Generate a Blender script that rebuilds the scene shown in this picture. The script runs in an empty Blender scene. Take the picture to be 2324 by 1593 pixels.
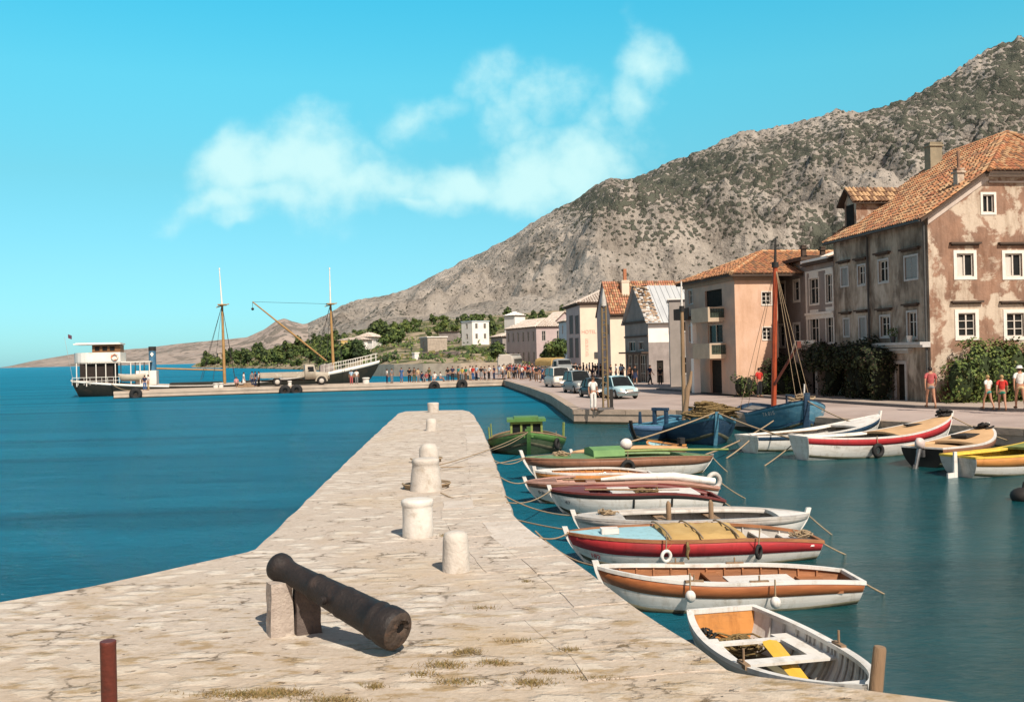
import bpy, math, random
from math import radians, sin, cos, pi, sqrt, atan, atan2, exp
from mathutils import Vector, Matrix, noise
random.seed(7)
S = bpy.context.scene
COL = S.collection
# ------------------------------------------------------------------ camera
# survey units: a 2324 x 1593 drawing of the view, focal length 2200 units
FV = 2200.0
CAMZ = 3.62
ROLL = radians(1.35)
PITCH = atan(9.1 / 2200)
CAM = Vector((0, 0, CAMZ))
_f = Vector((0, cos(PITCH), sin(PITCH)))
_u0 = Vector((0, -sin(PITCH), cos(PITCH)))
_r0 = Vector((1, 0, 0))
_r = _r0 * cos(ROLL) - _u0 * sin(ROLL)
_u = _r0 * sin(ROLL) + _u0 * cos(ROLL)
cd = bpy.data.cameras.new('camera')
cam = bpy.data.objects.new('camera', cd)
COL.objects.link(cam)
cam.matrix_world = Matrix(((_r.x, _u.x, -_f.x, 0), (_r.y, _u.y, -_f.y, 0), (_r.z, _u.z, -_f.z, CAMZ), (0, 0, 0, 1)))
cd.sensor_width = 36
cd.lens = 36 * FV / 2324
cd.clip_start = 0.1
cd.clip_end = 30000
S.camera = cam


def ray(vx, vy):
    return _f + _r * ((vx - 1162) / FV) + _u * ((796.5 - vy) / FV)


def G(vx, vy, z):
    "point of a survey ray at height z"
    d = ray(vx, vy)
    return CAM + d * ((z - CAMZ) / d.z)


def A(vx, vy, Y):
    "point of a survey ray at distance Y"
    d = ray(vx, vy)
    return CAM + d * (Y / d.y)


def hz(vx):
    return 805.6 - (vx - 1162) * math.tan(ROLL)


QZ = 0.72     # level of quay and mole
# ------------------------------------------------------------------ light
SUN_EL = radians(46)
SUN_AZ = atan2(0.44, -0.898)
sund = Vector((sin(SUN_AZ) * cos(SUN_EL), cos(SUN_AZ) * cos(SUN_EL), sin(SUN_EL)))
sl = bpy.data.lights.new('sun', 'SUN')
sl.energy = 5.0
sl.angle = radians(0.5)
sl.color = (1.0, 0.90, 0.77)
so = bpy.data.objects.new('sun', sl)
COL.objects.link(so)
so.rotation_euler = sund.to_track_quat('Z', 'Y').to_euler()
so.location = (40, -40, 60)
W = bpy.data.worlds.new('World')
S.world = W
W.use_nodes = True
nt = W.node_tree
nt.nodes.clear()


def N(t, ty, **kw):
    n = t.nodes.new(ty)
    for k, v in kw.items():
        if k == 'inp':
            for a, b in v.items():
                n.inputs[a].default_value = b
        else:
            setattr(n, k, v)
    return n


sky = N(nt, 'ShaderNodeTexSky', sky_type='NISHITA', sun_disc=False, sun_elevation=SUN_EL, sun_rotation=SUN_AZ, altitude=0, air_density=1.0, dust_density=0.35, ozone_density=1.0)
tint = N(nt, 'ShaderNodeMix', data_type='RGBA', blend_type='MULTIPLY')
tint.inputs[0].default_value = 1.0
geo = N(nt, 'ShaderNodeTexCoord')
sep = N(nt, 'ShaderNodeSeparateXYZ')
nt.links.new(geo.outputs['Generated'], sep.inputs[0])
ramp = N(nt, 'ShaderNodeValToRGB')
# faded postcard print: the air is cyan low down and above the view tinted neutral to offset the teal fill
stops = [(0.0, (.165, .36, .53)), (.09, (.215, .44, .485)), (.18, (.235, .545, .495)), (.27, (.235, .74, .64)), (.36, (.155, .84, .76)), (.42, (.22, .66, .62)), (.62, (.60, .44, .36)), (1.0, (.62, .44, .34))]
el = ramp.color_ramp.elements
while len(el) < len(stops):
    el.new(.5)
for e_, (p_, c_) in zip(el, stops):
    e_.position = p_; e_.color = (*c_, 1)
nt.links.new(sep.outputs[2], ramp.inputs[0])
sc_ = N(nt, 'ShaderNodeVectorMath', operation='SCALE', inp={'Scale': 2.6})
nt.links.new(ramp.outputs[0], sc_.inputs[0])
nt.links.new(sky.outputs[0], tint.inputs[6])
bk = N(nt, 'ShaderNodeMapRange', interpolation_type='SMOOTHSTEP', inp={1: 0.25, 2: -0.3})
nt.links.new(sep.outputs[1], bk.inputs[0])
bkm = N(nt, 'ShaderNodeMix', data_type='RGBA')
bkm.inputs[7].default_value = (1.55, 1.05, 0.82, 1)     # unseen sky behind the camera, warmed to offset the teal fill
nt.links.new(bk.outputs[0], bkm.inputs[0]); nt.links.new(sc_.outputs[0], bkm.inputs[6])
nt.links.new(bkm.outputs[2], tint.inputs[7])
# clouds: soft cumulus patches placed by direction
ymax = N(nt, 'ShaderNodeMath', operation='MAXIMUM', inp={1: 0.02})
nt.links.new(sep.outputs[1], ymax.inputs[0])
du = N(nt, 'ShaderNodeMath', operation='DIVIDE')
dw = N(nt, 'ShaderNodeMath', operation='DIVIDE')
nt.links.new(sep.outputs[0], du.inputs[0]); nt.links.new(ymax.outputs[0], du.inputs[1])
nt.links.new(sep.outputs[2], dw.inputs[0]); nt.links.new(ymax.outputs[0], dw.inputs[1])
uw = N(nt, 'ShaderNodeCombineXYZ')
nt.links.new(du.outputs[0], uw.inputs[0]); nt.links.new(dw.outputs[0], uw.inputs[1])
cn0 = N(nt, 'ShaderNodeTexNoise', inp={'Scale': 9.0, 'Detail': 3.0, 'Roughness': 0.5})
nt.links.new(uw.outputs[0], cn0.inputs['Vector'])
wsub = N(nt, 'ShaderNodeVectorMath', operation='MULTIPLY_ADD')
wsub.inputs[1].default_value = (0.12, 0.12, 0); wsub.inputs[2].default_value = (-0.06, -0.06, 0)
nt.links.new(cn0.outputs['Color'], wsub.inputs[0])
wadd = N(nt, 'ShaderNodeVectorMath', operation='ADD')
nt.links.new(uw.outputs[0], wadd.inputs[0]); nt.links.new(wsub.outputs[0], wadd.inputs[1])
last = None
CL = [(580, 390, 100, 90, 1.0), (700, 375, 120, 105, 1.0), (800, 430, 120, 60, .9), (520, 480, 110, 32, .75), (640, 465, 190, 38, .75), (1050, 425, 95, 45, 1.0), (1200, 420, 150, 60, .95),
      (1270, 380, 100, 85, .95), (900, 475, 110, 26, .6), (1120, 195, 75, 85, .62), (1215, 210, 95, 80, .58), (1165, 300, 85, 60, .5), (1475, 115, 55, 75, .72), (1468, 205, 62, 80, .62), (950, 270, 90, 50, .38), (1450, 300, 90, 70, .4), (1350, 260, 90, 70, .35)]
for (vx, vy, rx, ry, k) in CL:
    d = ray(vx, vy)
    rx *= 1.3; ry *= 1.3
    a = N(nt, 'ShaderNodeVectorMath', operation='SUBTRACT')
    a.inputs[1].default_value = (d.x / d.y, d.z / d.y, 0)
    nt.links.new(wadd.outputs[0], a.inputs[0])
    b = N(nt, 'ShaderNodeVectorMath', operation='MULTIPLY')
    b.inputs[1].default_value = (FV / (1.45 * rx), FV / (1.45 * ry), 0)
    nt.links.new(a.outputs[0], b.inputs[0])
    c = N(nt, 'ShaderNodeVectorMath', operation='LENGTH')
    nt.links.new(b.outputs[0], c.inputs[0])
    e = N(nt, 'ShaderNodeMath', operation='MULTIPLY_ADD', use_clamp=True, inp={1: -k, 2: k})
    nt.links.new(c.outputs['Value'], e.inputs[0])
    if last is None:
        last = e
    else:
        m = N(nt, 'ShaderNodeMath', operation='MAXIMUM')
        nt.links.new(last.outputs[0], m.inputs[0]); nt.links.new(e.outputs[0], m.inputs[1])
        last = m
cn = N(nt, 'ShaderNodeTexNoise', inp={'Scale': 15.0, 'Detail': 8.0, 'Roughness': 0.56})
nt.links.new(uw.outputs[0], cn.inputs['Vector'])
cm = N(nt, 'ShaderNodeMath', operation='MULTIPLY_ADD', inp={1: 1.45, 2: -0.72})
nt.links.new(cn.outputs[0], cm.inputs[0])
ca = N(nt, 'ShaderNodeMath', operation='ADD')
nt.links.new(cm.outputs[0], ca.inputs[0]); nt.links.new(last.outputs[0], ca.inputs[1])
cr = N(nt, 'ShaderNodeMapRange', interpolation_type='SMOOTHSTEP', inp={1: 0.06, 2: 0.88, 3: 0.0, 4: 0.93})
nt.links.new(ca.outputs[0], cr.inputs[0])
gate = N(nt, 'ShaderNodeMath', operation='GREATER_THAN', inp={1: 0.1})
nt.links.new(last.outputs[0], gate.inputs[0])
soft = N(nt, 'ShaderNodeMapRange', interpolation_type='SMOOTHSTEP', inp={1: 0.0, 2: 0.3, 3: 0.0, 4: 1.0})
nt.links.new(last.outputs[0], soft.inputs[0])
g2 = N(nt, 'ShaderNodeMath', operation='MULTIPLY')
nt.links.new(cr.outputs[0], g2.inputs[0]); nt.links.new(soft.outputs[0], g2.inputs[1])
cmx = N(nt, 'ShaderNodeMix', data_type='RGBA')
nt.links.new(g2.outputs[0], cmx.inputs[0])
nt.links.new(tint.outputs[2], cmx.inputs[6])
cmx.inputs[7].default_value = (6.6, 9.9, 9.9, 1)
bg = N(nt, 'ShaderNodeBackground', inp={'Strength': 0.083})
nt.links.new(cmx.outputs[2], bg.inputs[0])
wo = N(nt, 'ShaderNodeOutputWorld')
nt.links.new(bg.outputs[0], wo.inputs[0])
S.view_settings.view_transform = 'Standard'
S.view_settings.look = 'None'
S.view_settings.exposure = 0.27
S.view_settings.gamma = 1.0
S.cycles.max_bounces = 6


# ------------------------------------------------------------------ helpers
class MB:
    "collects faces and links them as one mesh object"
    def __init__(s):
        s.v = []; s.f = []; s.m = []; s.sm = []

    def poly(s, pts, mi=0, sm=False):
        n = len(s.v)
        s.v += [tuple(p) for p in pts]
        s.f.append(tuple(range(n, n + len(pts)))); s.m.append(mi); s.sm.append(sm)

    def grid(s, rows, mi=0, sm=True, closed=False, flip=False):
        n = len(s.v); w = len(rows[0])
        for r in rows:
            s.v += [tuple(p) for p in r]
        for i in range(len(rows) - 1):
            for j in range(w if closed else w - 1):
                k = (j + 1) % w
                q = (n + i * w + j, n + i * w + k, n + (i + 1) * w + k, n + (i + 1) * w + j)
                s.f.append(q[::-1] if flip else q); s.m.append(mi); s.sm.append(sm)

    def box(s, c, d, rz=0.0, mi=0, taper=1.0, M=None):
        x, y, z = d[0] / 2, d[1] / 2, d[2] / 2
        n = len(s.v)
        cr_, sr_ = cos(rz), sin(rz)
        for k in (-1, 1):
            t = taper if k > 0 else 1.0
            for (a, b) in ((-1, -1), (1, -1), (1, 1), (-1, 1)):
                px, py = a * x * t, b * y * t
                p = Vector((c[0] + px * cr_ - py * sr_, c[1] + px * sr_ + py * cr_, c[2] + k * z))
                if M is not None:
                    p = M @ p
                s.v.append(tuple(p))
        for q in ((0, 3, 2, 1), (4, 5, 6, 7), (0, 1, 5, 4), (1, 2, 6, 5), (2, 3, 7, 6), (3, 0, 4, 7)):
            s.f.append(tuple(n + i for i in q)); s.m.append(mi); s.sm.append(False)

    def tube(s, path, rad, seg=8, mi=0, caps=True, sm=True):
        P = [Vector(p) for p in path]
        R = rad if isinstance(rad, (list, tuple)) else [rad] * len(P)
        rows = []
        ref = None
        for i, p in enumerate(P):
            t = (P[min(i + 1, len(P) - 1)] - P[max(i - 1, 0)])
            if t.length < 1e-9:
                t = Vector((0, 0, 1))
            t.normalize()
            if ref is None:
                ref = t.orthogonal().normalized()
            a = (ref - t * ref.dot(t))
            a = a.normalized() if a.length > 1e-6 else t.orthogonal().normalized()
            ref = a
            b = t.cross(a)
            rows.append([p + (a * cos(2 * pi * j / seg) + b * sin(2 * pi * j / seg)) * R[i] for j in range(seg)])
        s.grid(rows, mi, sm, True)
        if caps:
            s.poly(rows[0][::-1], mi); s.poly(rows[-1], mi)

    def lathe(s, prof, M=None, seg=20, mi=0, sm=True):
        rows = []
        for (r, z) in prof:
            row = []
            for j in range(seg):
                p = Vector((r * cos(2 * pi * j / seg), r * sin(2 * pi * j / seg), z))
                row.append(M @ p if M is not None else p)
            rows.append(row)
        s.grid(rows, mi, sm, True)
        s.poly(rows[0][::-1], mi); s.poly(rows[-1], mi)

    def prism(s, pts, z0, z1, mi=0, mtop=None):
        b = [(p[0], p[1], z0) for p in pts]; t = [(p[0], p[1], z1) for p in pts]
        n = len(pts)
        for i in range(n):
            j = (i + 1) % n
            s.poly([b[i], b[j], t[j], t[i]], mi)
        s.poly(t, mi if mtop is None else mtop); s.poly(b[::-1], mi)

    def sph(s, c, r, mi=0, seg=10, rings=7):
        rx, ry, rz_ = r if isinstance(r, (tuple, list)) else (r, r, r)
        rows = []
        for i in range(rings + 1):
            th = -pi / 2 + pi * i / rings
            k = max(cos(th), 0.001)
            rows.append([(c[0] + rx * k * cos(2 * pi * j / seg), c[1] + ry * k * sin(2 * pi * j / seg), c[2] + rz_ * sin(th)) for j in range(seg)])
        s.grid(rows, mi, True, True)

    def leaf(s, c, n, sz, mi=0):
        n = Vector(n)
        a = n.orthogonal().normalized()
        a.rotate(Matrix.Rotation(random.uniform(0, 6.28), 3, n.normalized()))
        b = n.normalized().cross(a)
        c = Vector(c)
        w = sz * random.uniform(.7, 1.2); h = sz * random.uniform(.5, 1.0)
        s.poly([c - a * w, c - b * h * .6 + a * w * .1, c + a * w, c + b * h], mi)

    def build(s, name, mats, parent=None, loc=None, rz=None):
        me = bpy.data.meshes.new(name)
        me.from_pydata(s.v, [], s.f)
        mats = mats if isinstance(mats, (list, tuple)) else [mats]
        for m in mats:
            me.materials.append(m)
        me.polygons.foreach_set('material_index', s.m)
        me.polygons.foreach_set('use_smooth', s.sm)
        me.update()
        o = bpy.data.objects.new(name, me)
        COL.objects.link(o)
        if parent is not None:
            o.parent = parent
        if loc is not None:
            o.location = loc
        if rz is not None:
            o.rotation_euler = (0, 0, rz)
        return o


def tag(o, label=None, cat=None, group=None, kind=None):
    if label: o['label'] = label
    if cat: o['category'] = cat
    if group: o['group'] = group
    if kind: o['kind'] = kind
    return o


def empty(name, loc, rz=0.0, label=None, cat=None, group=None):
    o = bpy.data.objects.new(name, None)
    COL.objects.link(o)
    o.location = loc
    o.rotation_euler = (0, 0, rz)
    o.empty_display_size = 0.2
    return tag(o, label, cat, group)


def clone(o, parent=None):
    c = o.copy()
    COL.objects.link(c)
    c.parent = parent
    for ch in list(o.children):
        clone(ch, c)
    return c


def lerp(a, b, t):
    return a + (b - a) * t


def interp(tab, x):
    if x <= tab[0][0]: return tab[0][1]
    for (a, b) in zip(tab, tab[1:]):
        if x <= b[0]:
            return lerp(a[1], b[1], (x - a[0]) / (b[0] - a[0]))
    return tab[-1][1]


def rope_pts(a, b, sag, n=10):
    a, b = Vector(a), Vector(b)
    return [a.lerp(b, i / n) - Vector((0, 0, sag * 4 * (i / n) * (1 - i / n))) for i in range(n + 1)]


# ------------------------------------------------------------------ materials
MAT = {}


def mat(name, c1, c2=None, scale=3.0, rough=0.75, bump=0.0, bscale=None, detail=5.0, rng=(0.35, 0.65), metal=0.0, spec=0.3, stretch=(1, 1, 1), c3=None, rng3=(0.55, 0.62), scale3=1.0, coat=0.0, grime=None):
    m = bpy.data.materials.new(name)
    m.use_nodes = True
    t = m.node_tree
    b = t.nodes['Principled BSDF']
    b.inputs['Roughness'].default_value = rough
    b.inputs['Metallic'].default_value = metal
    b.inputs['Specular IOR Level'].default_value = spec
    b.inputs['Coat Weight'].default_value = coat
    tc = N(t, 'ShaderNodeTexCoord')
    mp = N(t, 'ShaderNodeMapping')
    mp.inputs['Scale'].default_value = stretch
    t.links.new(tc.outputs['Object'], mp.inputs[0])
    if c2 is None:
        c2 = tuple(x * 0.8 for x in c1)
    no = N(t, 'ShaderNodeTexNoise', inp={'Scale': scale, 'Detail': detail, 'Roughness': 0.6})
    t.links.new(mp.outputs[0], no.inputs['Vector'])
    mr = N(t, 'ShaderNodeMapRange', inp={1: rng[0], 2: rng[1]})
    t.links.new(no.outputs[0], mr.inputs[0])
    mx = N(t, 'ShaderNodeMix', data_type='RGBA')
    mx.inputs[6].default_value = (*c1, 1); mx.inputs[7].default_value = (*c2, 1)
    t.links.new(mr.outputs[0], mx.inputs[0])
    out = mx.outputs[2]
    if c3 is not None:
        n3 = N(t, 'ShaderNodeTexNoise', inp={'Scale': scale3, 'Detail': 6.0, 'Roughness': 0.62, 'Distortion': 0.3})
        t.links.new(mp.outputs[0], n3.inputs['Vector'])
        m3 = N(t, 'ShaderNodeMapRange', inp={1: rng3[0], 2: rng3[1]})
        t.links.new(n3.outputs[0], m3.inputs[0])
        x3 = N(t, 'ShaderNodeMix', data_type='RGBA')
        x3.inputs[7].default_value = (*c3, 1)
        t.links.new(m3.outputs[0], x3.inputs[0]); t.links.new(out, x3.inputs[6])
        out = x3.outputs[2]
    if grime is not None:
        gc, gs, gr, gst = grime
        m4 = N(t, 'ShaderNodeMapping'); m4.inputs['Scale'].default_value = gst
        t.links.new(tc.outputs['Object'], m4.inputs[0])
        n4 = N(t, 'ShaderNodeTexNoise', inp={'Scale': gs, 'Detail': 9.0, 'Roughness': 0.7})
        t.links.new(m4.outputs[0], n4.inputs['Vector'])
        r4 = N(t, 'ShaderNodeMapRange', inp={1: gr[0], 2: gr[1], 3: 0.0, 4: 0.85})
        t.links.new(n4.outputs[0], r4.inputs[0])
        x4 = N(t, 'ShaderNodeMix', data_type='RGBA', blend_type='MULTIPLY')
        x4.inputs[7].default_value = (*gc, 1)
        t.links.new(r4.outputs[0], x4.inputs[0]); t.links.new(out, x4.inputs[6])
        out = x4.outputs[2]
    t.links.new(out, b.inputs['Base Color'])
    if bump:
        nb = N(t, 'ShaderNodeTexNoise', inp={'Scale': bscale or scale * 4, 'Detail': 5.0})
        t.links.new(mp.outputs[0], nb.inputs['Vector'])
        bu = N(t, 'ShaderNodeBump', inp={'Strength': min(bump, 1.0), 'Distance': 0.02 if bump <= 1 else 0.02 * bump})
        t.links.new(nb.outputs[0], bu.inputs['Height'])
        t.links.new(bu.outputs[0], b.inputs['Normal'])
    MAT[name] = m
    return m


def tile_mat(name, c1, c2, c3, wave=5.0, axis='X'):
    "ribbed clay roof tiles: rows of half-round tiles as waves, mottled tile by tile"
    m = mat(name, c1, c2, scale=2.2, rough=0.85, c3=c3, rng3=(.5, .6), scale3=1.3)
    t = m.node_tree
    b = t.nodes['Principled BSDF']
    tc = N(t, 'ShaderNodeTexCoord')
    uvw = N(t, 'ShaderNodeTexWave', wave_type='BANDS', bands_direction=axis, inp={'Scale': wave, 'Distortion': 0.6, 'Detail': 1.0})
    t.links.new(tc.outputs['UV'], uvw.inputs['Vector'])
    w2 = N(t, 'ShaderNodeTexWave', wave_type='BANDS', bands_direction='Y', wave_profile='SAW', inp={'Scale': wave * .55, 'Distortion': 1.2, 'Detail': 1.0})
    t.links.new(tc.outputs['UV'], w2.inputs['Vector'])
    ad = N(t, 'ShaderNodeMath', operation='MULTIPLY_ADD', inp={1: 0.3})
    t.links.new(w2.outputs[1], ad.inputs[0]); t.links.new(uvw.outputs[1], ad.inputs[2])
    bu = N(t, 'ShaderNodeBump', inp={'Strength': 1.0, 'Distance': 0.09})
    t.links.new(ad.outputs[0], bu.inputs['Height'])
    t.links.new(bu.outputs[0], b.inputs['Normal'])
    vo = N(t, 'ShaderNodeTexVoronoi', inp={'Scale': 3.2})
    t.links.new(tc.outputs['UV'], vo.inputs['Vector'])
    hs = N(t, 'ShaderNodeMix', data_type='RGBA', blend_type='MULTIPLY')
    hs.inputs[0].default_value = 0.45
    old = b.inputs['Base Color'].links[0].from_socket
    t.links.new(old, hs.inputs[6])
    bw = N(t, 'ShaderNodeRGBToBW')
    t.links.new(vo.outputs['Color'], bw.inputs[0])
    cbn = N(t, 'ShaderNodeMapRange', inp={1: 0.2, 2: 0.8, 3: 0.45, 4: 1.5})
    t.links.new(bw.outputs[0], cbn.inputs[0])
    t.links.new(cbn.outputs[0], hs.inputs[7])
    t.links.new(hs.outputs[2], b.inputs['Base Color'])
    return m
# ================================================================== SETTING
# ---------------------------------------------------------------- water
def water_mat():
    m = bpy.data.materials.new('sea_water')
    m.use_nodes = True
    t = m.node_tree
    b = t.nodes['Principled BSDF']
    tc = N(t, 'ShaderNodeTexCoord')
    sp = N(t, 'ShaderNodeSeparateXYZ')
    t.links.new(tc.outputs['Object'], sp.inputs[0])
    # sheltered harbour side is calmer and greener than the open side
    # mole runs from (1,9) to (-3,47); harbour lies to its right
    har = N(t, 'ShaderNodeMath', operation='MULTIPLY_ADD', inp={1: 0.10, 2: 0.0})
    t.links.new(sp.outputs[1], har.inputs[0])
    hx = N(t, 'ShaderNodeMath', operation='ADD')
    t.links.new(sp.outputs[0], hx.inputs[0]); t.links.new(har.outputs[0], hx.inputs[1])
    hm = N(t, 'ShaderNodeMapRange', interpolation_type='SMOOTHSTEP', inp={1: -1.0, 2: 6.0})
    t.links.new(hx.outputs[0], hm.inputs[0])
    fy = N(t, 'ShaderNodeMapRange', interpolation_type='SMOOTHSTEP', inp={1: 46.0, 2: 75.0, 3: 1.0, 4: 0.25})
    t.links.new(sp.outputs[1], fy.inputs[0])
    hm2 = N(t, 'ShaderNodeMath', operation='MULTIPLY')
    t.links.new(hm.outputs[0], hm2.inputs[0]); t.links.new(fy.outputs[0], hm2.inputs[1])
    col = N(t, 'ShaderNodeMix', data_type='RGBA')
    col.inputs[6].default_value = (0.007, 0.205, 0.335, 1)
    col.inputs[7].default_value = (0.007, 0.062, 0.068, 1)
    t.links.new(hm2.outputs[0], col.inputs[0])
    # wind streaks: broad darker lanes
    mp = N(t, 'ShaderNodeMapping'); mp.inputs['Scale'].default_value = (0.016, 0.20, 1)
    mp.inputs['Rotation'].default_value = (0, 0, 0.12)
    t.links.new(tc.outputs['Object'], mp.inputs[0])
    ns = N(t, 'ShaderNodeTexNoise', inp={'Scale': 1.0, 'Detail': 5.0, 'Roughness': .6})
    t.links.new(mp.outputs[0], ns.inputs['Vector'])
    ms = N(t, 'ShaderNodeMapRange', inp={1: .32, 2: .56, 3: .62, 4: 1.1})
    t.links.new(ns.outputs[0], ms.inputs[0])
    cm_ = N(t, 'ShaderNodeMix', data_type='RGBA', blend_type='MULTIPLY')
    cm_.inputs[0].default_value = 1
    t.links.new(col.outputs[2], cm_.inputs[6]); t.links.new(ms.outputs[0], cm_.inputs[7])
    t.nodes.remove(b)
    body = N(t, 'ShaderNodeBsdfDiffuse')
    t.links.new(cm_.outputs[2], body.inputs['Color'])
    mir = N(t, 'ShaderNodeBsdfGlossy', inp={'Roughness': 0.07})
    mir.inputs['Color'].default_value = (.86, .95, 1, 1)
    fre = N(t, 'ShaderNodeFresnel', inp={'IOR': 1.33})
    # wave faces that tilt towards the viewer keep the mean reflectance of a ruffled sea low
    lim = N(t, 'ShaderNodeMapRange', inp={1: .02, 2: .75, 3: .03})
    t.links.new(fre.outputs[0], lim.inputs[0])
    top_ = N(t, 'ShaderNodeMapRange', inp={1: 0, 2: 1, 3: .24, 4: .68})
    t.links.new(hm2.outputs[0], top_.inputs[0]); t.links.new(top_.outputs[0], lim.inputs[4])
    mxs = N(t, 'ShaderNodeMixShader')
    t.links.new(lim.outputs[0], mxs.inputs[0]); t.links.new(body.outputs[0], mxs.inputs[1]); t.links.new(mir.outputs[0], mxs.inputs[2])
    t.links.new(mxs.outputs[0], t.nodes['Material Output'].inputs[0])
    # ripples
    m1 = N(t, 'ShaderNodeMapping'); m1.inputs['Scale'].default_value = (1.1, 2.2, 1); m1.inputs['Rotation'].default_value = (0, 0, .15)
    t.links.new(tc.outputs['Object'], m1.inputs[0])
    n1 = N(t, 'ShaderNodeTexNoise', inp={'Scale': 2.8, 'Detail': 8.0, 'Roughness': .70, 'Distortion': .9})
    t.links.new(m1.outputs[0], n1.inputs['Vector'])
    n2 = N(t, 'ShaderNodeTexNoise', inp={'Scale': 0.28, 'Detail': 3.0})
    t.links.new(m1.outputs[0], n2.inputs['Vector'])
    ad = N(t, 'ShaderNodeMath', operation='MULTIPLY_ADD', inp={1: 2.2})
    t.links.new(n2.outputs[0], ad.inputs[0]); t.links.new(n1.outputs[0], ad.inputs[2])
    st = N(t, 'ShaderNodeMapRange', inp={1: 0, 2: 1, 3: 0.9, 4: 0.26})
    t.links.new(hm2.outputs[0], st.inputs[0])
    bu = N(t, 'ShaderNodeBump', inp={'Distance': 0.42})
    t.links.new(st.outputs[0], bu.inputs['Strength'])
    t.links.new(ad.outputs[0], bu.inputs['Height'])
    for q_ in (body, mir, fre):
        t.links.new(bu.outputs[0], q_.inputs['Normal'])
    return m


b = MB()
b.poly([(-9000, -60, 0), (9000, -60, 0), (9000, 14000, 0), (-9000, 14000, 0)])
tag(b.build('sea_water', water_mat()), kind='structure')


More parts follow.
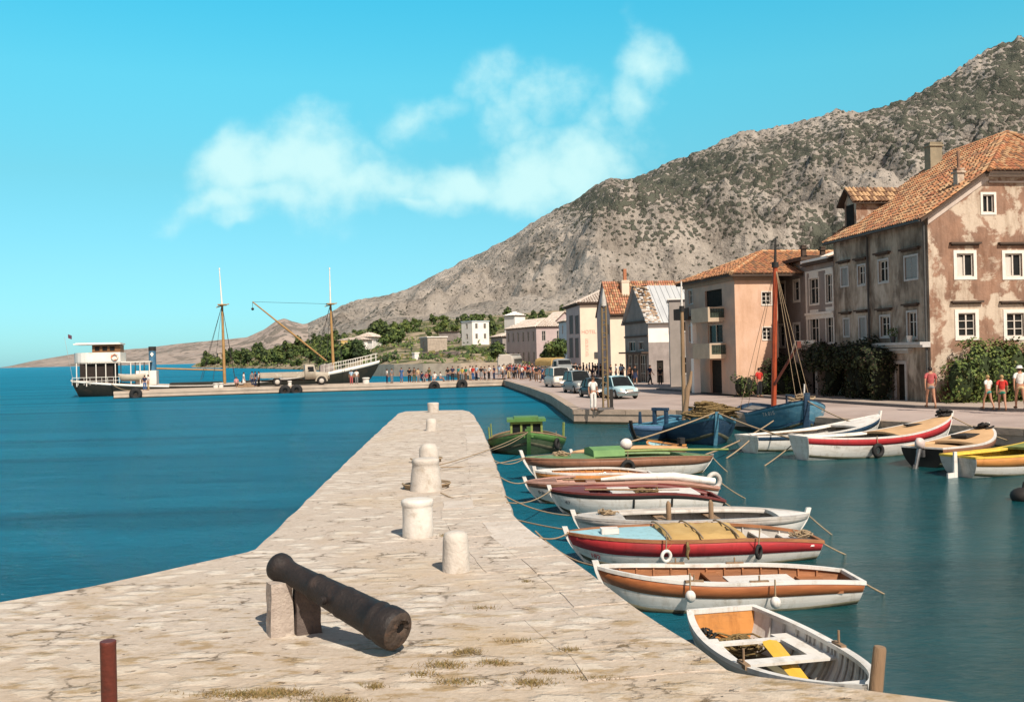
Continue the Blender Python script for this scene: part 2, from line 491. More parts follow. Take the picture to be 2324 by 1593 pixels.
# ---------------------------------------------------------------- stone of the mole
def flag_mat(name, stone, mortar, sand):
    "pale worn limestone set in wide flush mortar: soft uneven stone outlines, pits, sandy dirt"
    m = bpy.data.materials.new(name)
    m.use_nodes = True
    t = m.node_tree
    b = t.nodes['Principled BSDF']
    b.inputs['Roughness'].default_value = 0.92
    b.inputs['Specular IOR Level'].default_value = 0.12
    tc = N(t, 'ShaderNodeTexCoord')

    def noise_(scale, detail=5.0, rough=.6, vec=None, dist=0.0):
        n = N(t, 'ShaderNodeTexNoise', inp={'Scale': scale, 'Detail': detail, 'Roughness': rough, 'Distortion': dist})
        t.links.new(vec or tc.outputs['Object'], n.inputs['Vector'])
        return n

    def mapr(src, a, b_, c=0.0, d=1.0):
        n = N(t, 'ShaderNodeMapRange', interpolation_type='SMOOTHSTEP', inp={1: a, 2: b_, 3: c, 4: d})
        t.links.new(src, n.inputs[0])
        return n.outputs[0]

    def mixc(fac, a, b_, mode='MIX'):
        n = N(t, 'ShaderNodeMix', data_type='RGBA', blend_type=mode)
        if isinstance(fac, float): n.inputs[0].default_value = fac
        else: t.links.new(fac, n.inputs[0])
        for k, v in ((6, a), (7, b_)):
            if isinstance(v, tuple): n.inputs[k].default_value = (*v, 1)
            else: t.links.new(v, n.inputs[k])
        return n.outputs[2]

    def math_(op, a, b_=None, c=None):
        n = N(t, 'ShaderNodeMath', operation=op)
        for k, v in enumerate((a, b_, c)):
            if v is None: continue
            if isinstance(v, (int, float)): n.inputs[k].default_value = v
            else: t.links.new(v, n.inputs[k])
        return n.outputs[0]

    mp = N(t, 'ShaderNodeMapping'); mp.inputs['Scale'].default_value = (2.1, 3.8, 1.6); mp.inputs['Rotation'].default_value = (0, 0, .08)
    t.links.new(tc.outputs['Object'], mp.inputs[0])
    nz = noise_(3.2, 5.0, .65, mp.outputs[0])
    wa = N(t, 'ShaderNodeVectorMath', operation='MULTIPLY_ADD'); wa.inputs[1].default_value = (.75, .75, .1)
    t.links.new(nz.outputs['Color'], wa.inputs[0]); t.links.new(mp.outputs[0], wa.inputs[2])
    ve = N(t, 'ShaderNodeTexVoronoi', feature='DISTANCE_TO_EDGE', inp={'Scale': 1.0, 'Randomness': .9})
    vc = N(t, 'ShaderNodeTexVoronoi', feature='F1', inp={'Scale': 1.0, 'Randomness': .9})
    t.links.new(wa.outputs[0], ve.inputs['Vector']); t.links.new(wa.outputs[0], vc.inputs['Vector'])
    sc = N(t, 'ShaderNodeSeparateColor'); t.links.new(vc.outputs['Color'], sc.inputs[0])
    fine = noise_(14.0, 8.0, .72).outputs[0]
    med = noise_(2.4, 7.0, .66).outputs[0]
    big = noise_(.5, 6.0, .62).outputs[0]
    # how much of each stone shows through the flush mortar
    edge = math_('SUBTRACT', ve.outputs['Distance'], math_('MULTIPLY', fine, .26))
    face = mapr(edge, -.10, .12)
    show = mapr(math_('ADD', sc.outputs[0], math_('MULTIPLY', med, .9)), .62, 1.15)
    k = math_('MULTIPLY', face, show)
    c = mixc(k, mortar, stone)
    c = mixc(mapr(fine, .28, .72), mixc(1.0, c, (.80, .78, .76), 'MULTIPLY'), c)
    c = mixc(math_('MULTIPLY', mapr(med, .46, .68), .35), c, mixc(1.0, c, (.84, .77, .70), 'MULTIPLY'))
    sy_ = N(t, 'ShaderNodeSeparateXYZ'); t.links.new(tc.outputs['Object'], sy_.inputs[0])
    c = mixc(math_('MULTIPLY', math_('ADD', mapr(big, .50, .70), mapr(math_('ADD', sy_.outputs[1], math_('MULTIPLY', med, 3.0)), 13.0, 8.5)), .46), c, sand)
    # open joints here and there, small pits
    oj = math_('MULTIPLY', mapr(ve.outputs['Distance'], .045, .0), mapr(noise_(1.3, 4.0).outputs[0], .53, .66))
    c = mixc(math_('MULTIPLY', oj, .75), c, (.20, .145, .09))
    # olive brown moss and dirt gathered in the joints of the little trodden landward end
    sp = N(t, 'ShaderNodeSeparateXYZ'); t.links.new(tc.outputs['Object'], sp.inputs[0])
    m5 = N(t, 'ShaderNodeMapping'); m5.inputs['Scale'].default_value = (1.3, 2.6, 1)
    t.links.new(tc.outputs['Object'], m5.inputs[0])
    ms = mapr(noise_(1.5, 7.0, .68, m5.outputs[0]).outputs[0], .50, .63)
    c = mixc(math_('MULTIPLY', math_('MULTIPLY', ms, mapr(sp.outputs[1], 15.0, 9.0)), .78), c, (.30, .205, .095))
    pit = noise_(7.5, 3.0, .5)
    pm = mapr(pit.outputs[0], .665, .73)
    c = mixc(math_('MULTIPLY', pm, .7), c, (.17, .12, .085))
    t.links.new(c, b.inputs['Base Color'])
    h = math_('ADD', math_('MULTIPLY', k, .6), math_('MULTIPLY', fine, .7))
    h = math_('SUBTRACT', math_('SUBTRACT', h, math_('MULTIPLY', oj, 1.2)), math_('MULTIPLY', pm, .8))
    h = math_('ADD', h, math_('MULTIPLY', med, .8))
    bu = N(t, 'ShaderNodeBump', inp={'Strength': .8, 'Distance': .035})
    t.links.new(h, bu.inputs['Height'])
    t.links.new(bu.outputs[0], b.inputs['Normal'])
    return m


M_flag = flag_mat('pale_flagstone', (.67, .615, .535), (.53, .46, .39), (.47, .36, .235))
M_slab = mat('edge_slab_stone', (.58, .52, .455), (.49, .43, .37), scale=1.4, rough=.92, bump=1.4, bscale=16, c3=(.42, .34, .27), rng3=(.54, .72), scale3=5)
M_wallstone = mat('sea_wall_stone', (.40, .34, .28), (.22, .19, .15), scale=1.2, rough=.9, bump=.9, bscale=5, c3=(.06, .06, .045), rng3=(.6, .75), scale3=.8)

# ---------------------------------------------------------------- mole
right_v = [(1073, 940.6), (1090, 969), (1104, 1000), (1116, 1034), (1133, 1080), (1147, 1128), (1162, 1166), (1195, 1197), (1262, 1245), (1342, 1303), (1446, 1382), (1575, 1463), (1650, 1520)]
near_v = [(1672, 1527), (1730, 1536), (1836, 1548), (1918, 1559), (2013, 1572), (2330, 1612)]
left_v = [(0, 1366), (200, 1332), (330, 1304), (450, 1277), (560, 1253), (580, 1246), (640, 1190), (720, 1112), (800, 1035), (880, 960), (905, 938)]
top_v = [(920, 933.5), (1000, 931), (1050, 930.5), (1065, 934)]
rp = [G(x, y, QZ) for x, y in right_v]
np_ = [G(x, y, QZ) for x, y in near_v]
lp = [G(x, y, QZ) for x, y in left_v]
tp = [G(x, y, QZ) for x, y in top_v]
outline = rp[::-1]                       # near -> far along the right edge
ring = list(np_[::-1]) + rp[::-1] + tp[::-1] + lp[::-1] + [Vector((-16, 8.4, QZ)), Vector((-16, -12, QZ)), Vector((16, -12, QZ)), Vector((16, np_[-1].y - .6, QZ))]
random.seed(3)
# weathered outline: cut the long edges finely and let stones stand out a little
fine = []
for i, p in enumerate(ring):
    q = ring[(i + 1) % len(ring)]
    d = (q - p).length
    n = max(1, int(d / .7)) if d < 20 else 1
    for k in range(n):
        s = p.lerp(q, k / n)
        if k and d < 20:
            s = s + Vector((random.uniform(-.025, .025), random.uniform(-.025, .025), 0))
        fine.append(s)
b = MB()
inner = []
n = len(fine)
for p in fine:
    inner.append(Vector((p.x, p.y, QZ - .05)))
ctr = Vector((sum(p.x for p in fine) / n, sum(p.y for p in fine) / n, 0))
# bevelled arris, vertical faces with a batter
def outn(i):
    a = fine[i - 1]; c = fine[(i + 1) % n]
    t = (c - a).normalized()
    return Vector((-t.y, t.x, 0))
area = sum(fine[i].x * fine[(i + 1) % n].y - fine[(i + 1) % n].x * fine[i].y for i in range(n))
sg = 1 if area > 0 else -1
off = lambda d, z: [Vector((fine[i].x - sg * -outn(i).x * -d, fine[i].y - sg * -outn(i).y * -d, z)) for i in range(n)]
rows = [[Vector((p.x, p.y, QZ)) for p in fine], off(.03, QZ - .03), off(.05, QZ - .35), off(.10, 0.1), off(.25, -2.0)]
b.grid(rows, 1, False, True, flip=sg < 0)
b.poly(rows[0] if sg > 0 else rows[0][::-1], 0)
# the row of large edge slabs along the harbour side
def offset_line(pts, d):
    out = []
    for i, p in enumerate(pts):
        a = pts[max(i - 1, 0)]; c = pts[min(i + 1, len(pts) - 1)]
        t = (c - a).normalized()
        out.append(p + Vector((t.y, -t.x, 0)) * d)
    return out
def resample(pts, step):
    out = [pts[0]]
    for a, c in zip(pts, pts[1:]):
        L = (c - a).length
        k = max(1, int(round(L / step)))
        for i in range(1, k + 1):
            out.append(a.lerp(c, i / k))
    return out
line = resample(rp, .25)[::-1]           # near -> far
bands = [(0.02, .66, 1.25), (.675, 1.28, .85)]
for (d0, d1, sl_) in bands:
    A0 = offset_line(line, -d0); A1 = offset_line(line, -d1)
    i = 0
    while i < len(line) - 3:
        k = min(len(line) - 1, i + max(2, int(random.uniform(.7, 1.5) * sl_ / .25)))
        hgt = QZ + random.uniform(.004, .013)
        e = .012
        P0 = [A0[j].copy() for j in range(i, k + 1)]; P1 = [A1[j].copy() for j in range(i, k + 1)]
        def tr(P):
            P[0] = P[0].lerp(P[1], random.uniform(.05, .14)); P[-1] = P[-1].lerp(P[-2], random.uniform(.05, .14)); return P
        loop = tr(P0) + tr(P1)[::-1]
        jo = random.uniform(-.03, .07)
        pts = [(p.x + random.uniform(-e, e) - (jo if q_ >= len(P0) else 0), p.y + random.uniform(-e, e)) for q_, p in enumerate(loop)]
        if d0 > .5 and (random.random() < .35 or P0[0].y > 22):
            i = k
            continue
        if sum(pts[q][0] * pts[(q + 1) % len(pts)][1] - pts[(q + 1) % len(pts)][0] * pts[q][1] for q in range(len(pts))) < 0:
            pts = pts[::-1]
        b.prism(pts, QZ - .02, hgt, 2, 0 if random.random() < .8 else 2)
        i = k
mole = tag(b.build('stone_mole', [M_flag, M_wallstone, M_slab]), kind='structure')

# ---------------------------------------------------------------- quay, pavement, pier
M_quay = mat('quay_paving', (.40, .315, .275), (.31, .245, .215), scale=.5, rough=.9, bump=.35, bscale=6, c3=(.45, .37, .33), rng3=(.48, .65), scale3=.12)
M_quayface = mat('quay_face_stone', (.42, .33, .26), (.31, .245, .19), scale=1.4, rough=.9, bump=.8, bscale=4, c3=(.20, .16, .12), rng3=(.55, .75), scale3=.7)
M_kerb = mat('kerb_stone', (.16, .145, .14), (.12, .11, .105), scale=2, rough=.9, bump=.4, bscale=9)  # shade of the kerb face put into a darker stone colour
M_weed = mat('wet_weed', (.02, .024, .015), (.035, .035, .02), scale=4, rough=.7, bump=.8)
qf = [G(1143, 862.5, QZ), G(1200, 879, QZ), G(1250, 897, QZ), G(1302, 930, QZ), G(1420, 931, QZ), G(1535, 931.5, QZ), G(1700, 939, QZ), G(1850, 947, QZ), G(1960, 953.5, QZ), G(2140, 964, QZ), G(2324, 974, QZ), G(2700, 997, QZ)]
qpoly = qf + [Vector((40, 22, QZ)), Vector((150, 22, QZ)), Vector((150, 232, QZ)), Vector((-6, 232, QZ)), Vector((-12, 183, QZ)), Vector((-3.2, 121, QZ))]
b = MB()
b.prism([(p.x, p.y) for p in qpoly], -2, QZ, 1, 0)
quay = tag(b.build('quay', [M_quay, M_quayface]), kind='structure')
# stone kerb course along the quay edge and a band of wet weed at the waterline
b = MB()
for p, q in zip(qf, qf[1:]):
    t = (q - p).normalized(); nn = Vector((t.y, -t.x, 0))
    L = (q - p).length
    k = max(1, int(L / 1.4))
    for i in range(k):
        a = p + t * (L * i / k + .01); c = p + t * (L * (i + 1) / k - .01)
        w = [a + nn * .05, c + nn * .05, c - nn * .45, a - nn * .45]
        b.prism([(v.x, v.y) for v in w], QZ - .22, QZ + random.uniform(.012, .03), 0)
    w = [p + nn * .03, q + nn * .03, q - nn * .1, p - nn * .1]
    b.prism([(v.x, v.y) for v in w], -.3, .13, 1)
tag(b.build('quay_edge', [M_quayface, M_weed]), kind='structure')
# pavement with kerb in front of the houses
kl = [G(1490, 885, QZ), G(1539, 888.5, QZ), G(1680, 899, QZ), G(1826, 910, QZ), G(1960, 919, QZ), G(2078, 926.5, QZ), G(2324, 935, QZ), G(2600, 945, QZ)]
back = [Vector((40, 34, 0)), Vector((40, 46, 0)), Vector((22, 49, 0)), Vector((19.5, 66, 0)), Vector((16, 82, 0))]
b = MB()
b.prism([(p.x, p.y) for p in kl + back], QZ - .05, QZ + .13, 0)
for p, q in zip(kl, kl[1:]):
    t = (q - p).normalized(); nn = Vector((t.y, -t.x, 0))
    w = [p + nn * .02, q + nn * .02, q - nn * .22, p - nn * .22]
    b.prism([(v.x, v.y) for v in w], QZ - .04, QZ + .136, 1)
M_pave = mat('pavement', (.42, .34, .28), (.33, .27, .22), scale=.8, rough=.9, bump=.3, bscale=8)
tag(b.build('pavement', [M_pave, M_kerb]), kind='structure')
PZ = QZ + .13
# the far pier
M_pier = mat('pier_concrete', (.52, .42, .33), (.40, .32, .25), scale=.7, rough=.9, bump=.5, bscale=5, c3=(.29, .24, .19), rng3=(.55, .72), scale3=.5)
pf = [G(258, 889.5, QZ), G(560, 880, QZ), G(872, 871, QZ), G(1143, 862.5, QZ)]
pw = 7.5
pb = [Vector((p.x + .4, p.y + pw, QZ)) for p in pf]
b = MB()
b.prism([(p.x, p.y) for p in pf + pb[::-1]], -3, QZ, 0)
for p, q in zip(pf, pf[1:]):
    w = [p + Vector((0, -.06, 0)), q + Vector((0, -.06, 0)), q + Vector((0, .55, 0)), p + Vector((0, .55, 0))]
    b.prism([(v.x, v.y) for v in w], QZ - .25, QZ + .05, 0)
    w = [p + Vector((-.05, -.05, 0)), q + Vector((0, -.05, 0)), q + Vector((0, .1, 0)), p + Vector((-.05, .1, 0))]
    b.prism([(v.x, v.y) for v in w], -.5, .12, 1)
tag(b.build('pier', [M_pier, M_weed]), kind='structure')


# ---------------------------------------------------------------- hills
def rock_mat(name, c1, c2, veg, vs=.09, thr=(.44, .62), bump=1.0, fine=.05, dist=6.0, attr=None):
    m = bpy.data.materials.new(name)
    m.use_nodes = True
    t = m.node_tree
    b = t.nodes['Principled BSDF']
    b.inputs['Roughness'].default_value = 1.0
    b.inputs['Specular IOR Level'].default_value = 0.05
    tc0 = N(t, 'ShaderNodeTexCoord')
    tc = N(t, 'ShaderNodeMapping')
    tc.inputs['Scale'].default_value = (1, .55, 1)
    t.links.new(tc0.outputs['Object'], tc.inputs[0])
    n1 = N(t, 'ShaderNodeTexNoise', inp={'Scale': .012, 'Detail': 12.0, 'Roughness': .72})
    t.links.new(tc.outputs[0], n1.inputs['Vector'])
    r1 = N(t, 'ShaderNodeMapRange', inp={1: .36, 2: .64})
    t.links.new(n1.outputs[0], r1.inputs[0])
    f1 = N(t, 'ShaderNodeMix', data_type='RGBA')
    f1.inputs[6].default_value = (*c1, 1); f1.inputs[7].default_value = (*c2, 1)
    t.links.new(r1.outputs[0], f1.inputs[0])
    # scrub: blots whose density drifts over the slope
    nd = N(t, 'ShaderNodeTexNoise', inp={'Scale': .0045, 'Detail': 6.0, 'Roughness': .6, 'Distortion': .6})
    t.links.new(tc.outputs[0], nd.inputs['Vector'])
    rd = N(t, 'ShaderNodeMapRange', inp={1: thr[0], 2: thr[1], 3: .10, 4: .62})
    t.links.new(nd.outputs[0], rd.inputs[0])
    if attr:
        an = N(t, 'ShaderNodeAttribute', attribute_name=attr)
        am = N(t, 'ShaderNodeMath', operation='MULTIPLY_ADD', inp={1: .78, 2: -.10})
        t.links.new(an.outputs['Fac'], am.inputs[0])
        aa = N(t, 'ShaderNodeMath', operation='MULTIPLY_ADD', inp={1: .30})
        t.links.new(rd.outputs[0], aa.inputs[0]); t.links.new(am.outputs[0], aa.inputs[2])
        rd = aa
    nw = N(t, 'ShaderNodeTexNoise', inp={'Scale': vs * 1.5, 'Detail': 3.0})
    t.links.new(tc.outputs[0], nw.inputs['Vector'])
    wv = N(t, 'ShaderNodeVectorMath', operation='MULTIPLY_ADD')
    wv.inputs[1].default_value = (.7 / vs, .7 / vs, .7 / vs)
    t.links.new(nw.outputs['Color'], wv.inputs[0]); t.links.new(tc.outputs[0], wv.inputs[2])
    vo = N(t, 'ShaderNodeTexVoronoi', inp={'Scale': vs})
    t.links.new(wv.outputs[0], vo.inputs['Vector'])
    n5 = N(t, 'ShaderNodeTexNoise', inp={'Scale': vs * .45, 'Detail': 6.0, 'Roughness': .7})
    t.links.new(tc.outputs[0], n5.inputs['Vector'])
    sm_ = N(t, 'ShaderNodeMath', operation='MULTIPLY_ADD', inp={1: 1.5, 2: -.64})
    t.links.new(n5.outputs[0], sm_.inputs[0])
    su = N(t, 'ShaderNodeMath', operation='ADD')
    t.links.new(sm_.outputs[0], su.inputs[0]); t.links.new(rd.outputs[0], su.inputs[1])
    df = N(t, 'ShaderNodeMath', operation='SUBTRACT')
    t.links.new(su.outputs[0], df.inputs[0]); t.links.new(vo.outputs['Distance'], df.inputs[1])
    mk = N(t, 'ShaderNodeMapRange', inp={1: -.06, 2: .1, 3: 0, 4: .88})
    t.links.new(df.outputs[0], mk.inputs[0])
    f2 = N(t, 'ShaderNodeMix', data_type='RGBA')
    f2.inputs[7].default_value = (*veg, 1)
    t.links.new(mk.outputs[0], f2.inputs[0]); t.links.new(f1.outputs[2], f2.inputs[6])
    t.links.new(f2.outputs[2], b.inputs['Base Color'])
    nb = N(t, 'ShaderNodeTexNoise', inp={'Scale': fine, 'Detail': 10.0, 'Roughness': .65})
    t.links.new(tc.outputs[0], nb.inputs['Vector'])
    hb = N(t, 'ShaderNodeMath', operation='MULTIPLY_ADD', inp={1: .25})
    t.links.new(mk.outputs[0], hb.inputs[0]); t.links.new(nb.outputs[0], hb.inputs[2])
    bu = N(t, 'ShaderNodeBump', inp={'Strength': bump, 'Distance': dist})
    t.links.new(hb.outputs[0], bu.inputs['Height'])
    t.links.new(bu.outputs[0], b.inputs['Normal'])
    return m


SKYL = [(700, 735), (740, 712), (780, 692), (830, 679), (870, 671), (900, 664), (930, 655), (960, 640), (1010, 615), (1060, 590), (1110, 570), (1160, 545), (1200, 520), (1230, 500), (1260, 482), (1290, 468), (1330, 445), (1360, 425),
        (1385, 413), (1410, 412), (1430, 417), (1460, 405), (1500, 388), (1530, 370), (1560, 352), (1600, 335), (1640, 318), (1680, 300), (1700, 291), (1730, 292), (1760, 290), (1800, 278), (1850, 270), (1890, 262), (1930, 254),
        (1960, 258), (1990, 247), (2030, 232), (2060, 222), (2100, 203), (2130, 185), (2170, 165), (2200, 150), (2230, 128), (2250, 118), (2290, 105), (2330, 88), (2400, 50), (2500, 20), (2700, -60), (2900, -100)]
RD = [(700, 3000), (800, 2700), (960, 2300), (1230, 1800), (1500, 1600), (1900, 1420), (2324, 1300), (2900, 1250)]
YS = [(425, 690), (450, 630), (577, 478), (700, 335), (800, 225), (890, 192), (1040, 180), (1140, 178), (1200, 200), (1300, 225), (2900, 230)]
ZS = [(425, -1.5), (445, .3), (800, .5), (880, 2.1), (1080, 2.1), (1200, .6), (2900, .6)]
ZB = [(425, -2), (450, 2.5), (520, 6), (600, 9), (680, 14), (740, 19), (830, 27), (900, 31), (1100, 36), (1300, 40), (2900, 40)]
YB = 800.0


def fr(p, oct=5):
    return noise.fractal(p, 1.0, 2.0, oct)


def land_z(vx, Y):
    ys = interp(YS, vx); zs = interp(ZS, vx); zb = interp(ZB, vx)
    t = min(max((Y - ys) / (YB - ys), 0), 1)
    return zs + (zb - zs) * (t ** lerp(.8, 1.05, min(max((vx - 600) / 400, 0), 1)))


def on_land(vx, vy0=None, Y=None):
    d = ray(vx, 800)
    x = d.x / d.y * Y
    return Vector((x, Y, land_z(vx, Y)))


random.seed(11)
b = MB()
cols = [425 + 7.5 * i for i in range(330)]
rows = []
NR = 70
for k in range(NR + 1):
    row = []
    for vx in cols:
        ys = interp(YS, vx)
        Y = ys + (YB + 60 - ys) * (k / NR) ** 1.6
        d = ray(vx, 800)
        x = d.x / d.y * Y
        z = land_z(vx, Y)
        f = min(1, max(0, (Y - ys) / 60))
        z += f * 1.6 * fr(Vector((x * .02, Y * .02, 3)), 4)
        row.append((x, Y, z))
    rows.append(row)
# skirt below the shoreline
rows.insert(0, [(r[0], r[1] - .6, -3) for r in rows[0]])
rows.append([(r[0] * 1.02, r[1] + 40, -5 if cols[i] < 700 else r[2] - 4) for i, r in enumerate(rows[-1])])
b.grid(rows)
M_land = rock_mat('coastal_slope_soil', (.36, .29, .20), (.27, .22, .15), (.06, .075, .03), vs=.16, thr=(.38, .6), bump=.6, fine=.12, dist=1.5)
tag(b.build('coastal_slope', M_land), kind='structure')

VEG = [(1400, 455, 150, 45, .9), (1520, 420, 130, 50, .85), (1620, 385, 130, 60, .75), (1500, 520, 150, 45, .55), (1640, 480, 150, 55, .65), (1720, 400, 150, 60, .7), (1840, 340, 170, 50, .75), (1960, 300, 150, 45, .7), (2080, 260, 140, 60, .75), (2200, 230, 120, 80, .8), (2310, 190, 90, 130, .85),
       (1900, 540, 90, 60, 1.0), (2000, 470, 160, 40, .5), (1750, 540, 60, 30, .3), (2150, 340, 120, 40, .5), (2260, 330, 80, 60, .55), (1330, 500, 60, 40, .5), (1250, 560, 60, 40, .35)]


def veg_at(x, y):
    v = .16
    for (a, c, rx, ry, k) in VEG:
        q = ((x - a) / rx) ** 2 + ((y - c) / ry) ** 2
        if q < 6: v = max(v, k * exp(-q * .8))
    return v


b = MB()
cols = [700 + 4.0 * i for i in range(541)]
rows = []
vegs = []
NR = 210
for k in range(NR + 1):
    t = k / NR
    row = []
    for vx in cols:
        R = interp(RD, vx); Zr = CAMZ + (hz(vx) - interp(SKYL, vx)) / FV * R
        zb = interp(ZB, vx) - 1
        Y = YB + (R - YB) * t
        d = ray(vx, 800)
        x = d.x / d.y * Y
        H = Zr - zb
        z = zb + H * (.62 * t + .38 * t * t)
        p = Vector((x, Y, 0))
        env = min(1, t * 4) * (1 - .80 * t ** 3)
        gul = Vector((x * .0062 + Y * .0012, Y * .0022, 2.7))
        rid = noise.ridged_multi_fractal(gul, .95, 2.15, 7, 1.0, 2.0)
        cr_ = noise.ridged_multi_fractal(p * .013 + Vector((9, 4, 0)), .9, 2.2, 5, 1.0, 2.0)
        z += H * env * (.22 * (rid - 1.15) + .045 * (cr_ - 1.1))
        z += env * H * .035 * fr(p * .02, 6)
        # a lower spur in front of the main ridge, ending in a dark hollow
        sp = exp(-((vx - 1560) / 230) ** 4)
        z += sp * H * (.23 * exp(-((t - .36) / .09) ** 2) - .15 * exp(-((t - .56) / .08) ** 2))
        if t > .88:
            z += (t - .88) / .12 * 4.5 * (H / 350) * noise.fractal(Vector((vx * .05, t * 5, 1)), .6, 2.2, 6)
        row.append((x, Y, z))
        vy = hz(vx) - (z - CAMZ) / Y * FV
        vegs.append(veg_at(vx, vy))
    rows.append(row)
for q in (1, 2):
    rows.append([(r[0] * 1.06, r[1] * 1.06, r[2] * .82) for r in rows[-1]])
    vegs += [.3] * len(cols)
b.grid(rows)
M_mount = rock_mat('mountain_limestone', (.44, .40, .35), (.225, .20, .17), (.072, .084, .062), vs=.19, bump=1.0, fine=.035, dist=16, attr='scrub_cover')
mo_ = b.build('mountain', M_mount)
at_ = mo_.data.attributes.new('scrub_cover', 'FLOAT', 'POINT')
at_.data.foreach_set('value', vegs)
tag(mo_, kind='structure')

FSK = [(-500, 850), (-60, 842), (0, 834), (20, 831), (80, 818), (170, 803), (250, 796), (330, 790), (400, 781), (480, 773), (520, 770), (560, 766), (600, 748), (630, 727), (648, 722), (665, 730), (690, 736), (720, 729), (750, 717), (780, 704), (800, 692), (830, 684), (870, 690), (920, 715), (1000, 760), (1050, 790)]
b = MB()
cols = [-500 + 6 * i for i in range(260)]
rows = []
NR = 60
for k in range(NR + 1):
    t = k / NR
    row = []
    for vx in cols:
        R = 4600 + 600 * sin(vx * .008); Zr = max(-12, CAMZ + (hz(vx) - interp(FSK, vx)) / FV * R)
        Y = 2900 + (R - 2900) * t
        d = ray(vx, 800)
        x = d.x / d.y * Y
        z = -6 + (Zr + 6) * (t ** .9)
        p = Vector((x, Y, 0))
        rid = noise.ridged_multi_fractal(p * .0022, 1.0, 2.1, 6, 1.0, 2.0)
        env = min(1, t * 3) * (1 - .85 * t ** 3)
        z += max(0, Zr) * env * (.14 * (rid - 1.1))
        row.append((x, Y, z))
    rows.append(row)
rows.append([(r[0] * 1.1, r[1] * 1.1, -30) for r in rows[-1]])
b.grid(rows)
M_far = rock_mat('far_hill_limestone', (.37, .31, .265), (.29, .245, .215), (.17, .155, .13), vs=.03, thr=(.42, .66), bump=.9, fine=.008, dist=25)
tag(b.build('far_hills', M_far), kind='structure')
# ================================================================== MOLE FURNITURE
M_boll = mat('limestone_bollard', (.55, .51, .455), (.46, .42, .37), scale=5, rough=.9, bump=.6, bscale=26, c3=(.36, .31, .25), rng3=(.56, .7), scale3=4)
M_bollw = mat('whitewashed_stone', (.66, .63, .58), (.55, .52, .47), scale=4, rough=.85, bump=.4, bscale=22, c3=(.45, .40, .33), rng3=(.6, .72), scale3=5)


def bollard(vx, vy, w, prof, name_label, m, cat='bollard', grp='stone mooring bollards along the mole', seg=28, jit=.012):
    p = G(vx, vy, QZ)
    p.y += w / FV * (p.y) * .42
    p.x *= (1 + .0)
    R = w / FV * p.y / 2
    b = MB()
    rows = []
    random.seed(int(vx))
    ph = [random.uniform(0, 6) for _ in range(3)]
    for (r, z) in prof:
        row = []
        for j in range(seg):
            a = 2 * pi * j / seg
            rr = R * r * (1 + jit * sin(2 * a + ph[0] + z * 3) + jit * .8 * sin(5 * a + ph[1] + z * 9))
            row.append((rr * cos(a), rr * sin(a), z * R))
        rows.append(row)
    b.grid(rows, 0, True, True)
    b.poly(rows[0][::-1]); b.poly(rows[-1], 0, True)
    o = b.build('mooring_bollard', m, loc=(p.x, p.y, QZ - .01))
    return tag(o, name_label, cat, grp)


bollard(1034, 1300.5, 63, [(1.02, 0), (1.0, .1), (.97, .8), (.94, 1.6), (.92, 2.2), (.88, 2.55), (.78, 2.75), (.55, 2.86), (.2, 2.9)], 'pale rough stone bollard with rounded top nearest the cannon', M_boll)
bollard(946, 1222, 70, [(.96, 0), (1.0, .1), (.99, .6), (.98, 1.2), (.98, 1.95), (.99, 2.02), (1.03, 2.08), (1.04, 2.3), (1.0, 2.4), (.85, 2.46), (.3, 2.48)], 'white cylindrical bollard with a raised rim at its top', M_bollw)
bollard(964.5, 1116.5, 74, [(1.0, 0), (.97, .3), (.9, .9), (.84, 1.4), (.81, 1.62), (.84, 1.66), (.85, 1.86), (.82, 1.95), (.6, 2.0), (.2, 2.01)], 'tapered bollard with a collar and ropes tied round its foot', M_boll)
bollard(972, 1053, 45, [(1.0, 0), (.98, .6), (.97, 1.2), (.92, 1.55), (.75, 1.85), (.45, 2.0), (.15, 2.05)], 'round topped bollard just behind the collared one', M_boll)
bollard(978.5, 978, 25, [(1.1, 0), (1.0, .4), (.95, 1.4), (.9, 2.1), (.6, 2.25), (.2, 2.28)], 'small grey bollard second from the far end of the mole', M_boll)
bollard(982.5, 936, 25, [(1.0, 0), (1.0, .8), (1.02, 1.5), (1.04, 1.7), (.8, 1.78), (.2, 1.8)], 'short stone bollard standing at the tip of the mole', M_boll)

# ---------------------------------------------------------------- cannon
M_iron = mat('old_cast_iron', (.010, .0085, .0085), (.020, .015, .0135), scale=6, rough=.62, bump=.5, bscale=30, spec=.45, c3=(.042, .027, .021), rng3=(.55, .74), scale3=5)
M_bore = mat('bore_dark', (.006, .005, .005), rough=.9)
M_face = mat('rusty_iron_face', (.075, .055, .042), (.04, .03, .025), scale=9, rough=.8, bump=.9, bscale=24, c3=(.10, .06, .04), rng3=(.5, .65), scale3=7)
pa = A(630, 1284, 10.45)
pb_ = A(903, 1432, 9.42)
ax = (pb_ - pa)
L = ax.length
zq = ax.normalized().to_track_quat('Z', 'Y').to_matrix().to_4x4()
Mx = Matrix.Translation(Vector((0, 0, 0))) @ zq
can = empty('cannon', pa, 0, 'old black iron cannon lying tilted on two stone blocks', 'cannon')
prof = [(.02, -.035), (.085, -.03), (.135, -.02), (.15, 0), (.155, .03), (.152, .07), (.138, .10), (.128, .135), (.122, .16), (.119, .22), (.122, .30), (.127, .42), (.131, .53), (.143, .54), (.146, .575), (.140, .59), (.146, .70), (.152, .80), (.156, .90), (.163, .91), (.168, .94), (.164, .97), (.168, 1.05), (.174, 1.2), (.179, 1.32), (.190, 1.325), (.196, 1.36), (.188, 1.39), (.19, 1.42), (.20, 1.44), (.207, 1.47), (.207, 1.55), (.200, 1.585), (.19, 1.60)]
kx = L / 1.60
b = MB()
rows = []
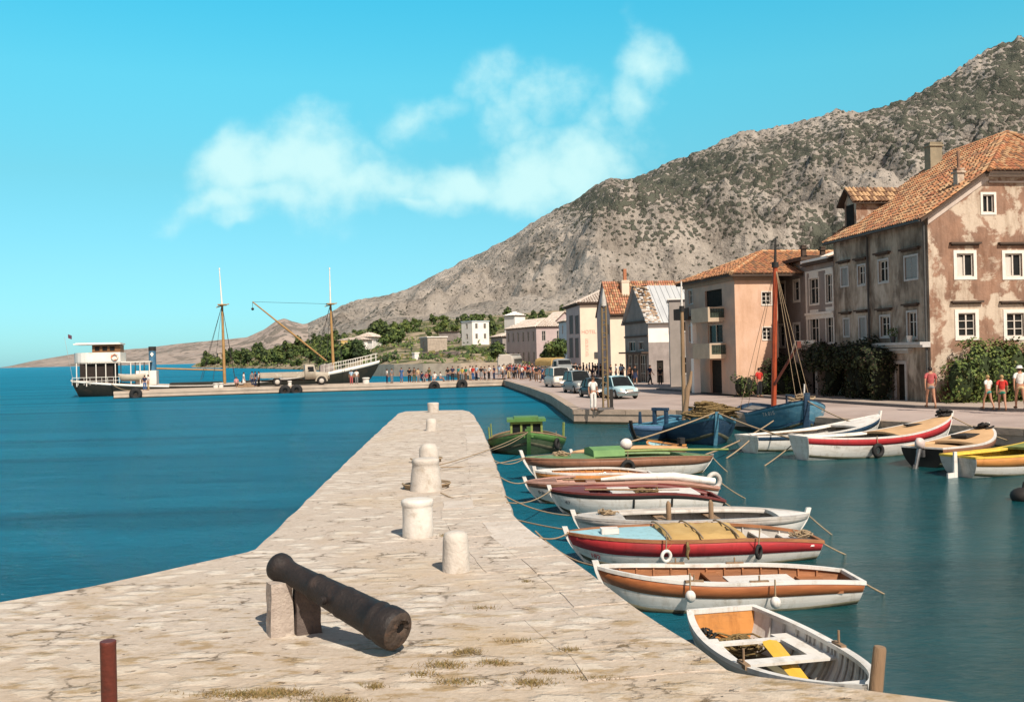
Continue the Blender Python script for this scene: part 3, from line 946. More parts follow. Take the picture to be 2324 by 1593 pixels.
for (r, z) in prof:
    rows.append([Mx @ Vector((r * cos(2 * pi * j / 40), r * sin(2 * pi * j / 40), z * kx)) for j in range(40)])
b.grid(rows, 0, True, True)
b.poly(rows[0][::-1])
b.build('barrel', M_iron, can)
# broken breech face with a hole where the knob was
b = MB()
rows = []
random.seed(5)
for i, (r, z) in enumerate([(.19, 1.60), (.178, 1.612), (.15, 1.618), (.12, 1.622), (.09, 1.625), (.06, 1.616), (.045, 1.60)]):
    row = []
    for j in range(40):
        rr = r * (1 + (.06 * sin(j * .9 + i) + random.uniform(-.04, .04)) * (1 if i > 1 else 0))
        row.append(Mx @ Vector((rr * cos(2 * pi * j / 40) + (.02 if i > 3 else 0), rr * sin(2 * pi * j / 40) + (.03 if i > 3 else 0), z * kx + (random.uniform(-.008, .008) if i > 1 else 0))))
    rows.append(row)
b.grid(rows, 0, True, True)
b.build('breech_face', M_face, can)
b = MB()
c0 = Mx @ Vector((.02, .03, 1.603 * kx)); 
b.poly([Mx @ Vector((.02 + .052 * cos(2 * pi * j / 14), .03 + .052 * sin(2 * pi * j / 14), 1.605 * kx)) for j in range(14)])
b.build('vent_hole', M_bore, can)
# trunnion stubs on the barrel
tx = ax.normalized().cross(Vector((0, 0, 1))).normalized()
mid = ax.normalized() * (.80 * kx)
for s in (-1, 1):
    b = MB()
    b.tube([mid + tx * s * .13, mid + tx * s * .205], .045, 12)
    b.build('trunnion', M_iron, can)

M_block = mat('block_stone', (.42, .36, .31), (.30, .25, .215), scale=7, rough=.95, bump=.9, bscale=30, c3=(.50, .44, .38), rng3=(.55, .65), scale3=4)
M_block2 = mat('shaded_block_stone', (.135, .105, .092), (.085, .068, .06), scale=7, rough=.95, bump=.9, bscale=30)  # shade of the cannon barrel put into this block's darker colour


def rough_block(p, w, d, h, rz, m, label, lean=0):
    b = MB()
    random.seed(int(w * 1000))
    rows = []
    for k in range(5):
        z = h * k / 4
        t = 1 - .10 * k / 4
        row = []
        for (a, c) in ((-1, -1), (-.3, -1.02), (.4, -.99), (1, -1), (1.02, 0), (1, 1), (.3, 1.03), (-.5, .98), (-1, 1), (-1.02, .1)):
            row.append((a * w / 2 * t + random.uniform(-.008, .008), c * d / 2 * t + random.uniform(-.008, .008), z + lean * a * w * (k == 4)))
        rows.append(row)
    b.grid(rows, 0, False, True)
    b.poly(rows[-1], 0)
    return tag(b.build('stone_block', m, loc=p, rz=rz), label, 'stone block', None)


p1 = G(630, 1447, QZ)
rough_block(Vector((p1.x, p1.y + .13, QZ - .01)), .25, .21, .565, radians(28), M_block, 'pale stone block under the raised end of the cannon')
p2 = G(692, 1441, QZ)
rough_block(Vector((p2.x, p2.y + .12, QZ - .01)), .27, .20, .50, radians(24), M_block2, 'stone block with painted shade beneath the cannon barrel')

# ---------------------------------------------------------------- iron post, wooden post
M_rust = mat('rusty_red_iron', (.13, .028, .018), (.085, .02, .014), scale=9, rough=.55, bump=.3, bscale=40, spec=.4, c3=(.05, .018, .014), rng3=(.56, .7), scale3=6)
pp = A(245, 1452, 7.0)
b = MB()
rr = 35 / FV * 7.0 / 2
h = pp.z - QZ
b.lathe([(rr * 1.0, 0), (rr, .02), (rr, h - .03), (rr * 1.02, h - .028), (rr * 1.02, h - .006), (rr * .97, h)], seg=24)
tag(b.build('iron_post', M_rust, loc=(pp.x, pp.y, QZ - .005)), 'rusty dark red iron post in the near left corner', 'post')
M_oldwood = mat('weathered_timber', (.30, .20, .12), (.21, .14, .085), scale=3, rough=.85, bump=.5, bscale=30, stretch=(6, 6, .6))
wp = G(1995, 1569, QZ)
b = MB()
wr = 15.5 / FV * wp.y
b.lathe([(wr, -.5), (wr * 1.02, 0), (wr * .97, .18), (wr * .93, .34), (wr * .8, .36)], M=Matrix.Rotation(radians(7), 4, 'Y'), seg=14)
tag(b.build('wooden_post', M_oldwood, loc=(wp.x, wp.y + .07, QZ)), 'short brown wooden mooring post beside the white dinghy', 'post')

# ---------------------------------------------------------------- dry grass in the joints
random.seed(21)
b = MB()
spots = [(1010, 1510, 60, 10, 90), (1060, 1480, 40, 8, 60), (1120, 1505, 45, 8, 50), (1040, 1548, 60, 8, 70), (850, 1558, 30, 7, 40), (960, 1530, 40, 7, 40), (1210, 1550, 55, 10, 80), (1290, 1475, 30, 5, 30), (560, 1578, 120, 10, 200), (650, 1572, 80, 9, 100),
         (1170, 1455, 60, 5, 30), (1100, 1380, 40, 4, 25), (1010, 1215, 20, 4, 25), (925, 1140, 15, 3, 20), (1195, 1320, 12, 3, 15), (1350, 1540, 60, 5, 40), (1260, 1525, 70, 5, 50), (760, 1590, 90, 8, 90)]
for (vx, vy, sx, sy, n_) in spots:
    for i in range(int(n_ * 4.5)):
        p = G(vx + random.gauss(0, sx * .45), vy + random.gauss(0, sy * .45), QZ)
        if p.y < 7.0 or p.y > 45: continue
        hh = random.uniform(.01, .045)
        a = random.uniform(0, 6.28); w = .004
        lx, ly = random.uniform(-.04, .04), random.uniform(-.04, .04)
        b.poly([(p.x + w * cos(a), p.y + w * sin(a), QZ), (p.x - w * cos(a), p.y - w * sin(a), QZ), (p.x + lx, p.y + ly, QZ + hh)], random.choice((0, 0, 1)))
M_dry = mat('dry_grass', (.30, .205, .085), (.22, .155, .065), scale=3, rough=.9)
M_grn = mat('sparse_grass', (.15, .135, .045), (.19, .145, .055), scale=3, rough=.9)
tag(b.build('dry_grass', [M_dry, M_grn]), 'dry yellow grass growing in the joints of the mole', 'grass', kind='stuff')
# ================================================================== HOUSES
Z = Vector((0, 0, 1))
CLAY = [mat('clay_tile_orange', (.47, .23, .11), (.38, .18, .085), scale=4, rough=.9), mat('clay_tile_ochre', (.52, .34, .19), (.43, .27, .145), scale=4, rough=.9),
        mat('clay_tile_brown', (.25, .145, .085), (.18, .105, .065), scale=4, rough=.9), mat('clay_tile_red', (.40, .17, .09), (.33, .135, .07), scale=4, rough=.9)]
PALE = [mat('pale_tile', (.66, .58, .50), (.58, .50, .43), scale=4, rough=.9), mat('pale_tile_worn', (.60, .50, .42), (.52, .44, .36), scale=4, rough=.9)]
REDS = [CLAY[3], mat('clay_tile_rose', (.46, .22, .14), (.40, .18, .11), scale=4, rough=.9), CLAY[2], CLAY[1]]
M_under = mat('eave_boards', (.09, .06, .045), (.06, .045, .035), scale=4, rough=.9)
M_glass = mat('window_glass', (.012, .014, .015), (.02, .023, .024), scale=1.5, rough=.2, spec=.10)
M_trim = mat('window_surround', (.74, .69, .62), (.64, .59, .52), scale=5, rough=.8, bump=.2)
M_trimg = mat('grey_surround', (.50, .48, .46), (.41, .39, .37), scale=5, rough=.85, bump=.2)
M_sash = mat('painted_sash', (.62, .57, .50), (.54, .49, .43), scale=8, rough=.6)
M_shut = mat('grey_shutter', (.33, .335, .32), (.25, .25, .24), scale=9, rough=.75, stretch=(1, 1, 9))
M_shutd = mat('dark_shutter', (.12, .10, .095), (.085, .075, .07), scale=9, rough=.75, stretch=(1, 1, 9))
M_door = mat('dark_door', (.022, .02, .018), (.035, .03, .025), scale=5, rough=.8, spec=.04)
M_pipe = mat('downpipe_zinc', (.07, .072, .072), (.05, .05, .05), scale=5, rough=.5)
M_curt = mat('white_curtain', (.60, .56, .50), (.48, .45, .40), scale=6, rough=.9, stretch=(8, 8, .3))


class Face:
    "a vertical wall plane in a house frame: u along the wall, o outwards, z up"
    def __init__(s, root_mat, P0, ux, n):
        s.M = root_mat; s.P0 = Vector(P0); s.ux = Vector(ux); s.n = Vector(n)

    def p(s, u, o, z):
        return s.P0 + s.ux * u + s.n * o + Z * z

    def uz(s, vx, vy):
        "wall coordinates seen at a survey pixel"
        P0 = s.M @ s.P0
        n = s.M.to_3x3() @ s.n
        ux = s.M.to_3x3() @ s.ux
        d = ray(vx, vy)
        t = (P0 - CAM).dot(n) / d.dot(n)
        q = CAM + d * t - P0
        return q.dot(ux), q.z

    def rect(s, x0, x1, y0, y1):
        xm, ym = (x0 + x1) / 2, (y0 + y1) / 2
        ua, ub = s.uz(x0, ym)[0], s.uz(x1, ym)[0]
        return (min(ua, ub), max(ua, ub), s.uz(xm, y1)[1], s.uz(xm, y0)[1])


def wall_panel(b, F, u0, u1, z0, z1, ops, dep=.16, mi=0):
    us = sorted({u0, u1, *[min(max(v, u0), u1) for o in ops for v in o[:2]]})
    zs = sorted({z0, z1, *[min(max(v, z0), z1) for o in ops for v in o[2:4]]})
    for a, c in zip(us, us[1:]):
        for d, e in zip(zs, zs[1:]):
            um, zm = (a + c) / 2, (d + e) / 2
            if any(o[0] < um < o[1] and o[2] < zm < o[3] for o in ops):
                continue
            b.poly([F.p(a, 0, d), F.p(c, 0, d), F.p(c, 0, e), F.p(a, 0, e)], mi)
    for (a, c, d, e) in [o[:4] for o in ops]:
        for q in (((a, d), (c, d)), ((c, d), (c, e)), ((c, e), (a, e)), ((a, e), (a, d))):
            (ua, za), (ub, zb_) = q
            b.poly([F.p(ua, 0, za), F.p(ub, 0, zb_), F.p(ub, -dep, zb_), F.p(ua, -dep, za)], mi)


def fbox(b, F, u0, u1, o0, o1, z0, z1, mi=0):
    P = [F.p(u, o, z) for z in (z0, z1) for (u, o) in ((u0, o0), (u1, o0), (u1, o1), (u0, o1))]
    for q in ((0, 3, 2, 1), (4, 5, 6, 7), (0, 1, 5, 4), (1, 2, 6, 5), (2, 3, 7, 6), (3, 0, 4, 7)):
        b.poly([P[i] for i in q], mi)


def window(root, F, op, casing=.14, mtrim=None, sash=True, shutter=None, lintel=0, sill=True, cols=2, rows=2, curtain=False, glass=None, proud=.035, head=0):
    "window part (surround and sashes) with panes, shutters and lintel as sub-parts"
    (a, c, d, e) = op
    b = MB()
    k = casing
    if k > 0:
        fbox(b, F, a - k, a, -.02, proud, d - k, e + k); fbox(b, F, c, c + k, -.02, proud, d - k, e + k)
        fbox(b, F, a, c, -.02, proud, e, e + k + head); fbox(b, F, a, c, -.02, proud, d - k, d)
    w = min(.06, (c - a) * .09)
    n0 = len(b.f)
    if sash:
        fbox(b, F, a, a + w, -.12, -.07, d, e, 1); fbox(b, F, c - w, c, -.12, -.07, d, e, 1)
        fbox(b, F, a + w, c - w, -.12, -.07, e - w, e, 1); fbox(b, F, a + w, c - w, -.12, -.07, d, d + w, 1)
        for i in range(1, cols):
            u = lerp(a, c, i / cols)
            fbox(b, F, u - w * .55, u + w * .55, -.115, -.065, d + w, e - w, 1)
        for i in range(1, rows):
            z = lerp(d, e, i / rows + (.0 if rows > 2 else .12))
            fbox(b, F, a + w, c - w, -.11, -.075, z - w * .3, z + w * .3, 1)
    o = b.build('window', [mtrim or M_trim, M_sash], root)
    b = MB()
    b.poly([F.p(a, -.135, d), F.p(c, -.135, d), F.p(c, -.135, e), F.p(a, -.135, e)])
    b.build('pane', glass or M_glass, o)
    if curtain:
        b = MB()
        um = lerp(a, c, .52)
        b.poly([F.p(a + .05, -.128, d + .05), F.p(um, -.128, d + .05), F.p(um, -.128, lerp(d, e, .85)), F.p(a + .05, -.128, e - .05)])
        b.build('curtain', M_curt, o)
    if shutter is not None:
        for (p, q) in ((a, (a + c) / 2 - .01), ((a + c) / 2 + .01, c)):
            b = MB()
            fbox(b, F, p, q, -.07, -.03, d, e)
            nl = max(4, int((e - d) / .14))
            for i in range(nl):
                z = lerp(d + .04, e - .04, (i + .5) / nl)
                fbox(b, F, p + .04, q - .04, -.03, -.012, z - .028, z + .028)
            b.build('shutter', shutter, o)
    if lintel:
        b = MB()
        z = e + k + lintel
        fbox(b, F, a - k - .10, c + k + .10, -.01, .10, z, z + .07); fbox(b, F, a - k - .2, c + k + .2, -.01, .20, z + .07, z + .16)
        b.build('lintel', M_under if lintel > .05 else M_trim, o)
    return o


def tile_plane(b, poly, per=.24, row=.42, mats=4, lift=.02):
    "courses of half-round tiles on one convex roof plane (poly[0]->poly[1] is the eave)"
    P = [Vector(p) for p in poly]
    e = (P[1] - P[0]).normalized()
    nn = (P[1] - P[0]).cross(P[2] - P[0]).normalized()
    if nn.z < 0: nn = -nn
    s = nn.cross(e)
    if s.z < 0: s = -s
    Q = [((p - P[0]).dot(e), (p - P[0]).dot(s)) for p in P]
    b.poly(P if (P[1] - P[0]).cross(P[2] - P[0]).z > 0 else P[::-1], 2)
    e0, e1 = min(q[0] for q in Q), max(q[0] for q in Q)
    nr = max(1, int((e1 - e0) / per))
    for i in range(nr):
        ec = e0 + (i + .5) * (e1 - e0) / nr
        ys = []
        for (q, r) in zip(Q, Q[1:] + Q[:1]):
            if (q[0] - ec) * (r[0] - ec) < 0:
                ys.append(q[1] + (r[1] - q[1]) * (ec - q[0]) / (r[0] - q[0]))
        if len(ys) < 2: continue
        s0, s1 = min(ys) - .04, max(ys)
        k = max(1, int(round((s1 - s0) / row)))
        R = per * .46
        for j in range(k):
            a = s0 + (s1 - s0) * j / k; c = s0 + (s1 - s0) * (j + 1) / k + .03
            mi = random.choices(range(mats), weights=[5, 4, 3, 3, 1][:mats])[0]
            jx = random.uniform(-.015, .015); h0 = lift + random.uniform(.02, .045); h1 = lift
            rows = []
            for (sv, h, rr) in ((a, h0, R), (c, h1, R * .85)):
                rows.append([P[0] + e * (ec + jx + rr * cos(pi * m / 4)) + s * sv + nn * (h + rr * .85 * sin(pi * m / 4)) for m in range(5)])
            b.grid(rows, mi, True, flip=True)
            b.poly([rows[0][m] for m in range(5)], 2)


def roof(root, polys, clay, per=.24, row=.42, name='roof', thick=.14):
    random.seed(len(polys) * 31 + int(per * 100))
    b = MB()
    for p in polys:
        tile_plane(b, p, per, row, len(clay))
    # underside and edge boards
    n = len(clay)
    for p in polys:
        q = [Vector(v) - Z * thick for v in p]
        up = (Vector(p[1]) - Vector(p[0])).cross(Vector(p[2]) - Vector(p[0])).z > 0
        b.poly(q[::-1] if up else q, n)
        for i in range(len(p)):
            j = (i + 1) % len(p)
            b.poly([q[i], q[j], Vector(p[j]) - Z * .01, Vector(p[i]) - Z * .01], n)
    return b.build(name, clay + [M_under], root)


def ridge_caps(root, segs, clay, r=.13, name='ridge_tiles'):
    b = MB()
    for (p, q) in segs:
        p, q = Vector(p), Vector(q)
        n = max(1, int((q - p).length / .42))
        for i in range(n):
            a = p.lerp(q, i / n); c = p.lerp(q, (i + 1.06) / n)
            b.tube([a + Z * .05, c + Z * .02], [r, r * .88], 8, random.randrange(len(clay)))
    return b.build(name, clay, root)


def house_root(name, P, ang, label, cat='house', group=None):
    r = empty(name, P, ang, label, cat, group)
    M = Matrix.Translation(P) @ Matrix.Rotation(ang, 4, 'Z')
    return r, M


def chimney(root, x, y, z0, z1, w, d, m, pot=0, name='chimney'):
    b = MB()
    b.box((x, y, (z0 + z1) / 2), (w, d, z1 - z0)); b.box((x, y, z1 - .12), (w + .14, d + .14, .10)); b.box((x, y, z1 + .03), (w + .05, d + .05, .06))
    if pot: b.tube([(x, y, z1), (x, y, z1 + pot)], .07, 8)
    return b.build(name, m, root)


# plaster
M_old1 = mat('flaking_russet_plaster', (.31, .185, .125), (.22, .135, .095), scale=1.1, rough=.95, bump=.9, bscale=9, c3=(.50, .415, .325), rng3=(.485, .535), scale3=.6, grime=((.52, .45, .40), .9, (.46, .68), (2.2, 2.2, .55)))
M_old2 = mat('stained_grey_plaster', (.42, .335, .26), (.19, .145, .11), scale=.75, rough=.95, bump=.9, bscale=9, c3=(.50, .41, .33), rng3=(.53, .62), scale3=.5, rng=(.38, .58), stretch=(1, 1, .6), grime=((.52, .48, .44), 1.3, (.46, .66), (2.4, 2.4, .6)))
M_gplast = mat('grey_roughcast', (.29, .245, .22), (.225, .19, .172), scale=.9, rough=.95, bump=.7, bscale=16, c3=(.36, .33, .31), rng3=(.55, .7), scale3=.7)
M_pink = mat('salmon_plaster', (.64, .42, .295), (.58, .37, .255), scale=.55, rough=.92, bump=.4, bscale=14, c3=(.66, .45, .34), rng3=(.5, .68), scale3=.35, grime=((.74, .68, .62), .8, (.46, .70), (1.6, 1.6, .6)))
M_cream = mat('cream_plaster', (.70, .61, .48), (.63, .53, .42), scale=.5, rough=.92, bump=.3, bscale=10)
M_white = mat('white_plaster', (.80, .77, .72), (.73, .69, .64), scale=.6, rough=.92, bump=.3, bscale=10, c3=(.58, .52, .46), rng3=(.62, .75), scale3=.6)
M_gwall = mat('grey_stone_wall', (.33, .29, .27), (.24, .21, .195), scale=1.1, rough=.95, bump=.7, bscale=7)
M_mauve = mat('mauve_plaster', (.47, .38, .36), (.40, .32, .31), scale=.7, rough=.95, bump=.3)
M_stone = mat('rubble_stone', (.42, .36, .29), (.29, .245, .20), scale=1.6, rough=.95, bump=1.0, bscale=4)
M_yel = mat('yellow_plaster', (.70, .50, .20), (.62, .43, .17), scale=.6, rough=.92)

# ---------------------------------------------------------------- large weathered house on the right
A1 = radians(8.6)
P1 = Vector((20.25, 46.9, PZ - .02))
r1, R1 = house_root('weathered_house', P1, A1, 'large old house with flaking russet plaster and orange tiled roof on the right', 'house')
ZE, ZR, YD, XW = 9.05, 14.05, 9.55, 15.54      # heights above the pavement
FL = Face(R1, (0, 0, 0), (0, 1, 0), (-1, 0, 0))
FG = Face(R1, (0, 0, 0), (1, 0, 0), (0, -1, 0))
ks = (ZR - ZE) / (XW / 2)
gops = []
spec = [((2164, 2216, 568, 635), .16, 2), ((2274, 2326, 568, 635), .16, 2), ((2167, 2221, 702, 772), .18, 1), ((2277, 2331, 702, 772), .18, 1)]
for (rc, k, fl) in spec:
    a, c, d, e = FG.rect(*rc)
    op = (a + k, c - k, d + k, e - k)
    gops.append((op, k, fl))
step = gops[1][0][0] - gops[0][0][0]
for base in (gops[0], gops[2]):
    for m in (2, 3, 4):
        o = base[0]
        gops.append(((o[0] + step * m, o[1] + step * m, o[2], o[3]), base[1], base[2]))
att = []
a, c, d, e = FG.rect(2225, 2260.5, 436.5, 488)
for sft in (0, 4.6):
    att.append((a + .12 + sft, c - .12 + sft, d + .12, e - .12))
b = MB()
ZC = max(att[0][3] + .1, ZE + 1.2)
wall_panel(b, FG, 0, XW, 0, ZE - .001, [o[0] for o in gops])
uL = (ZC - ZE) / ks
wall_panel(b, FG, uL, XW - uL, ZE - .001, ZC, [o for o in att])
ZH = 11.15
uH = (ZH - ZE) / ks
b.poly([FG.p(0, 0, ZE - .001), FG.p(uL, 0, ZE - .001), FG.p(uL, 0, ZC)]); b.poly([FG.p(XW, 0, ZE - .001), FG.p(XW - uL, 0, ZC), FG.p(XW - uL, 0, ZE - .001)])
b.poly([FG.p(uL, 0, ZC), FG.p(XW - uL, 0, ZC), FG.p(XW - uH, 0, ZH), FG.p(uH, 0, ZH)])
b.poly([(XW, 0, 0), (XW, YD, 0), (XW, YD, ZE), (XW, 0, ZE)])
b.poly([(0, YD, 0), (0, YD, ZE), (XW / 2, YD, ZR), (XW, YD, ZE), (XW, YD, 0)])
b.build('gable_wall', M_old1, r1)
lrects = [((1908, 1927, 605, 652), 'shut'), ((1946, 1966, 599, 650), 'half'), ((1993, 2018, 587, 644), 'open'), ((2052, 2085, 578, 637), 'shut'),
          ((1914, 1930, 721, 766), 'shut'), ((1949, 1968, 717, 771), 'shut'), ((1997, 2022, 714, 768), 'open'), ((2058, 2083, 704, 771), 'open')]
lops = []
for rc, st in lrects:
    a, c, d, e = FL.rect(*rc)
    k = .10
    lops.append(((a + k, c - k, d + k, e - k), st))
dr = FL.rect(2035, 2056, 826, 915)
door = (dr[0], dr[1], 0.0, dr[3])
b = MB()
wall_panel(b, FL, 0, YD, 0, ZE, [o[0] for o in lops] + [door], .2)
b.build('side_wall', M_old2, r1)
for (op, k, fl) in gops:
    window(r1, FG, op, k, M_trim, lintel=.22 if fl == 2 else .25, rows=3 if fl == 1 else 1, curtain=fl == 2, cols=2)
for op in att:
    window(r1, FG, op, .12, M_trim, rows=1)
for op, st in lops:
    window(r1, FL, op, .10, M_trimg, sash=st != 'shut', shutter=M_shut if st == 'shut' else None, lintel=.18, rows=2)
# front door with white surround and cornice
b = MB()
(a, c, d, e) = door
fbox(b, FL, a - .16, a, -.02, .06, 0, e + .16); fbox(b, FL, c, c + .16, -.02, .06, 0, e + .16); fbox(b, FL, a, c, -.02, .06, e, e + .16)
fbox(b, FL, a - .5, c + .5, -.01, .12, e + .55, e + .68); fbox(b, FL, a - .75, c + .75, -.01, .30, e + .68, e + .80)
dd = b.build('door', M_trimg, r1)
b = MB(); fbox(b, FL, a, c, -.19, -.15, 0.02, e); b.build('door_leaf', M_door, dd)
# ledge over the ground floor
la = FL.uz(2000, 776); lb = FL.uz(2118, 778)
b = MB()
zl = (la[1] + lb[1]) / 2
fbox(b, FL, 0, la[0], .0, .55, zl - .14, zl); fbox(b, FL, 0, la[0], 0, .42, zl - .26, zl - .14)
b.build('ledge', M_trimg, r1)
LEDGE = (FL, la[0], zl)
# downpipes and gutter
b = MB()
u_ = FL.uz(1973, 620)[0]
b.tube([FL.p(u_, .10, .1), FL.p(u_, .10, ZE - .35), FL.p(u_ - .02, .45, ZE - .15)], .055, 8)
b.tube([FL.p(.18, .10, .1), FL.p(.18, .10, ZE - .35), FL.p(.18, .45, ZE - .15)], .055, 8)
b.tube([FL.p(-.2, .52, ZE - .25), FL.p(YD + .2, .52, ZE - .25)], .075, 8)
b.build('downpipe', M_pipe, r1)
ov = .5
zl_ = ZE - ov * ks + .12
hip = [(uH - .25, -.5, ZH + .02), (XW - uH + .25, -.5, ZH + .02), (XW / 2, 4.6, ZR + .12)]
lp_ = [(-ov, YD + .3, zl_), (-ov, -.3, zl_), (uH - .25, -.3, ZH + .02), (XW / 2, 4.6, ZR + .12), (XW / 2, YD + .3, ZR + .12)]
rp_ = [(XW + ov, -.3, zl_), (XW + ov, YD + .3, zl_), (XW / 2, YD + .3, ZR + .12), (XW / 2, 4.6, ZR + .12), (XW - uH + .25, -.3, ZH + .02)]
rf = roof(r1, [lp_, hip, rp_], CLAY, .21, .40)
ridge_caps(rf, [(hip[0], hip[2]), (hip[1], hip[2]), (hip[2], lp_[4])], CLAY)
# verge plaster band under the gable tiles and cornice under the half hip
b = MB()
for s in (0, 1):
    q = [(0, ZE), (uH, ZH), (uH, ZH - .38), (0, ZE - .42)]
    pts = [FG.p(u if not s else XW - u, .05, z) for u, z in q]
    pb2 = [FG.p(u if not s else XW - u, -.01, z) for u, z in q]
    b.poly(pts); b.poly([pts[3], pts[2], pb2[2], pb2[3]])
fbox(b, FG, uH - .1, XW - uH + .1, -.01, .22, ZH - .22, ZH - .06); fbox(b, FG, uH, XW - uH, -.01, .10, ZH - .50, ZH - .42)
b.build('cornice', mat('pale_cornice', (.52, .44, .38), (.42, .35, .30), scale=3, rough=.9), r1)
M_chim = mat('chimney_render', (.33, .28, .19), (.25, .21, .145), scale=2, rough=.9, bump=.4)
chimney(r1, 6.0, 8.85, 12.4, 14.5, .75, .6, M_chim)
chimney(r1, 2.3, .9, 10.3, 11.45, .36, .36, M_old1, pot=.95)
# dormer at the far end of the roof
dm = MB()
x0, x1, y0, y1 = .75, 5.2, 8.2, 9.55
zb0, ze_, zr_ = 9.6, 11.1, 11.85
dm.poly([(x0, y0, zb0), (x0, y1, zb0), (x0, y1, ze_), (x0, (y0 + y1) / 2, zr_), (x0, y0, ze_)])
dm.poly([(x0, y0, zb0), (x0, y0, ze_), (x0 + 2.9, y0, ze_)]); dm.poly([(x0, y1, zb0), (x0 + 2.9, y1, ze_), (x0, y1, ze_)])
dz = dm.build('dormer', M_old1, r1)
FD = Face(R1, (x0, y0, 0), (0, 1, 0), (-1, 0, 0))
b = MB(); fbox(b, FD, .25, 1.1, .005, .03, 9.75, 10.95); b.build('dormer_window', M_door, dz)
ym = (y0 + y1) / 2
roof(dz, [[(x0 - .35, y0 - .3, ze_ - .1), (x1 - 1.6, y0 - .3, ze_ - .1), (x1, ym, zr_ + .06), (x0 - .35, ym, zr_ + .06)],
          [(x1 - 1.6, y1 + .3, ze_ - .1), (x0 - .35, y1 + .3, ze_ - .1), (x0 - .35, ym, zr_ + .06), (x1, ym, zr_ + .06)]], [CLAY[1], CLAY[2], CLAY[2], CLAY[1]], .21, .40, 'dormer_roof', .1)

# ---------------------------------------------------------------- the two grey town houses
U1 = Vector((-sin(A1), cos(A1), 0)); W1 = Vector((cos(A1), sin(A1), 0))
P2 = P1 + U1 * 9.62
r2, R2 = house_root('grey_town_house', P2, A1, 'grey terraced house with white window surrounds and white parapet beside the old house', 'house', None)
F2 = Face(R2, (0, 0, 0), (0, 1, 0), (-1, 0, 0))
W2 = F2.uz(1831, 700)[0]
ops = []
for rc in ((1838, 1858, 632, 690), (1875, 1894, 622, 686), (1840, 1859, 722, 781), (1876, 1898, 716, 778)):
    a, c, d, e = F2.rect(*rc); ops.append((max(a, .1), min(c, W2 - .1), d, e))
a, c, d, e = F2.rect(1838, 1854, 832, 900)
arch = (a, c, 0, e)
H2 = F2.uz(1862, 592)[1]
b = MB()
wall_panel(b, F2, 0, W2, 0, H2, ops + [arch], .18)
D2 = 9
b.poly([(0, 0, 0), (D2, 0, 0), (D2, 0, H2), (0, 0, H2)]); b.poly([(0, W2, 0), (0, W2, H2), (D2, W2, H2), (D2, W2, 0)]); b.poly([(D2, 0, 0), (D2, W2, 0), (D2, W2, H2), (D2, 0, H2)])
b.build('wall', M_gplast, r2)
for i, o in enumerate(ops):
    window(r2, F2, o, .09, M_trim, rows=2, head=.28 if i < 2 else .42)
b = MB()
zb_ = F2.uz(1862, 712)[1]
fbox(b, F2, 0, W2, -.01, .16, zb_ - .05, zb_ + .1); fbox(b, F2, 0, W2, -.01, .08, zb_ - .3, zb_ - .05)
fbox(b, F2, W2 - .16, W2, -.01, .06, 2.2, H2 - .5); fbox(b, F2, 0, .12, -.01, .05, 2.2, H2 - .5); fbox(b, F2, 0, W2, -.01, .05, H2 - .62, H2 - .5)
b.build('trim_band', M_trim, r2)
b = MB(); fbox(b, F2, -.0, W2 + .05, -.02, .35, H2 - .18, H2 - .02); b.build('eave_board', M_under, r2)
b = MB()
# low pitched roof with white parapet along the street
b.poly([(-.3, -.0, H2), (-.3, W2, H2), (D2 / 2, W2, H2 + 1.3), (D2 / 2, 0, H2 + 1.3)][::-1]); b.poly([(D2, 0, H2), (D2, W2, H2), (D2 / 2, W2, H2 + 1.3), (D2 / 2, 0, H2 + 1.3)])
b.build('roof', CLAY[0], r2)
b = MB()
b.poly([(-.32, W2 - .14, H2), (-.32, W2 + .12, H2), (3.4, W2 + .12, H2 + 1.3), (3.4, W2 - .14, H2 + 1.3)][::-1])
for y in (W2 - .14, W2 + .12):
    b.poly([(-.32, y, H2 - .2), (3.4, y, H2 + .9), (3.4, y, H2 + 1.3), (-.32, y, H2)])
b.poly([(-.32, W2 - .14, H2 - .2), (-.32, W2 + .12, H2 - .2), (-.32, W2 + .12, H2), (-.32, W2 - .14, H2)])
fbox(b, F2, .0, W2 - .14, .3, .42, H2 + .0, H2 + .14)
b.build('parapet', M_white, r2)
# outside stair with white string rising to the first floor, arch below
b = MB()
n_ = 9
for i in range(n_):
    fbox(b, F2, W2 + 1.5 - i * .24 - .24, W2 + 1.5 - i * .24, .02, 1.0, 0, .30 * (i + 1))
st = b.build('stair', M_gplast, r2)
b = MB()
P_ = [F2.p(W2 + 1.6, 1.02, .45), F2.p(W2 - .7, 1.02, 3.25), F2.p(.4, 1.02, 3.25), F2.p(.4, 1.02, 3.0), F2.p(W2 - .62, 1.02, 3.0), F2.p(W2 + 1.6, 1.02, .12)]
Q_ = [p + Vector((-.12, 0, 0)) for p in P_]
b.poly(P_); b.poly(Q_[::-1])
for i in range(6):
    j = (i + 1) % 6
    b.poly([P_[i], P_[j], Q_[j], Q_[i]])
b.build('stair_rail', M_trim, st)
b = MB()
fbox(b, F2, .3, W2 - .7, .02, 1.0, 2.7, 2.98)
fbox(b, F2, .3, .6, .02, 1.0, 0, 2.7)
b.build('landing', M_gplast, r2)
b = MB(); b.poly([F2.p(a_, -.15, z_) for a_, z_ in ((a, 0), (c, 0), (c, e - .3), ((a + c) / 2 + .25, e - .06), ((a + c) / 2, e), ((a + c) / 2 - .25, e - .06), (a, e - .3))]); b.build('door', M_door, r2)

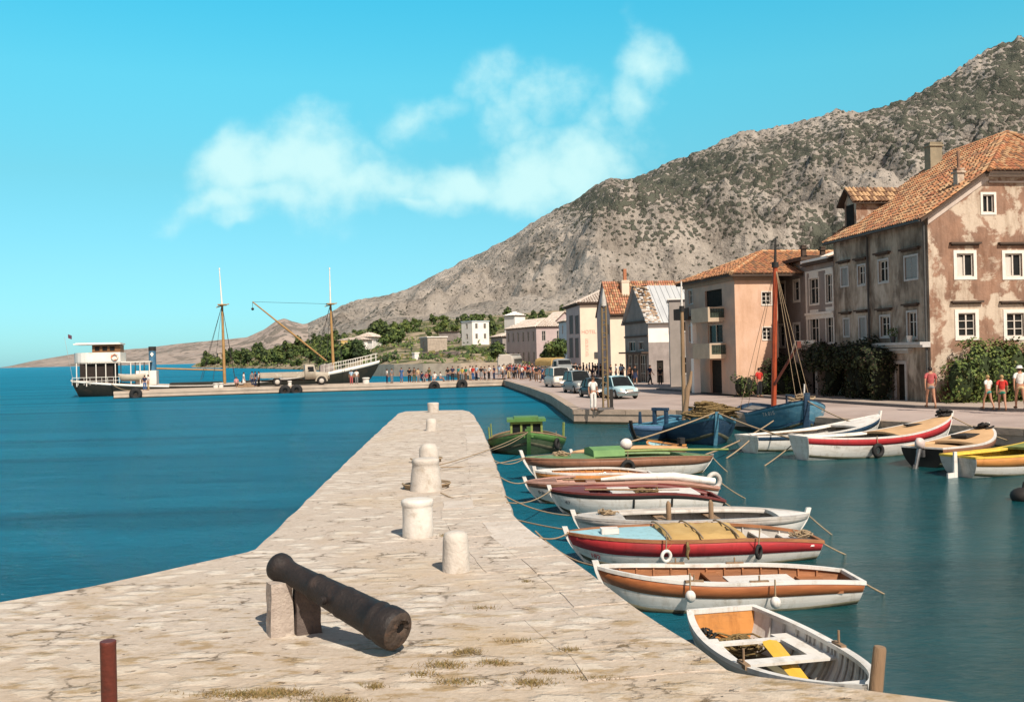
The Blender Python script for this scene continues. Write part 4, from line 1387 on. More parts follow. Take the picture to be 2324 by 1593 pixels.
P2a = P2 + U1 * W2
r2a, R2a = house_root('grey_plain_house', P2a + W1 * .12, A1, 'narrow grey house with a dark flat eave behind the red mast', 'house')
F2a = Face(R2a, (0, 0, 0), (0, 1, 0), (-1, 0, 0))
W2a = F2a.uz(1766, 700)[0]
H2a = F2a.uz(1800, 598)[1]
ops = []
for rc in ((1769, 1781, 642, 686), (1802, 1814, 638, 682), (1769, 1781, 739, 786), (1802, 1815, 736, 783), (1784, 1803, 832, 850)):
    a, c, d, e = F2a.rect(*rc); ops.append((a, c, d, e))
b = MB()
wall_panel(b, F2a, 0, W2a, 0, H2a, ops, .18)
b.poly([(0, W2a, 0), (0, W2a, H2a), (D2, W2a, H2a), (D2, W2a, 0)]); b.poly([(D2, 0, 0), (D2, W2a, 0), (D2, W2a, H2a), (D2, 0, H2a)])
b.poly([(0, 0, 0), (D2, 0, 0), (D2, 0, H2a), (0, 0, H2a)])
b.build('wall', M_gplast, r2a)
for o in ops:
    window(r2a, F2a, o, .13, M_trim, rows=2, cols=1)
b = MB()
b.box((D2 / 2 - .25, W2a / 2 + .2, H2a + .1), (D2 + .5, W2a + .7, .2)); b.box((D2 / 2, W2a / 2, H2a + .26), (D2, W2a, .12))
b.build('roof', M_under, r2a)
for (x, y, h) in ((1.0, 2.6, .95), (1.6, 1.2, .7), (2.2, .5, 1.5)):
    chimney(r2a, x, y, H2a + .2, H2a + .2 + h, .28, .24, M_under)

# ---------------------------------------------------------------- salmon house with balconies
A3 = radians(12.3)
P3 = Vector((13.86, 60.0, PZ - .02))
r3, R3 = house_root('salmon_house', P3, A3, 'salmon pink corner house with two white balconies and hipped tiled roof', 'house')
F3L = Face(R3, (0, 0, 0), (0, 1, 0), (-1, 0, 0)); F3G = Face(R3, (0, 0, 0), (1, 0, 0), (0, -1, 0))
L3, W3, H3 = 8.0, 10.5, 7.5
ops = [F3L.rect(1600, 1638.5, 658, 697), F3L.rect(1607, 1640, 736, 779)]
a, c, d, e = F3L.rect(1612, 1638, 817, 890); ops.append((a, c, 0, e))
ops2 = [F3L.rect(1563, 1573, 658, 690), F3L.rect(1565, 1574, 740, 775)]
b = MB()
wall_panel(b, F3L, 0, L3, 0, H3, ops + ops2, .22, 1)
gop = [F3G.rect(1729, 1750, 663, 692), F3G.rect(1731, 1751, 743, 771)]
WF = F3G.uz(1766.5, 760)[0]          # front wing beside the street; the rear part is wider
wall_panel(b, F3G, 0, WF, 0, H3, gop, .18)
b.poly([(WF, 0, 0), (WF, 5.2, 0), (WF, 5.2, H3), (WF, 0, H3)]); b.poly([(WF, 5.2, 0), (W3, 5.2, 0), (W3, 5.2, H3), (WF, 5.2, H3)])
b.poly([(0, L3, 0), (0, L3, H3), (W3, L3, H3), (W3, L3, 0)]); b.poly([(W3, 5.2, 0), (W3, L3, 0), (W3, L3, H3), (W3, 5.2, H3)])
b.build('wall', [M_pink, mat('salmon_plaster_stained', (.52, .37, .285), (.40, .30, .245), scale=.9, rough=.93, bump=.4, bscale=12, c3=(.56, .35, .25), rng3=(.5, .62), scale3=.4)], r3)
for o in gop:
    window(r3, F3G, o, .05, M_trim, cols=2, rows=3)
for o in ops2:
    window(r3, F3L, o, .06, M_trimg, cols=2, rows=2)
window(r3, F3L, ops[0], .0, sash=False, sill=False, glass=M_door); window(r3, F3L, ops[1], .0, cols=2, rows=1)
b = MB(); fbox(b, F3L, ops[2][0], ops[2][1], -.2, -.16, 0, ops[2][3]); b.build('door', M_door, r3)
M_balc = mat('balcony_render', (.50, .40, .29), (.41, .325, .24), scale=1.5, rough=.9, bump=.3)
M_rail = mat('dark_railing', (.05, .07, .05), (.035, .05, .035), scale=5, rough=.6)
for (xr, y0, y1) in ((1644, 698, 731), (1648, 779, 813)):
    ua = F3L.uz(xr, (y0 + y1) / 2)[0]; d = F3L.uz(xr - 14, y1)[1]; e = F3L.uz(xr - 14, y0)[1]
    a, c = ua, ua + 2.7
    b = MB()
    fbox(b, F3L, a, c, 0, 1.12, d, d + .26)
    fbox(b, F3L, a, c, .98, 1.12, d + .26, e); fbox(b, F3L, c - .14, c, 0, .98, d + .26, e)
    fbox(b, F3L, a, a + .12, .0, .98, e - .10, e)
    bal = b.build('balcony', M_balc, r3)
    b = MB()
    for i in range(9):
        o_ = lerp(.06, .92, i / 8)
        fbox(b, F3L, a + .03, a + .09, o_ - .03, o_ + .03, d + .26, e - .10)
    for z_ in (.35, .6): fbox(b, F3L, a + .025, a + .095, .0, .98, lerp(d, e, z_) - .02, lerp(d, e, z_) + .02)
    b.build('balusters', M_rail, bal)
b = MB()
a, c, d, e = F3L.rect(1598, 1611, 834, 891)
uc = (a + c) / 2
fbox(b, F3L, uc - .22, uc + .22, .55, 1.0, 0, F3L.uz(1605, 813)[1])
fbox(b, F3L, uc - .14, uc + .14, .72, 1.0, F3L.uz(1600, 779)[1], F3L.uz(1600, 730)[1])
b.build('pillar', M_white, r3)
a, c, d, e = F3L.rect(1556, 1590, 700, 722)
b = MB(); fbox(b, F3L, a, c, 0, .9, d - .1, d + .08); fbox(b, F3L, a, c, .84, .9, d + .08, e); b.build('balcony', M_under, r3)
ov = .45; rz3 = 9.25; ze3 = H3 - .05
h_ = L3 / 2
roof3 = roof(r3, [[(-ov, L3 + ov, ze3), (-ov, -ov, ze3), (3.9, h_, rz3)], [(-ov, -ov, ze3), (W3 + ov, -ov, ze3), (W3 + ov, h_, rz3), (3.9, h_, rz3)], [(W3 + ov, L3 + ov, ze3), (-ov, L3 + ov, ze3), (3.9, h_, rz3), (W3 + ov, h_, rz3)]], [CLAY[0], CLAY[3], CLAY[2], CLAY[0]], .25, .42)
ridge_caps(roof3, [((-ov, -ov, ze3), (3.9, h_, rz3)), ((-ov, L3 + ov, ze3), (3.9, h_, rz3)), ((3.9, h_, rz3), (W3 + ov, h_, rz3))], [CLAY[1], CLAY[0]], .14)
b = MB(); fbox(b, F3G, -.05, WF, -.01, .12, H3 - .42, H3 - .12); fbox(b, F3L, -.05, L3, -.01, .12, H3 - .42, H3 - .12); b.build('cornice', mat('brown_cornice', (.33, .22, .15), (.27, .18, .12), scale=3), r3)

# ---------------------------------------------------------------- low grey house between
U3 = Vector((-sin(A3), cos(A3), 0)); W3v = Vector((cos(A3), sin(A3), 0))
A4 = radians(-8.5)
d_ = ray(1521, 800)
P4 = Vector((d_.x / d_.y * 76, 76, PZ - .02))
r4, R4 = house_root('low_grey_house', P4, A4, 'low pale grey house squeezed between the salmon house and the metal roofed house', 'house')
F4 = Face(R4, (0, 0, 0), (0, 1, 0), (-1, 0, 0)); F4g = Face(R4, (0, 0, 0), (1, 0, 0), (0, -1, 0))
W4, H4 = 5.2, 6.8
ops = [(1.0, 1.9, 4.3, 5.7), (3.2, 4.1, 4.3, 5.7), (1.2, 2.2, 0, 2.4), (3.2, 4.2, .9, 2.2)]
b = MB()
og4 = [(.9, 1.7, 4.3, 5.6), (.9, 1.7, 1.0, 2.3)]
wall_panel(b, F4, 0, W4, 0, H4, ops); wall_panel(b, F4g, 0, 3.2, 0, H4, og4)
b.poly([(0, W4, 0), (0, W4, H4), (3.2, W4, H4), (3.2, W4, 0)]); b.poly([(3.2, 0, 0), (3.2, W4, 0), (3.2, W4, H4), (3.2, 0, H4)])
b.build('wall', mat('pale_grey_plaster', (.34, .30, .27), (.27, .24, .215), scale=.8, rough=.93, bump=.3), r4)
for o in ops[:2] + ops[3:]:
    window(r4, F4, o, .08, M_trim)
for o in og4:
    window(r4, F4g, o, .08, M_trimg)
b = MB(); fbox(b, F4, 1.2, 2.2, -.15, -.1, 0, 2.4); b.build('door', M_door, r4)
b = MB(); b.box((1.6, W4 / 2, H4 + .06), (3.5, W4 + .3, .12)); b.build('roof', M_white, r4)

# ---------------------------------------------------------------- gabled house with sheet metal roof
A5 = radians(11.5)
P5 = Vector((12.68, 90, PZ - .12))
r5, R5 = house_root('metal_roofed_house', P5, A5, 'tall gabled house with grey sheet metal roof and dark shopfront', 'house')
F5 = Face(R5, (0, 0, 0), (0, 1, 0), (-1, 0, 0)); F5g = Face(R5, (0, 0, 0), (1, 0, 0), (0, -1, 0))
W5, H5, Z5, L5 = 6.9, 5.85, 9.2, 9.0
ops = [F5.rect(1450, 1461, 776, 794), F5.rect(1428, 1442, 776, 797), (.7, 2.6, 0, 2.6), (3.0, 4.4, 0, 2.6), (4.8, 6.3, 0, 2.6)]
b = MB()
wall_panel(b, F5, 0, W5, 0, H5, ops, .2)
b.poly([(0, 0, H5), (0, W5, H5), (0, W5 / 2, Z5)])
a, c, d, e = F5g.rect(1491, 1506, 818, 877)
wall_panel(b, F5g, 0, L5, 0, 3.75, [(a, c, 0, e)], .2, 1); wall_panel(b, F5g, 0, L5, 3.75, H5, [], .2, 2)
b.poly([(0, W5, 0), (0, W5, H5), (L5, W5, H5), (L5, W5, 0)]); b.poly([(L5, 0, 0), (L5, W5, 0), (L5, W5, H5), (L5, W5 / 2, Z5), (L5, 0, H5)])
b.build('wall', [mat('dim_plaster', (.25, .23, .215), (.19, .175, .165), scale=.9, rough=.95), M_gwall, M_white], r5)
for o in ops[:2]:
    window(r5, F5, o, .06, M_trimg, rows=1)
for o in ops[2:]:
    window(r5, F5, o, .05, M_under, cols=3, rows=3)
b = MB(); fbox(b, F5, -.05, W5 + .05, -.01, .16, H5 - .22, H5); fbox(b, F5, 0, W5, -.01, .12, 4.3, 4.45); fbox(b, F5, 0, W5, 0, .7, 2.75, 2.9)
b.build('shopfront_canopy', M_under, r5)
b = MB(); fbox(b, F5g, a, c, -.18, -.14, 0, e); b.build('door', M_door, r5)
b = MB()
pl = [(-.3, -.35, H5 - .3), (L5 + .2, -.35, H5 - .3), (L5 + .2, W5 / 2, Z5 + .08), (-.3, W5 / 2, Z5 + .08)]
b.poly(pl); b.poly([(v[0], W5 - v[1], v[2]) for v in pl][::-1])
b.poly([Vector(v) - Z * .1 for v in pl][::-1], 1)
b.poly([Vector(pl[0]) - Z * .1, Vector(pl[1]) - Z * .1, pl[1], pl[0]], 1); b.poly([pl[3], Vector(pl[3]) - Z * .1, Vector(pl[0]) - Z * .1, pl[0]], 1)
for i in range(16):
    x = 1.4 + i * .55
    if x > L5: break
    p, q = Vector((x, -.36, H5 - .3)), Vector((x, W5 / 2, Z5 + .08))
    b.tube([p + Z * .03, q + Z * .03], .035, 4, 0)
random.seed(4)
for k in range(26):           # worn tile strip along the verge
    t = (k + .5) / 26
    for x in (-.18, .12, .42, .72, 1.0):
        p = Vector((x + random.uniform(-.05, .05), lerp(-.3, W5 / 2 - .05, t), lerp(H5 - .26, Z5 + .1, t)))
        b.box((p.x, p.y, p.z + .02), (.26, .16, .07), 0, random.choice((2, 2, 3, 1)))
b.build('roof', [mat('sheet_metal', (.50, .52, .52), (.40, .42, .43), scale=.8, rough=.5, metal=.2, stretch=(3, .4, 1)), M_under, CLAY[1], M_white], r5)

# ---------------------------------------------------------------- red roofed house and the hotel
A6 = radians(8.6)
P6 = Vector((11.4, 112, PZ - .12))
r6, R6 = house_root('red_roofed_house', P6, A6, 'cream gabled house with steep red tiled roof beside the hotel', 'house')
F6 = Face(R6, (0, 0, 0), (0, 1, 0), (-1, 0, 0)); F6g = Face(R6, (0, 0, 0), (1, 0, 0), (0, -1, 0))
W6, H6, Z6, L6 = 6.4, 7.5, 11.2, 9.0
o6 = F6.rect(1378, 1383, 735, 760)
b = MB()
wall_panel(b, F6, 0, W6, 0, H6, [o6]); b.poly([(0, 0, H6), (0, W6, H6), (0, W6 / 2, Z6)])
wall_panel(b, F6g, 0, L6, 0, H6, [], mi=1)
b.poly([(0, W6, 0), (0, W6, H6), (L6, W6, H6), (L6, W6, 0)]); b.poly([(L6, 0, 0), (L6, W6, 0), (L6, W6, H6), (L6, W6 / 2, Z6), (L6, 0, H6)])
b.build('wall', [M_mauve, M_cream], r6)
window(r6, F6, o6, .05, M_trimg)
roof(r6, [[(-.1, -.4, H6 - .2), (L6, -.4, H6 - .2), (L6, W6 / 2, Z6 + .1), (-.1, W6 / 2, Z6 + .1)], [(L6, W6 + .4, H6 - .2), (-.1, W6 + .4, H6 - .2), (-.1, W6 / 2, Z6 + .1), (L6, W6 / 2, Z6 + .1)]], REDS, .27, .45)
b = MB(); fbox(b, F6g, 0, L6, 0, .2, H6 - .5, H6 - .12); b.build('cornice', M_under, r6)
chimney(r6, 2.4, 1.9, 9.0, 11.3, .9, .6, M_cream, 0)
b = MB(); b.box((2.4, 1.9, 12.0), (.36, .36, 1.4)); b.build('chimney_stack', CLAY[3], r6)

A7 = radians(5.7)
P7 = Vector((9.93, 140, QZ))
r7, R7 = house_root('hotel_building', P7, A7, 'cream three storey hotel with red HOTEL lettering on its end wall', 'hotel')
F7 = Face(R7, (0, 0, 0), (0, 1, 0), (-1, 0, 0)); F7g = Face(R7, (0, 0, 0), (1, 0, 0), (0, -1, 0))
W7, H7, L7 = 12.8, 10.25, 10
ops = []
for (y0, y1) in ((716, 758), (767, 812)):
    for (x0, x1) in ((1292.5, 1301), (1305.5, 1314)):
        ops.append(F7.rect(x0, x1, y0, y1))
b = MB()
wall_panel(b, F7, 0, W7, 0, H7, ops); wall_panel(b, F7g, 0, L7, 0, H7, [], mi=1)
b.poly([(0, W7, 0), (0, W7, H7), (L7, W7, H7), (L7, W7, 0)]); b.poly([(L7, 0, 0), (L7, W7, 0), (L7, W7, H7), (L7, 0, H7)])
b.build('wall', [M_mauve, M_cream], r7)
for o in ops:
    window(r7, F7, o, .08, M_mauve, sash=False, shutter=M_shutd)
roof(r7, [[(-.5, W7 + .5, H7 - .1), (-.5, -.5, H7 - .1), (4.6, 5, 12.4), (4.6, W7 - 5, 12.4)], [(-.5, -.5, H7 - .1), (L7 + .5, -.5, H7 - .1), (4.6, 5, 12.4)], [(L7 + .5, -.5, H7 - .1), (L7 + .5, W7 + .5, H7 - .1), (4.6, W7 - 5, 12.4), (4.6, 5, 12.4)], [(L7 + .5, W7 + .5, H7 - .1), (-.5, W7 + .5, H7 - .1), (4.6, W7 - 5, 12.4)]], PALE, .4, .6)
M_letter = mat('faded_red_paint', (.50, .22, .17), (.58, .33, .26), scale=3, rough=.9)


def lettering(name, txt, F, u, z, h, m, parent, spacing=1.0, out=.02, extr=.01, width=None):
    c = bpy.data.curves.new(name, 'FONT')
    c.body = txt; c.size = h / .70; c.extrude = extr; c.space_character = spacing
    c.align_x = 'LEFT'
    tmp = bpy.data.objects.new('tmp', c)
    COL.objects.link(tmp)
    bpy.context.view_layer.update()
    me = bpy.data.meshes.new_from_object(tmp.evaluated_get(bpy.context.evaluated_depsgraph_get()))
    bpy.data.objects.remove(tmp); bpy.data.curves.remove(c)
    me.name = name
    me.materials.clear(); me.materials.append(m)
    if width:
        xs = [v.co.x for v in me.vertices]
        k = width / (max(xs) - min(xs))
        for v in me.vertices: v.co.x *= k
    for v in me.vertices:
        q = F.p(u + v.co.x, out + v.co.z, z + v.co.y)
        v.co = q
    o = bpy.data.objects.new(name, me)
    COL.objects.link(o)
    o.parent = parent
    return o


a, c, d, e = F7g.rect(1319.5, 1352.5, 749, 757)
lettering('sign_lettering', 'HOTEL', F7g, a, d, e - d, M_letter, r7, width=c - a)
a, c, d, e = F7g.rect(1329, 1335, 768, 810)
b = MB()
random.seed(8)
for i in range(9):             # a faded column of upright letters, too worn to read
    z = lerp(e, d, (i + .5) / 9)
    hh = (e - d) / 9 * .36
    fbox(b, F7g, a, a + .07, .01, .02, z - hh, z + hh)
    if i % 2: fbox(b, F7g, c - .07, c, .01, .02, z - hh, z + hh)
    fbox(b, F7g, a + .07, c - (.07 if i % 2 else 0), .01, .02, z + hh - .07 if i % 3 else z - .03, z + hh if i % 3 else z + .04)
b.build('sign_marks', M_letter, r7)
a, c, d, e = F7g.rect(1349, 1358, 799, 813)
b = MB(); fbox(b, F7g, a, c, .02, .12, d, e); b.build('notice_board', M_pipe, r7)
b = MB(); fbox(b, F7, -.05, W7 + .05, -.01, .15, H7 - .4, H7 - .12); fbox(b, F7g, -.05, L7, -.01, .15, H7 - .4, H7 - .12); b.build('cornice', M_under, r7)


# ---------------------------------------------------------------- houses further off
def simple_house(name, vx, vy, Y, ang, wr, wl, h, rise, wallm, roofm, label, nwin=(2, 2), cat='house', z0=None, hip=False, storeys=2, winm=None, roofover=.3, flat=False, per=.5):
    "near corner at survey column vx and distance Y; wr/wl lengths of the right and left faces"
    x = ray(vx, 800); P = Vector((x.x / x.y * Y, Y, 0))
    P.z = z0 if z0 is not None else A(vx, vy, Y).z
    r, R = house_root(name, P, ang, label, cat)
    FLs = Face(R, (0, 0, 0), (0, 1, 0), (-1, 0, 0)); FGs = Face(R, (0, 0, 0), (1, 0, 0), (0, -1, 0))
    b = MB()
    sh = h / storeys
    po = {0: [], 1: []}
    for q, (F, w, n) in enumerate(((FLs, wl, nwin[0]), (FGs, wr, nwin[1]))):
        for s in range(storeys):
            for i in range(n):
                u = w * (i + .5) / n
                po[q].append((u - .42, u + .42, s * sh + sh * .32, s * sh + sh * .80))
        wall_panel(b, F, 0, w, 0, h, po[q], .15)
    b.poly([(0, wl, 0), (0, wl, h), (wr, wl, h), (wr, wl, 0)]); b.poly([(wr, 0, 0), (wr, wl, 0), (wr, wl, h), (wr, 0, h)])
    o_ = roofover
    if not flat and not hip:
        # ridge runs along the left face (y); gables face the viewer
        b.poly([(0, 0, h), (wr, 0, h), (wr / 2, 0, h + rise)]); b.poly([(0, wl, h), (wr / 2, wl, h + rise), (wr, wl, h)])
    if P.z > 1.5:
        for q in ((0, 0), (wr, 0), (wr, wl), (0, wl)):
            pass
        b.box((wr / 2, wl / 2, -2), (wr, wl, 4))
    b.build('wall', wallm, r)
    for q, F in ((0, FLs), (1, FGs)):
        for o in po[q]:
            window(r, F, o, .06, winm or M_trimg, rows=2)
    if flat:
        b = MB(); b.box((wr / 2, wl / 2, h + .12), (wr + 2 * o_, wl + 2 * o_, .24)); b.build('roof', roofm[0], r)
    elif hip:
        m = min(wr, wl) / 2
        if wl >= wr:
            e1, e2 = (wr / 2, m, h + rise), (wr / 2, wl - m, h + rise)
        else:
            e1, e2 = (m, wl / 2, h + rise), (wr - m, wl / 2, h + rise)
        c = [(-o_, -o_, h), (wr + o_, -o_, h), (wr + o_, wl + o_, h), (-o_, wl + o_, h)]
        if wl >= wr:
            pls = [[c[3], c[0], e1, e2], [c[0], c[1], e1], [c[1], c[2], e2, e1], [c[2], c[3], e2]]
        else:
            pls = [[c[0], c[1], e2, e1], [c[1], c[2], e2], [c[2], c[3], e1, e2], [c[3], c[0], e1]]
        roof(r, pls, roofm, per, .7)
    else:
        k = rise / (wr / 2)
        roof(r, [[(-o_, wl + o_, h - o_ * k), (-o_, -o_, h - o_ * k), (wr / 2, -o_, h + rise + .05), (wr / 2, wl + o_, h + rise + .05)], [(wr + o_, -o_, h - o_ * k), (wr + o_, wl + o_, h - o_ * k), (wr / 2, wl + o_, h + rise + .05), (wr / 2, -o_, h + rise + .05)]], roofm, per, .7)
    return r


M_blue = mat('pale_blue_plaster', (.46, .55, .62), (.40, .48, .55), scale=.5, rough=.9)
simple_house('town_hall', 1218, 833, 205, radians(23), 7, 16.5, 8.7, 1.9, M_mauve, PALE, 'long mauve two storey public building with pale roof beyond the bus', (6, 2), 'public building', .72, True)
simple_house('town_hall_wing', 1255, 833, 214, radians(22), 6, 6, 9.6, 2.6, M_mauve, PALE, 'gabled mauve wing rising beside the round tree near the hotel', (2, 2), 'public building', .72)
simple_house('side_building', 1141, 833, 226, radians(22), 4, 7.5, 7.2, .8, M_gwall, PALE, 'grey lower wing left of the long mauve building', (2, 1), 'public building', .72, True)
simple_house('grey_cottage', 1287, 765, 190, radians(8), 5, 8, 7.0, 1.2, M_blue, PALE, 'small bluish grey house peeping out left of the hotel', (1, 1), 'house', 3.0, True)
simple_house('blue_house', 1073, 776, 285, radians(42), 6.5, 5.0, 6.0, .5, M_white, [M_blue], 'flat roofed white and pale blue house on the slope', (1, 2), 'house', None, False, flat=True, roofover=.15)
simple_house('white_house', 1170, 760, 300, radians(45), 4.6, 4.6, 6.0, 1.3, M_white, [M_white, M_white], 'bright white house standing high above the long mauve building', (0, 0), 'house', None, True)
simple_house('stone_barn', 971, 797, 235, radians(24), 5.0, 5.6, 3.3, .3, M_stone, [M_white], 'low rubble stone barn with flat pale roof above the sea wall', (1, 0), 'barn', None, False, storeys=1, flat=True, roofover=.2)
simple_house('long_shed', 1040, 768, 320, radians(60), 2.5, 7.5, 2.2, .3, M_gwall, [M_under], 'long low dark shed among the trees left of the blue house', (0, 0), 'shed', None, False, storeys=1, flat=True, roofover=.3)
simple_house('villa', 812, 794, 330, radians(-10), 5.6, 10, 4.2, 1.6, M_white, PALE, 'white villa with low hipped pale roof among trees behind the ship', (1, 2), 'villa', None, True, storeys=1, roofover=.7)
simple_house('villa_wing', 770, 798, 318, radians(-6), 9.5, 6, 3.6, .9, M_white, PALE, 'lower front wing of the white villa behind the ship mast', (1, 2), 'villa', None, True, storeys=1, roofover=.5)
simple_house('yellow_house', 775, 806, 300, radians(25), 2.9, 2.2, 4.2, .3, M_yel, [M_yel], 'small yellow house behind the brown ship mast', (1, 1), 'house', None, False, flat=True, roofover=.15)
simple_house('white_hut', 941, 820, 207, radians(40), 1.1, .9, 1.7, .2, M_white, [M_white], 'tiny white hut between two bushes on the sea wall', (0, 0), 'hut', None, False, storeys=1, flat=True, roofover=.1)
simple_house('shore_house', 495, 822, 640, radians(30), 5, 4, 6.0, .8, M_stone, PALE, 'pale stone house in the trees at the tip of the headland', (1, 1), 'house', None, True)
# stone sea wall beyond the pier and the terrace wall above
b = MB()
wl_ = [Vector((-.5, 176.0, 0)), Vector((-9.5, 179.5, 0)), Vector((-17, 184, 0)), Vector((-23.2, 190, 0)), Vector((-29, 199, 0))]
for p, q in zip(wl_, wl_[1:]):
    t = (q - p).normalized(); nn = Vector((-t.y, t.x, 0))
    w = [p, q, q - nn * 1.2 * (-1 if nn.y > 0 else 1), p - nn * 1.2 * (-1 if nn.y > 0 else 1)]
    b.prism([(v.x, v.y) for v in w], -1, 2.35, 0)
tag(b.build('sea_wall', mat('sea_wall_rubble', (.50, .42, .32), (.38, .31, .24), scale=.8, rough=.95, bump=1.0, bscale=3)), 'low pale stone sea wall along the shore behind the crowd', 'wall')
for (x0, x1, y0, y1, Y0, Y1, lab) in ((952, 1042, 804, 802, 228, 222, 'dark terrace wall of rubble stone above the sea wall'), (985, 1080, 817, 815, 214, 206, 'lower terrace wall of rubble stone with a white end post')):
    p, q = A(x0, y0, Y0), A(x1, y1, Y1)
    b = MB()
    t = (q - p); t.z = 0; t.normalize(); nn = Vector((-t.y, t.x, 0))
    w = [p, q, q + nn * .6, p + nn * .6]
    b.prism([(v.x, v.y) for v in w], min(p.z, q.z) - 3, (p.z + q.z) / 2 + .5, 0)
    tag(b.build('terrace_wall', mat('terrace_rubble', (.27, .22, .20), (.20, .165, .15), scale=1, rough=.95, bump=1.0, bscale=3)), lab, 'wall')
# ================================================================== BOATS
def paint(name, c, wear=(.8,), rough=.5, c3=None, **k):
    "brushed boat paint over planking: seams, scuffs and grime"
    c2 = tuple(x * wear[0] for x in c)
    m = mat(name, c, c2, scale=2.2, rough=rough, spec=.35, bump=.0, c3=c3 or tuple(x * .55 + .02 for x in c), rng3=(.52, .72), scale3=3.4, stretch=(.5, 1, 2.4), grime=((.62, .55, .46), 2.6, (.52, .74), (3.0, 3.0, .55)), **k)
    t = m.node_tree; b = t.nodes['Principled BSDF']
    tc = N(t, 'ShaderNodeTexCoord')
    wv = N(t, 'ShaderNodeTexWave', wave_type='BANDS', bands_direction='Z', wave_profile='SAW', inp={'Scale': 2.6, 'Distortion': .25, 'Detail': 1.0, 'Detail Scale': .6})
    t.links.new(tc.outputs['Object'], wv.inputs['Vector'])
    nb = N(t, 'ShaderNodeTexNoise', inp={'Scale': 18.0, 'Detail': 5.0})
    t.links.new(tc.outputs['Object'], nb.inputs['Vector'])
    ad = N(t, 'ShaderNodeMath', operation='MULTIPLY_ADD', inp={1: .35})
    t.links.new(nb.outputs[0], ad.inputs[0]); t.links.new(wv.outputs[1], ad.inputs[2])
    bu = N(t, 'ShaderNodeBump', inp={'Strength': .35, 'Distance': .012})
    t.links.new(ad.outputs[0], bu.inputs['Height']); t.links.new(bu.outputs[0], b.inputs['Normal'])
    return m


M_bwhite = paint('white_boat_paint', (.72, .69, .64), (.88,), c3=(.52, .48, .42))
M_scum = mat('waterline_scum', (.10, .095, .06), (.05, .055, .035), scale=5, rough=.8, bump=.3)
M_bgrey = paint('grey_boat_paint', (.50, .47, .43), (.85,))
M_bred = paint('crimson_boat_paint', (.46, .035, .04), (.8,))
M_bdred = paint('dark_red_boat_paint', (.17, .035, .03), (.75,))
M_bbrown = paint('brown_boat_paint', (.28, .13, .075), (.75,))
M_vwood = mat('varnished_wood', (.40, .135, .045), (.29, .095, .032), scale=2, rough=.35, spec=.5, bump=.1, stretch=(1, 6, 6), coat=.2)
M_vwoodin = mat('warm_inner_planks', (.36, .155, .068), (.25, .105, .046), scale=2, rough=.6, bump=.3, bscale=10, stretch=(1, 6, 6))
M_pinkin = mat('pinkish_inner_planks', (.50, .30, .24), (.38, .22, .17), scale=2, rough=.7, bump=.2, stretch=(1, 6, 6))
M_lblue = paint('light_blue_deck_paint', (.33, .55, .60), (.9,))
M_green = paint('green_deck_paint', (.14, .235, .085), (.8,), c3=(.30, .36, .20))
M_dgreen = paint('dark_green_hull_paint', (.10, .135, .075), (.75,), c3=(.04, .075, .03))
M_mgreen = paint('mid_green_paint', (.10, .22, .06), (.8,))
M_ygreen = paint('yellow_green_paint', (.23, .29, .085), (.8,), c3=(.10, .14, .04))
M_navy = paint('navy_hull_paint', (.022, .055, .105), (.75,), c3=(.05, .09, .13))
M_blue = paint('sky_blue_hull_paint', (.075, .225, .33), (.8,), c3=(.15, .30, .37))
M_tan = mat('tan_canvas_deck', (.56, .36, .19), (.48, .30, .155), scale=3, rough=.85, bump=.2)
M_ochre = mat('ochre_tarpaulin', (.50, .335, .13), (.40, .26, .095), scale=2.4, rough=.85, bump=.5, bscale=7)
M_yell = paint('yellow_boat_paint', (.72, .50, .07), (.85,))
M_orange = paint('orange_boat_paint', (.58, .25, .07), (.85,))
M_black = mat('tarred_black', (.018, .017, .016), (.03, .027, .024), scale=4, rough=.7)
M_rope = mat('hemp_rope', (.36, .27, .17), (.26, .19, .12), scale=20, rough=.95)
M_mast = mat('mast_wood', (.29, .19, .105), (.20, .13, .075), scale=2, rough=.7, stretch=(5, 5, .5))
M_redmast = mat('red_mast_paint', (.36, .065, .022), (.27, .048, .018), scale=3, rough=.5)
M_rubber = mat('black_rubber', (.014, .014, .014), (.026, .025, .024), scale=6, rough=.75)
M_net = mat('brown_net', (.25, .17, .07), (.12, .085, .04), scale=14, rough=.95, bump=1.0, bscale=30)
M_floor = mat('bilge_boards', (.17, .15, .09), (.10, .095, .065), scale=2, rough=.8, stretch=(1, 7, 1))
M_steel = mat('worn_steel', (.22, .22, .22), (.12, .12, .12), scale=5, rough=.45, metal=.6)


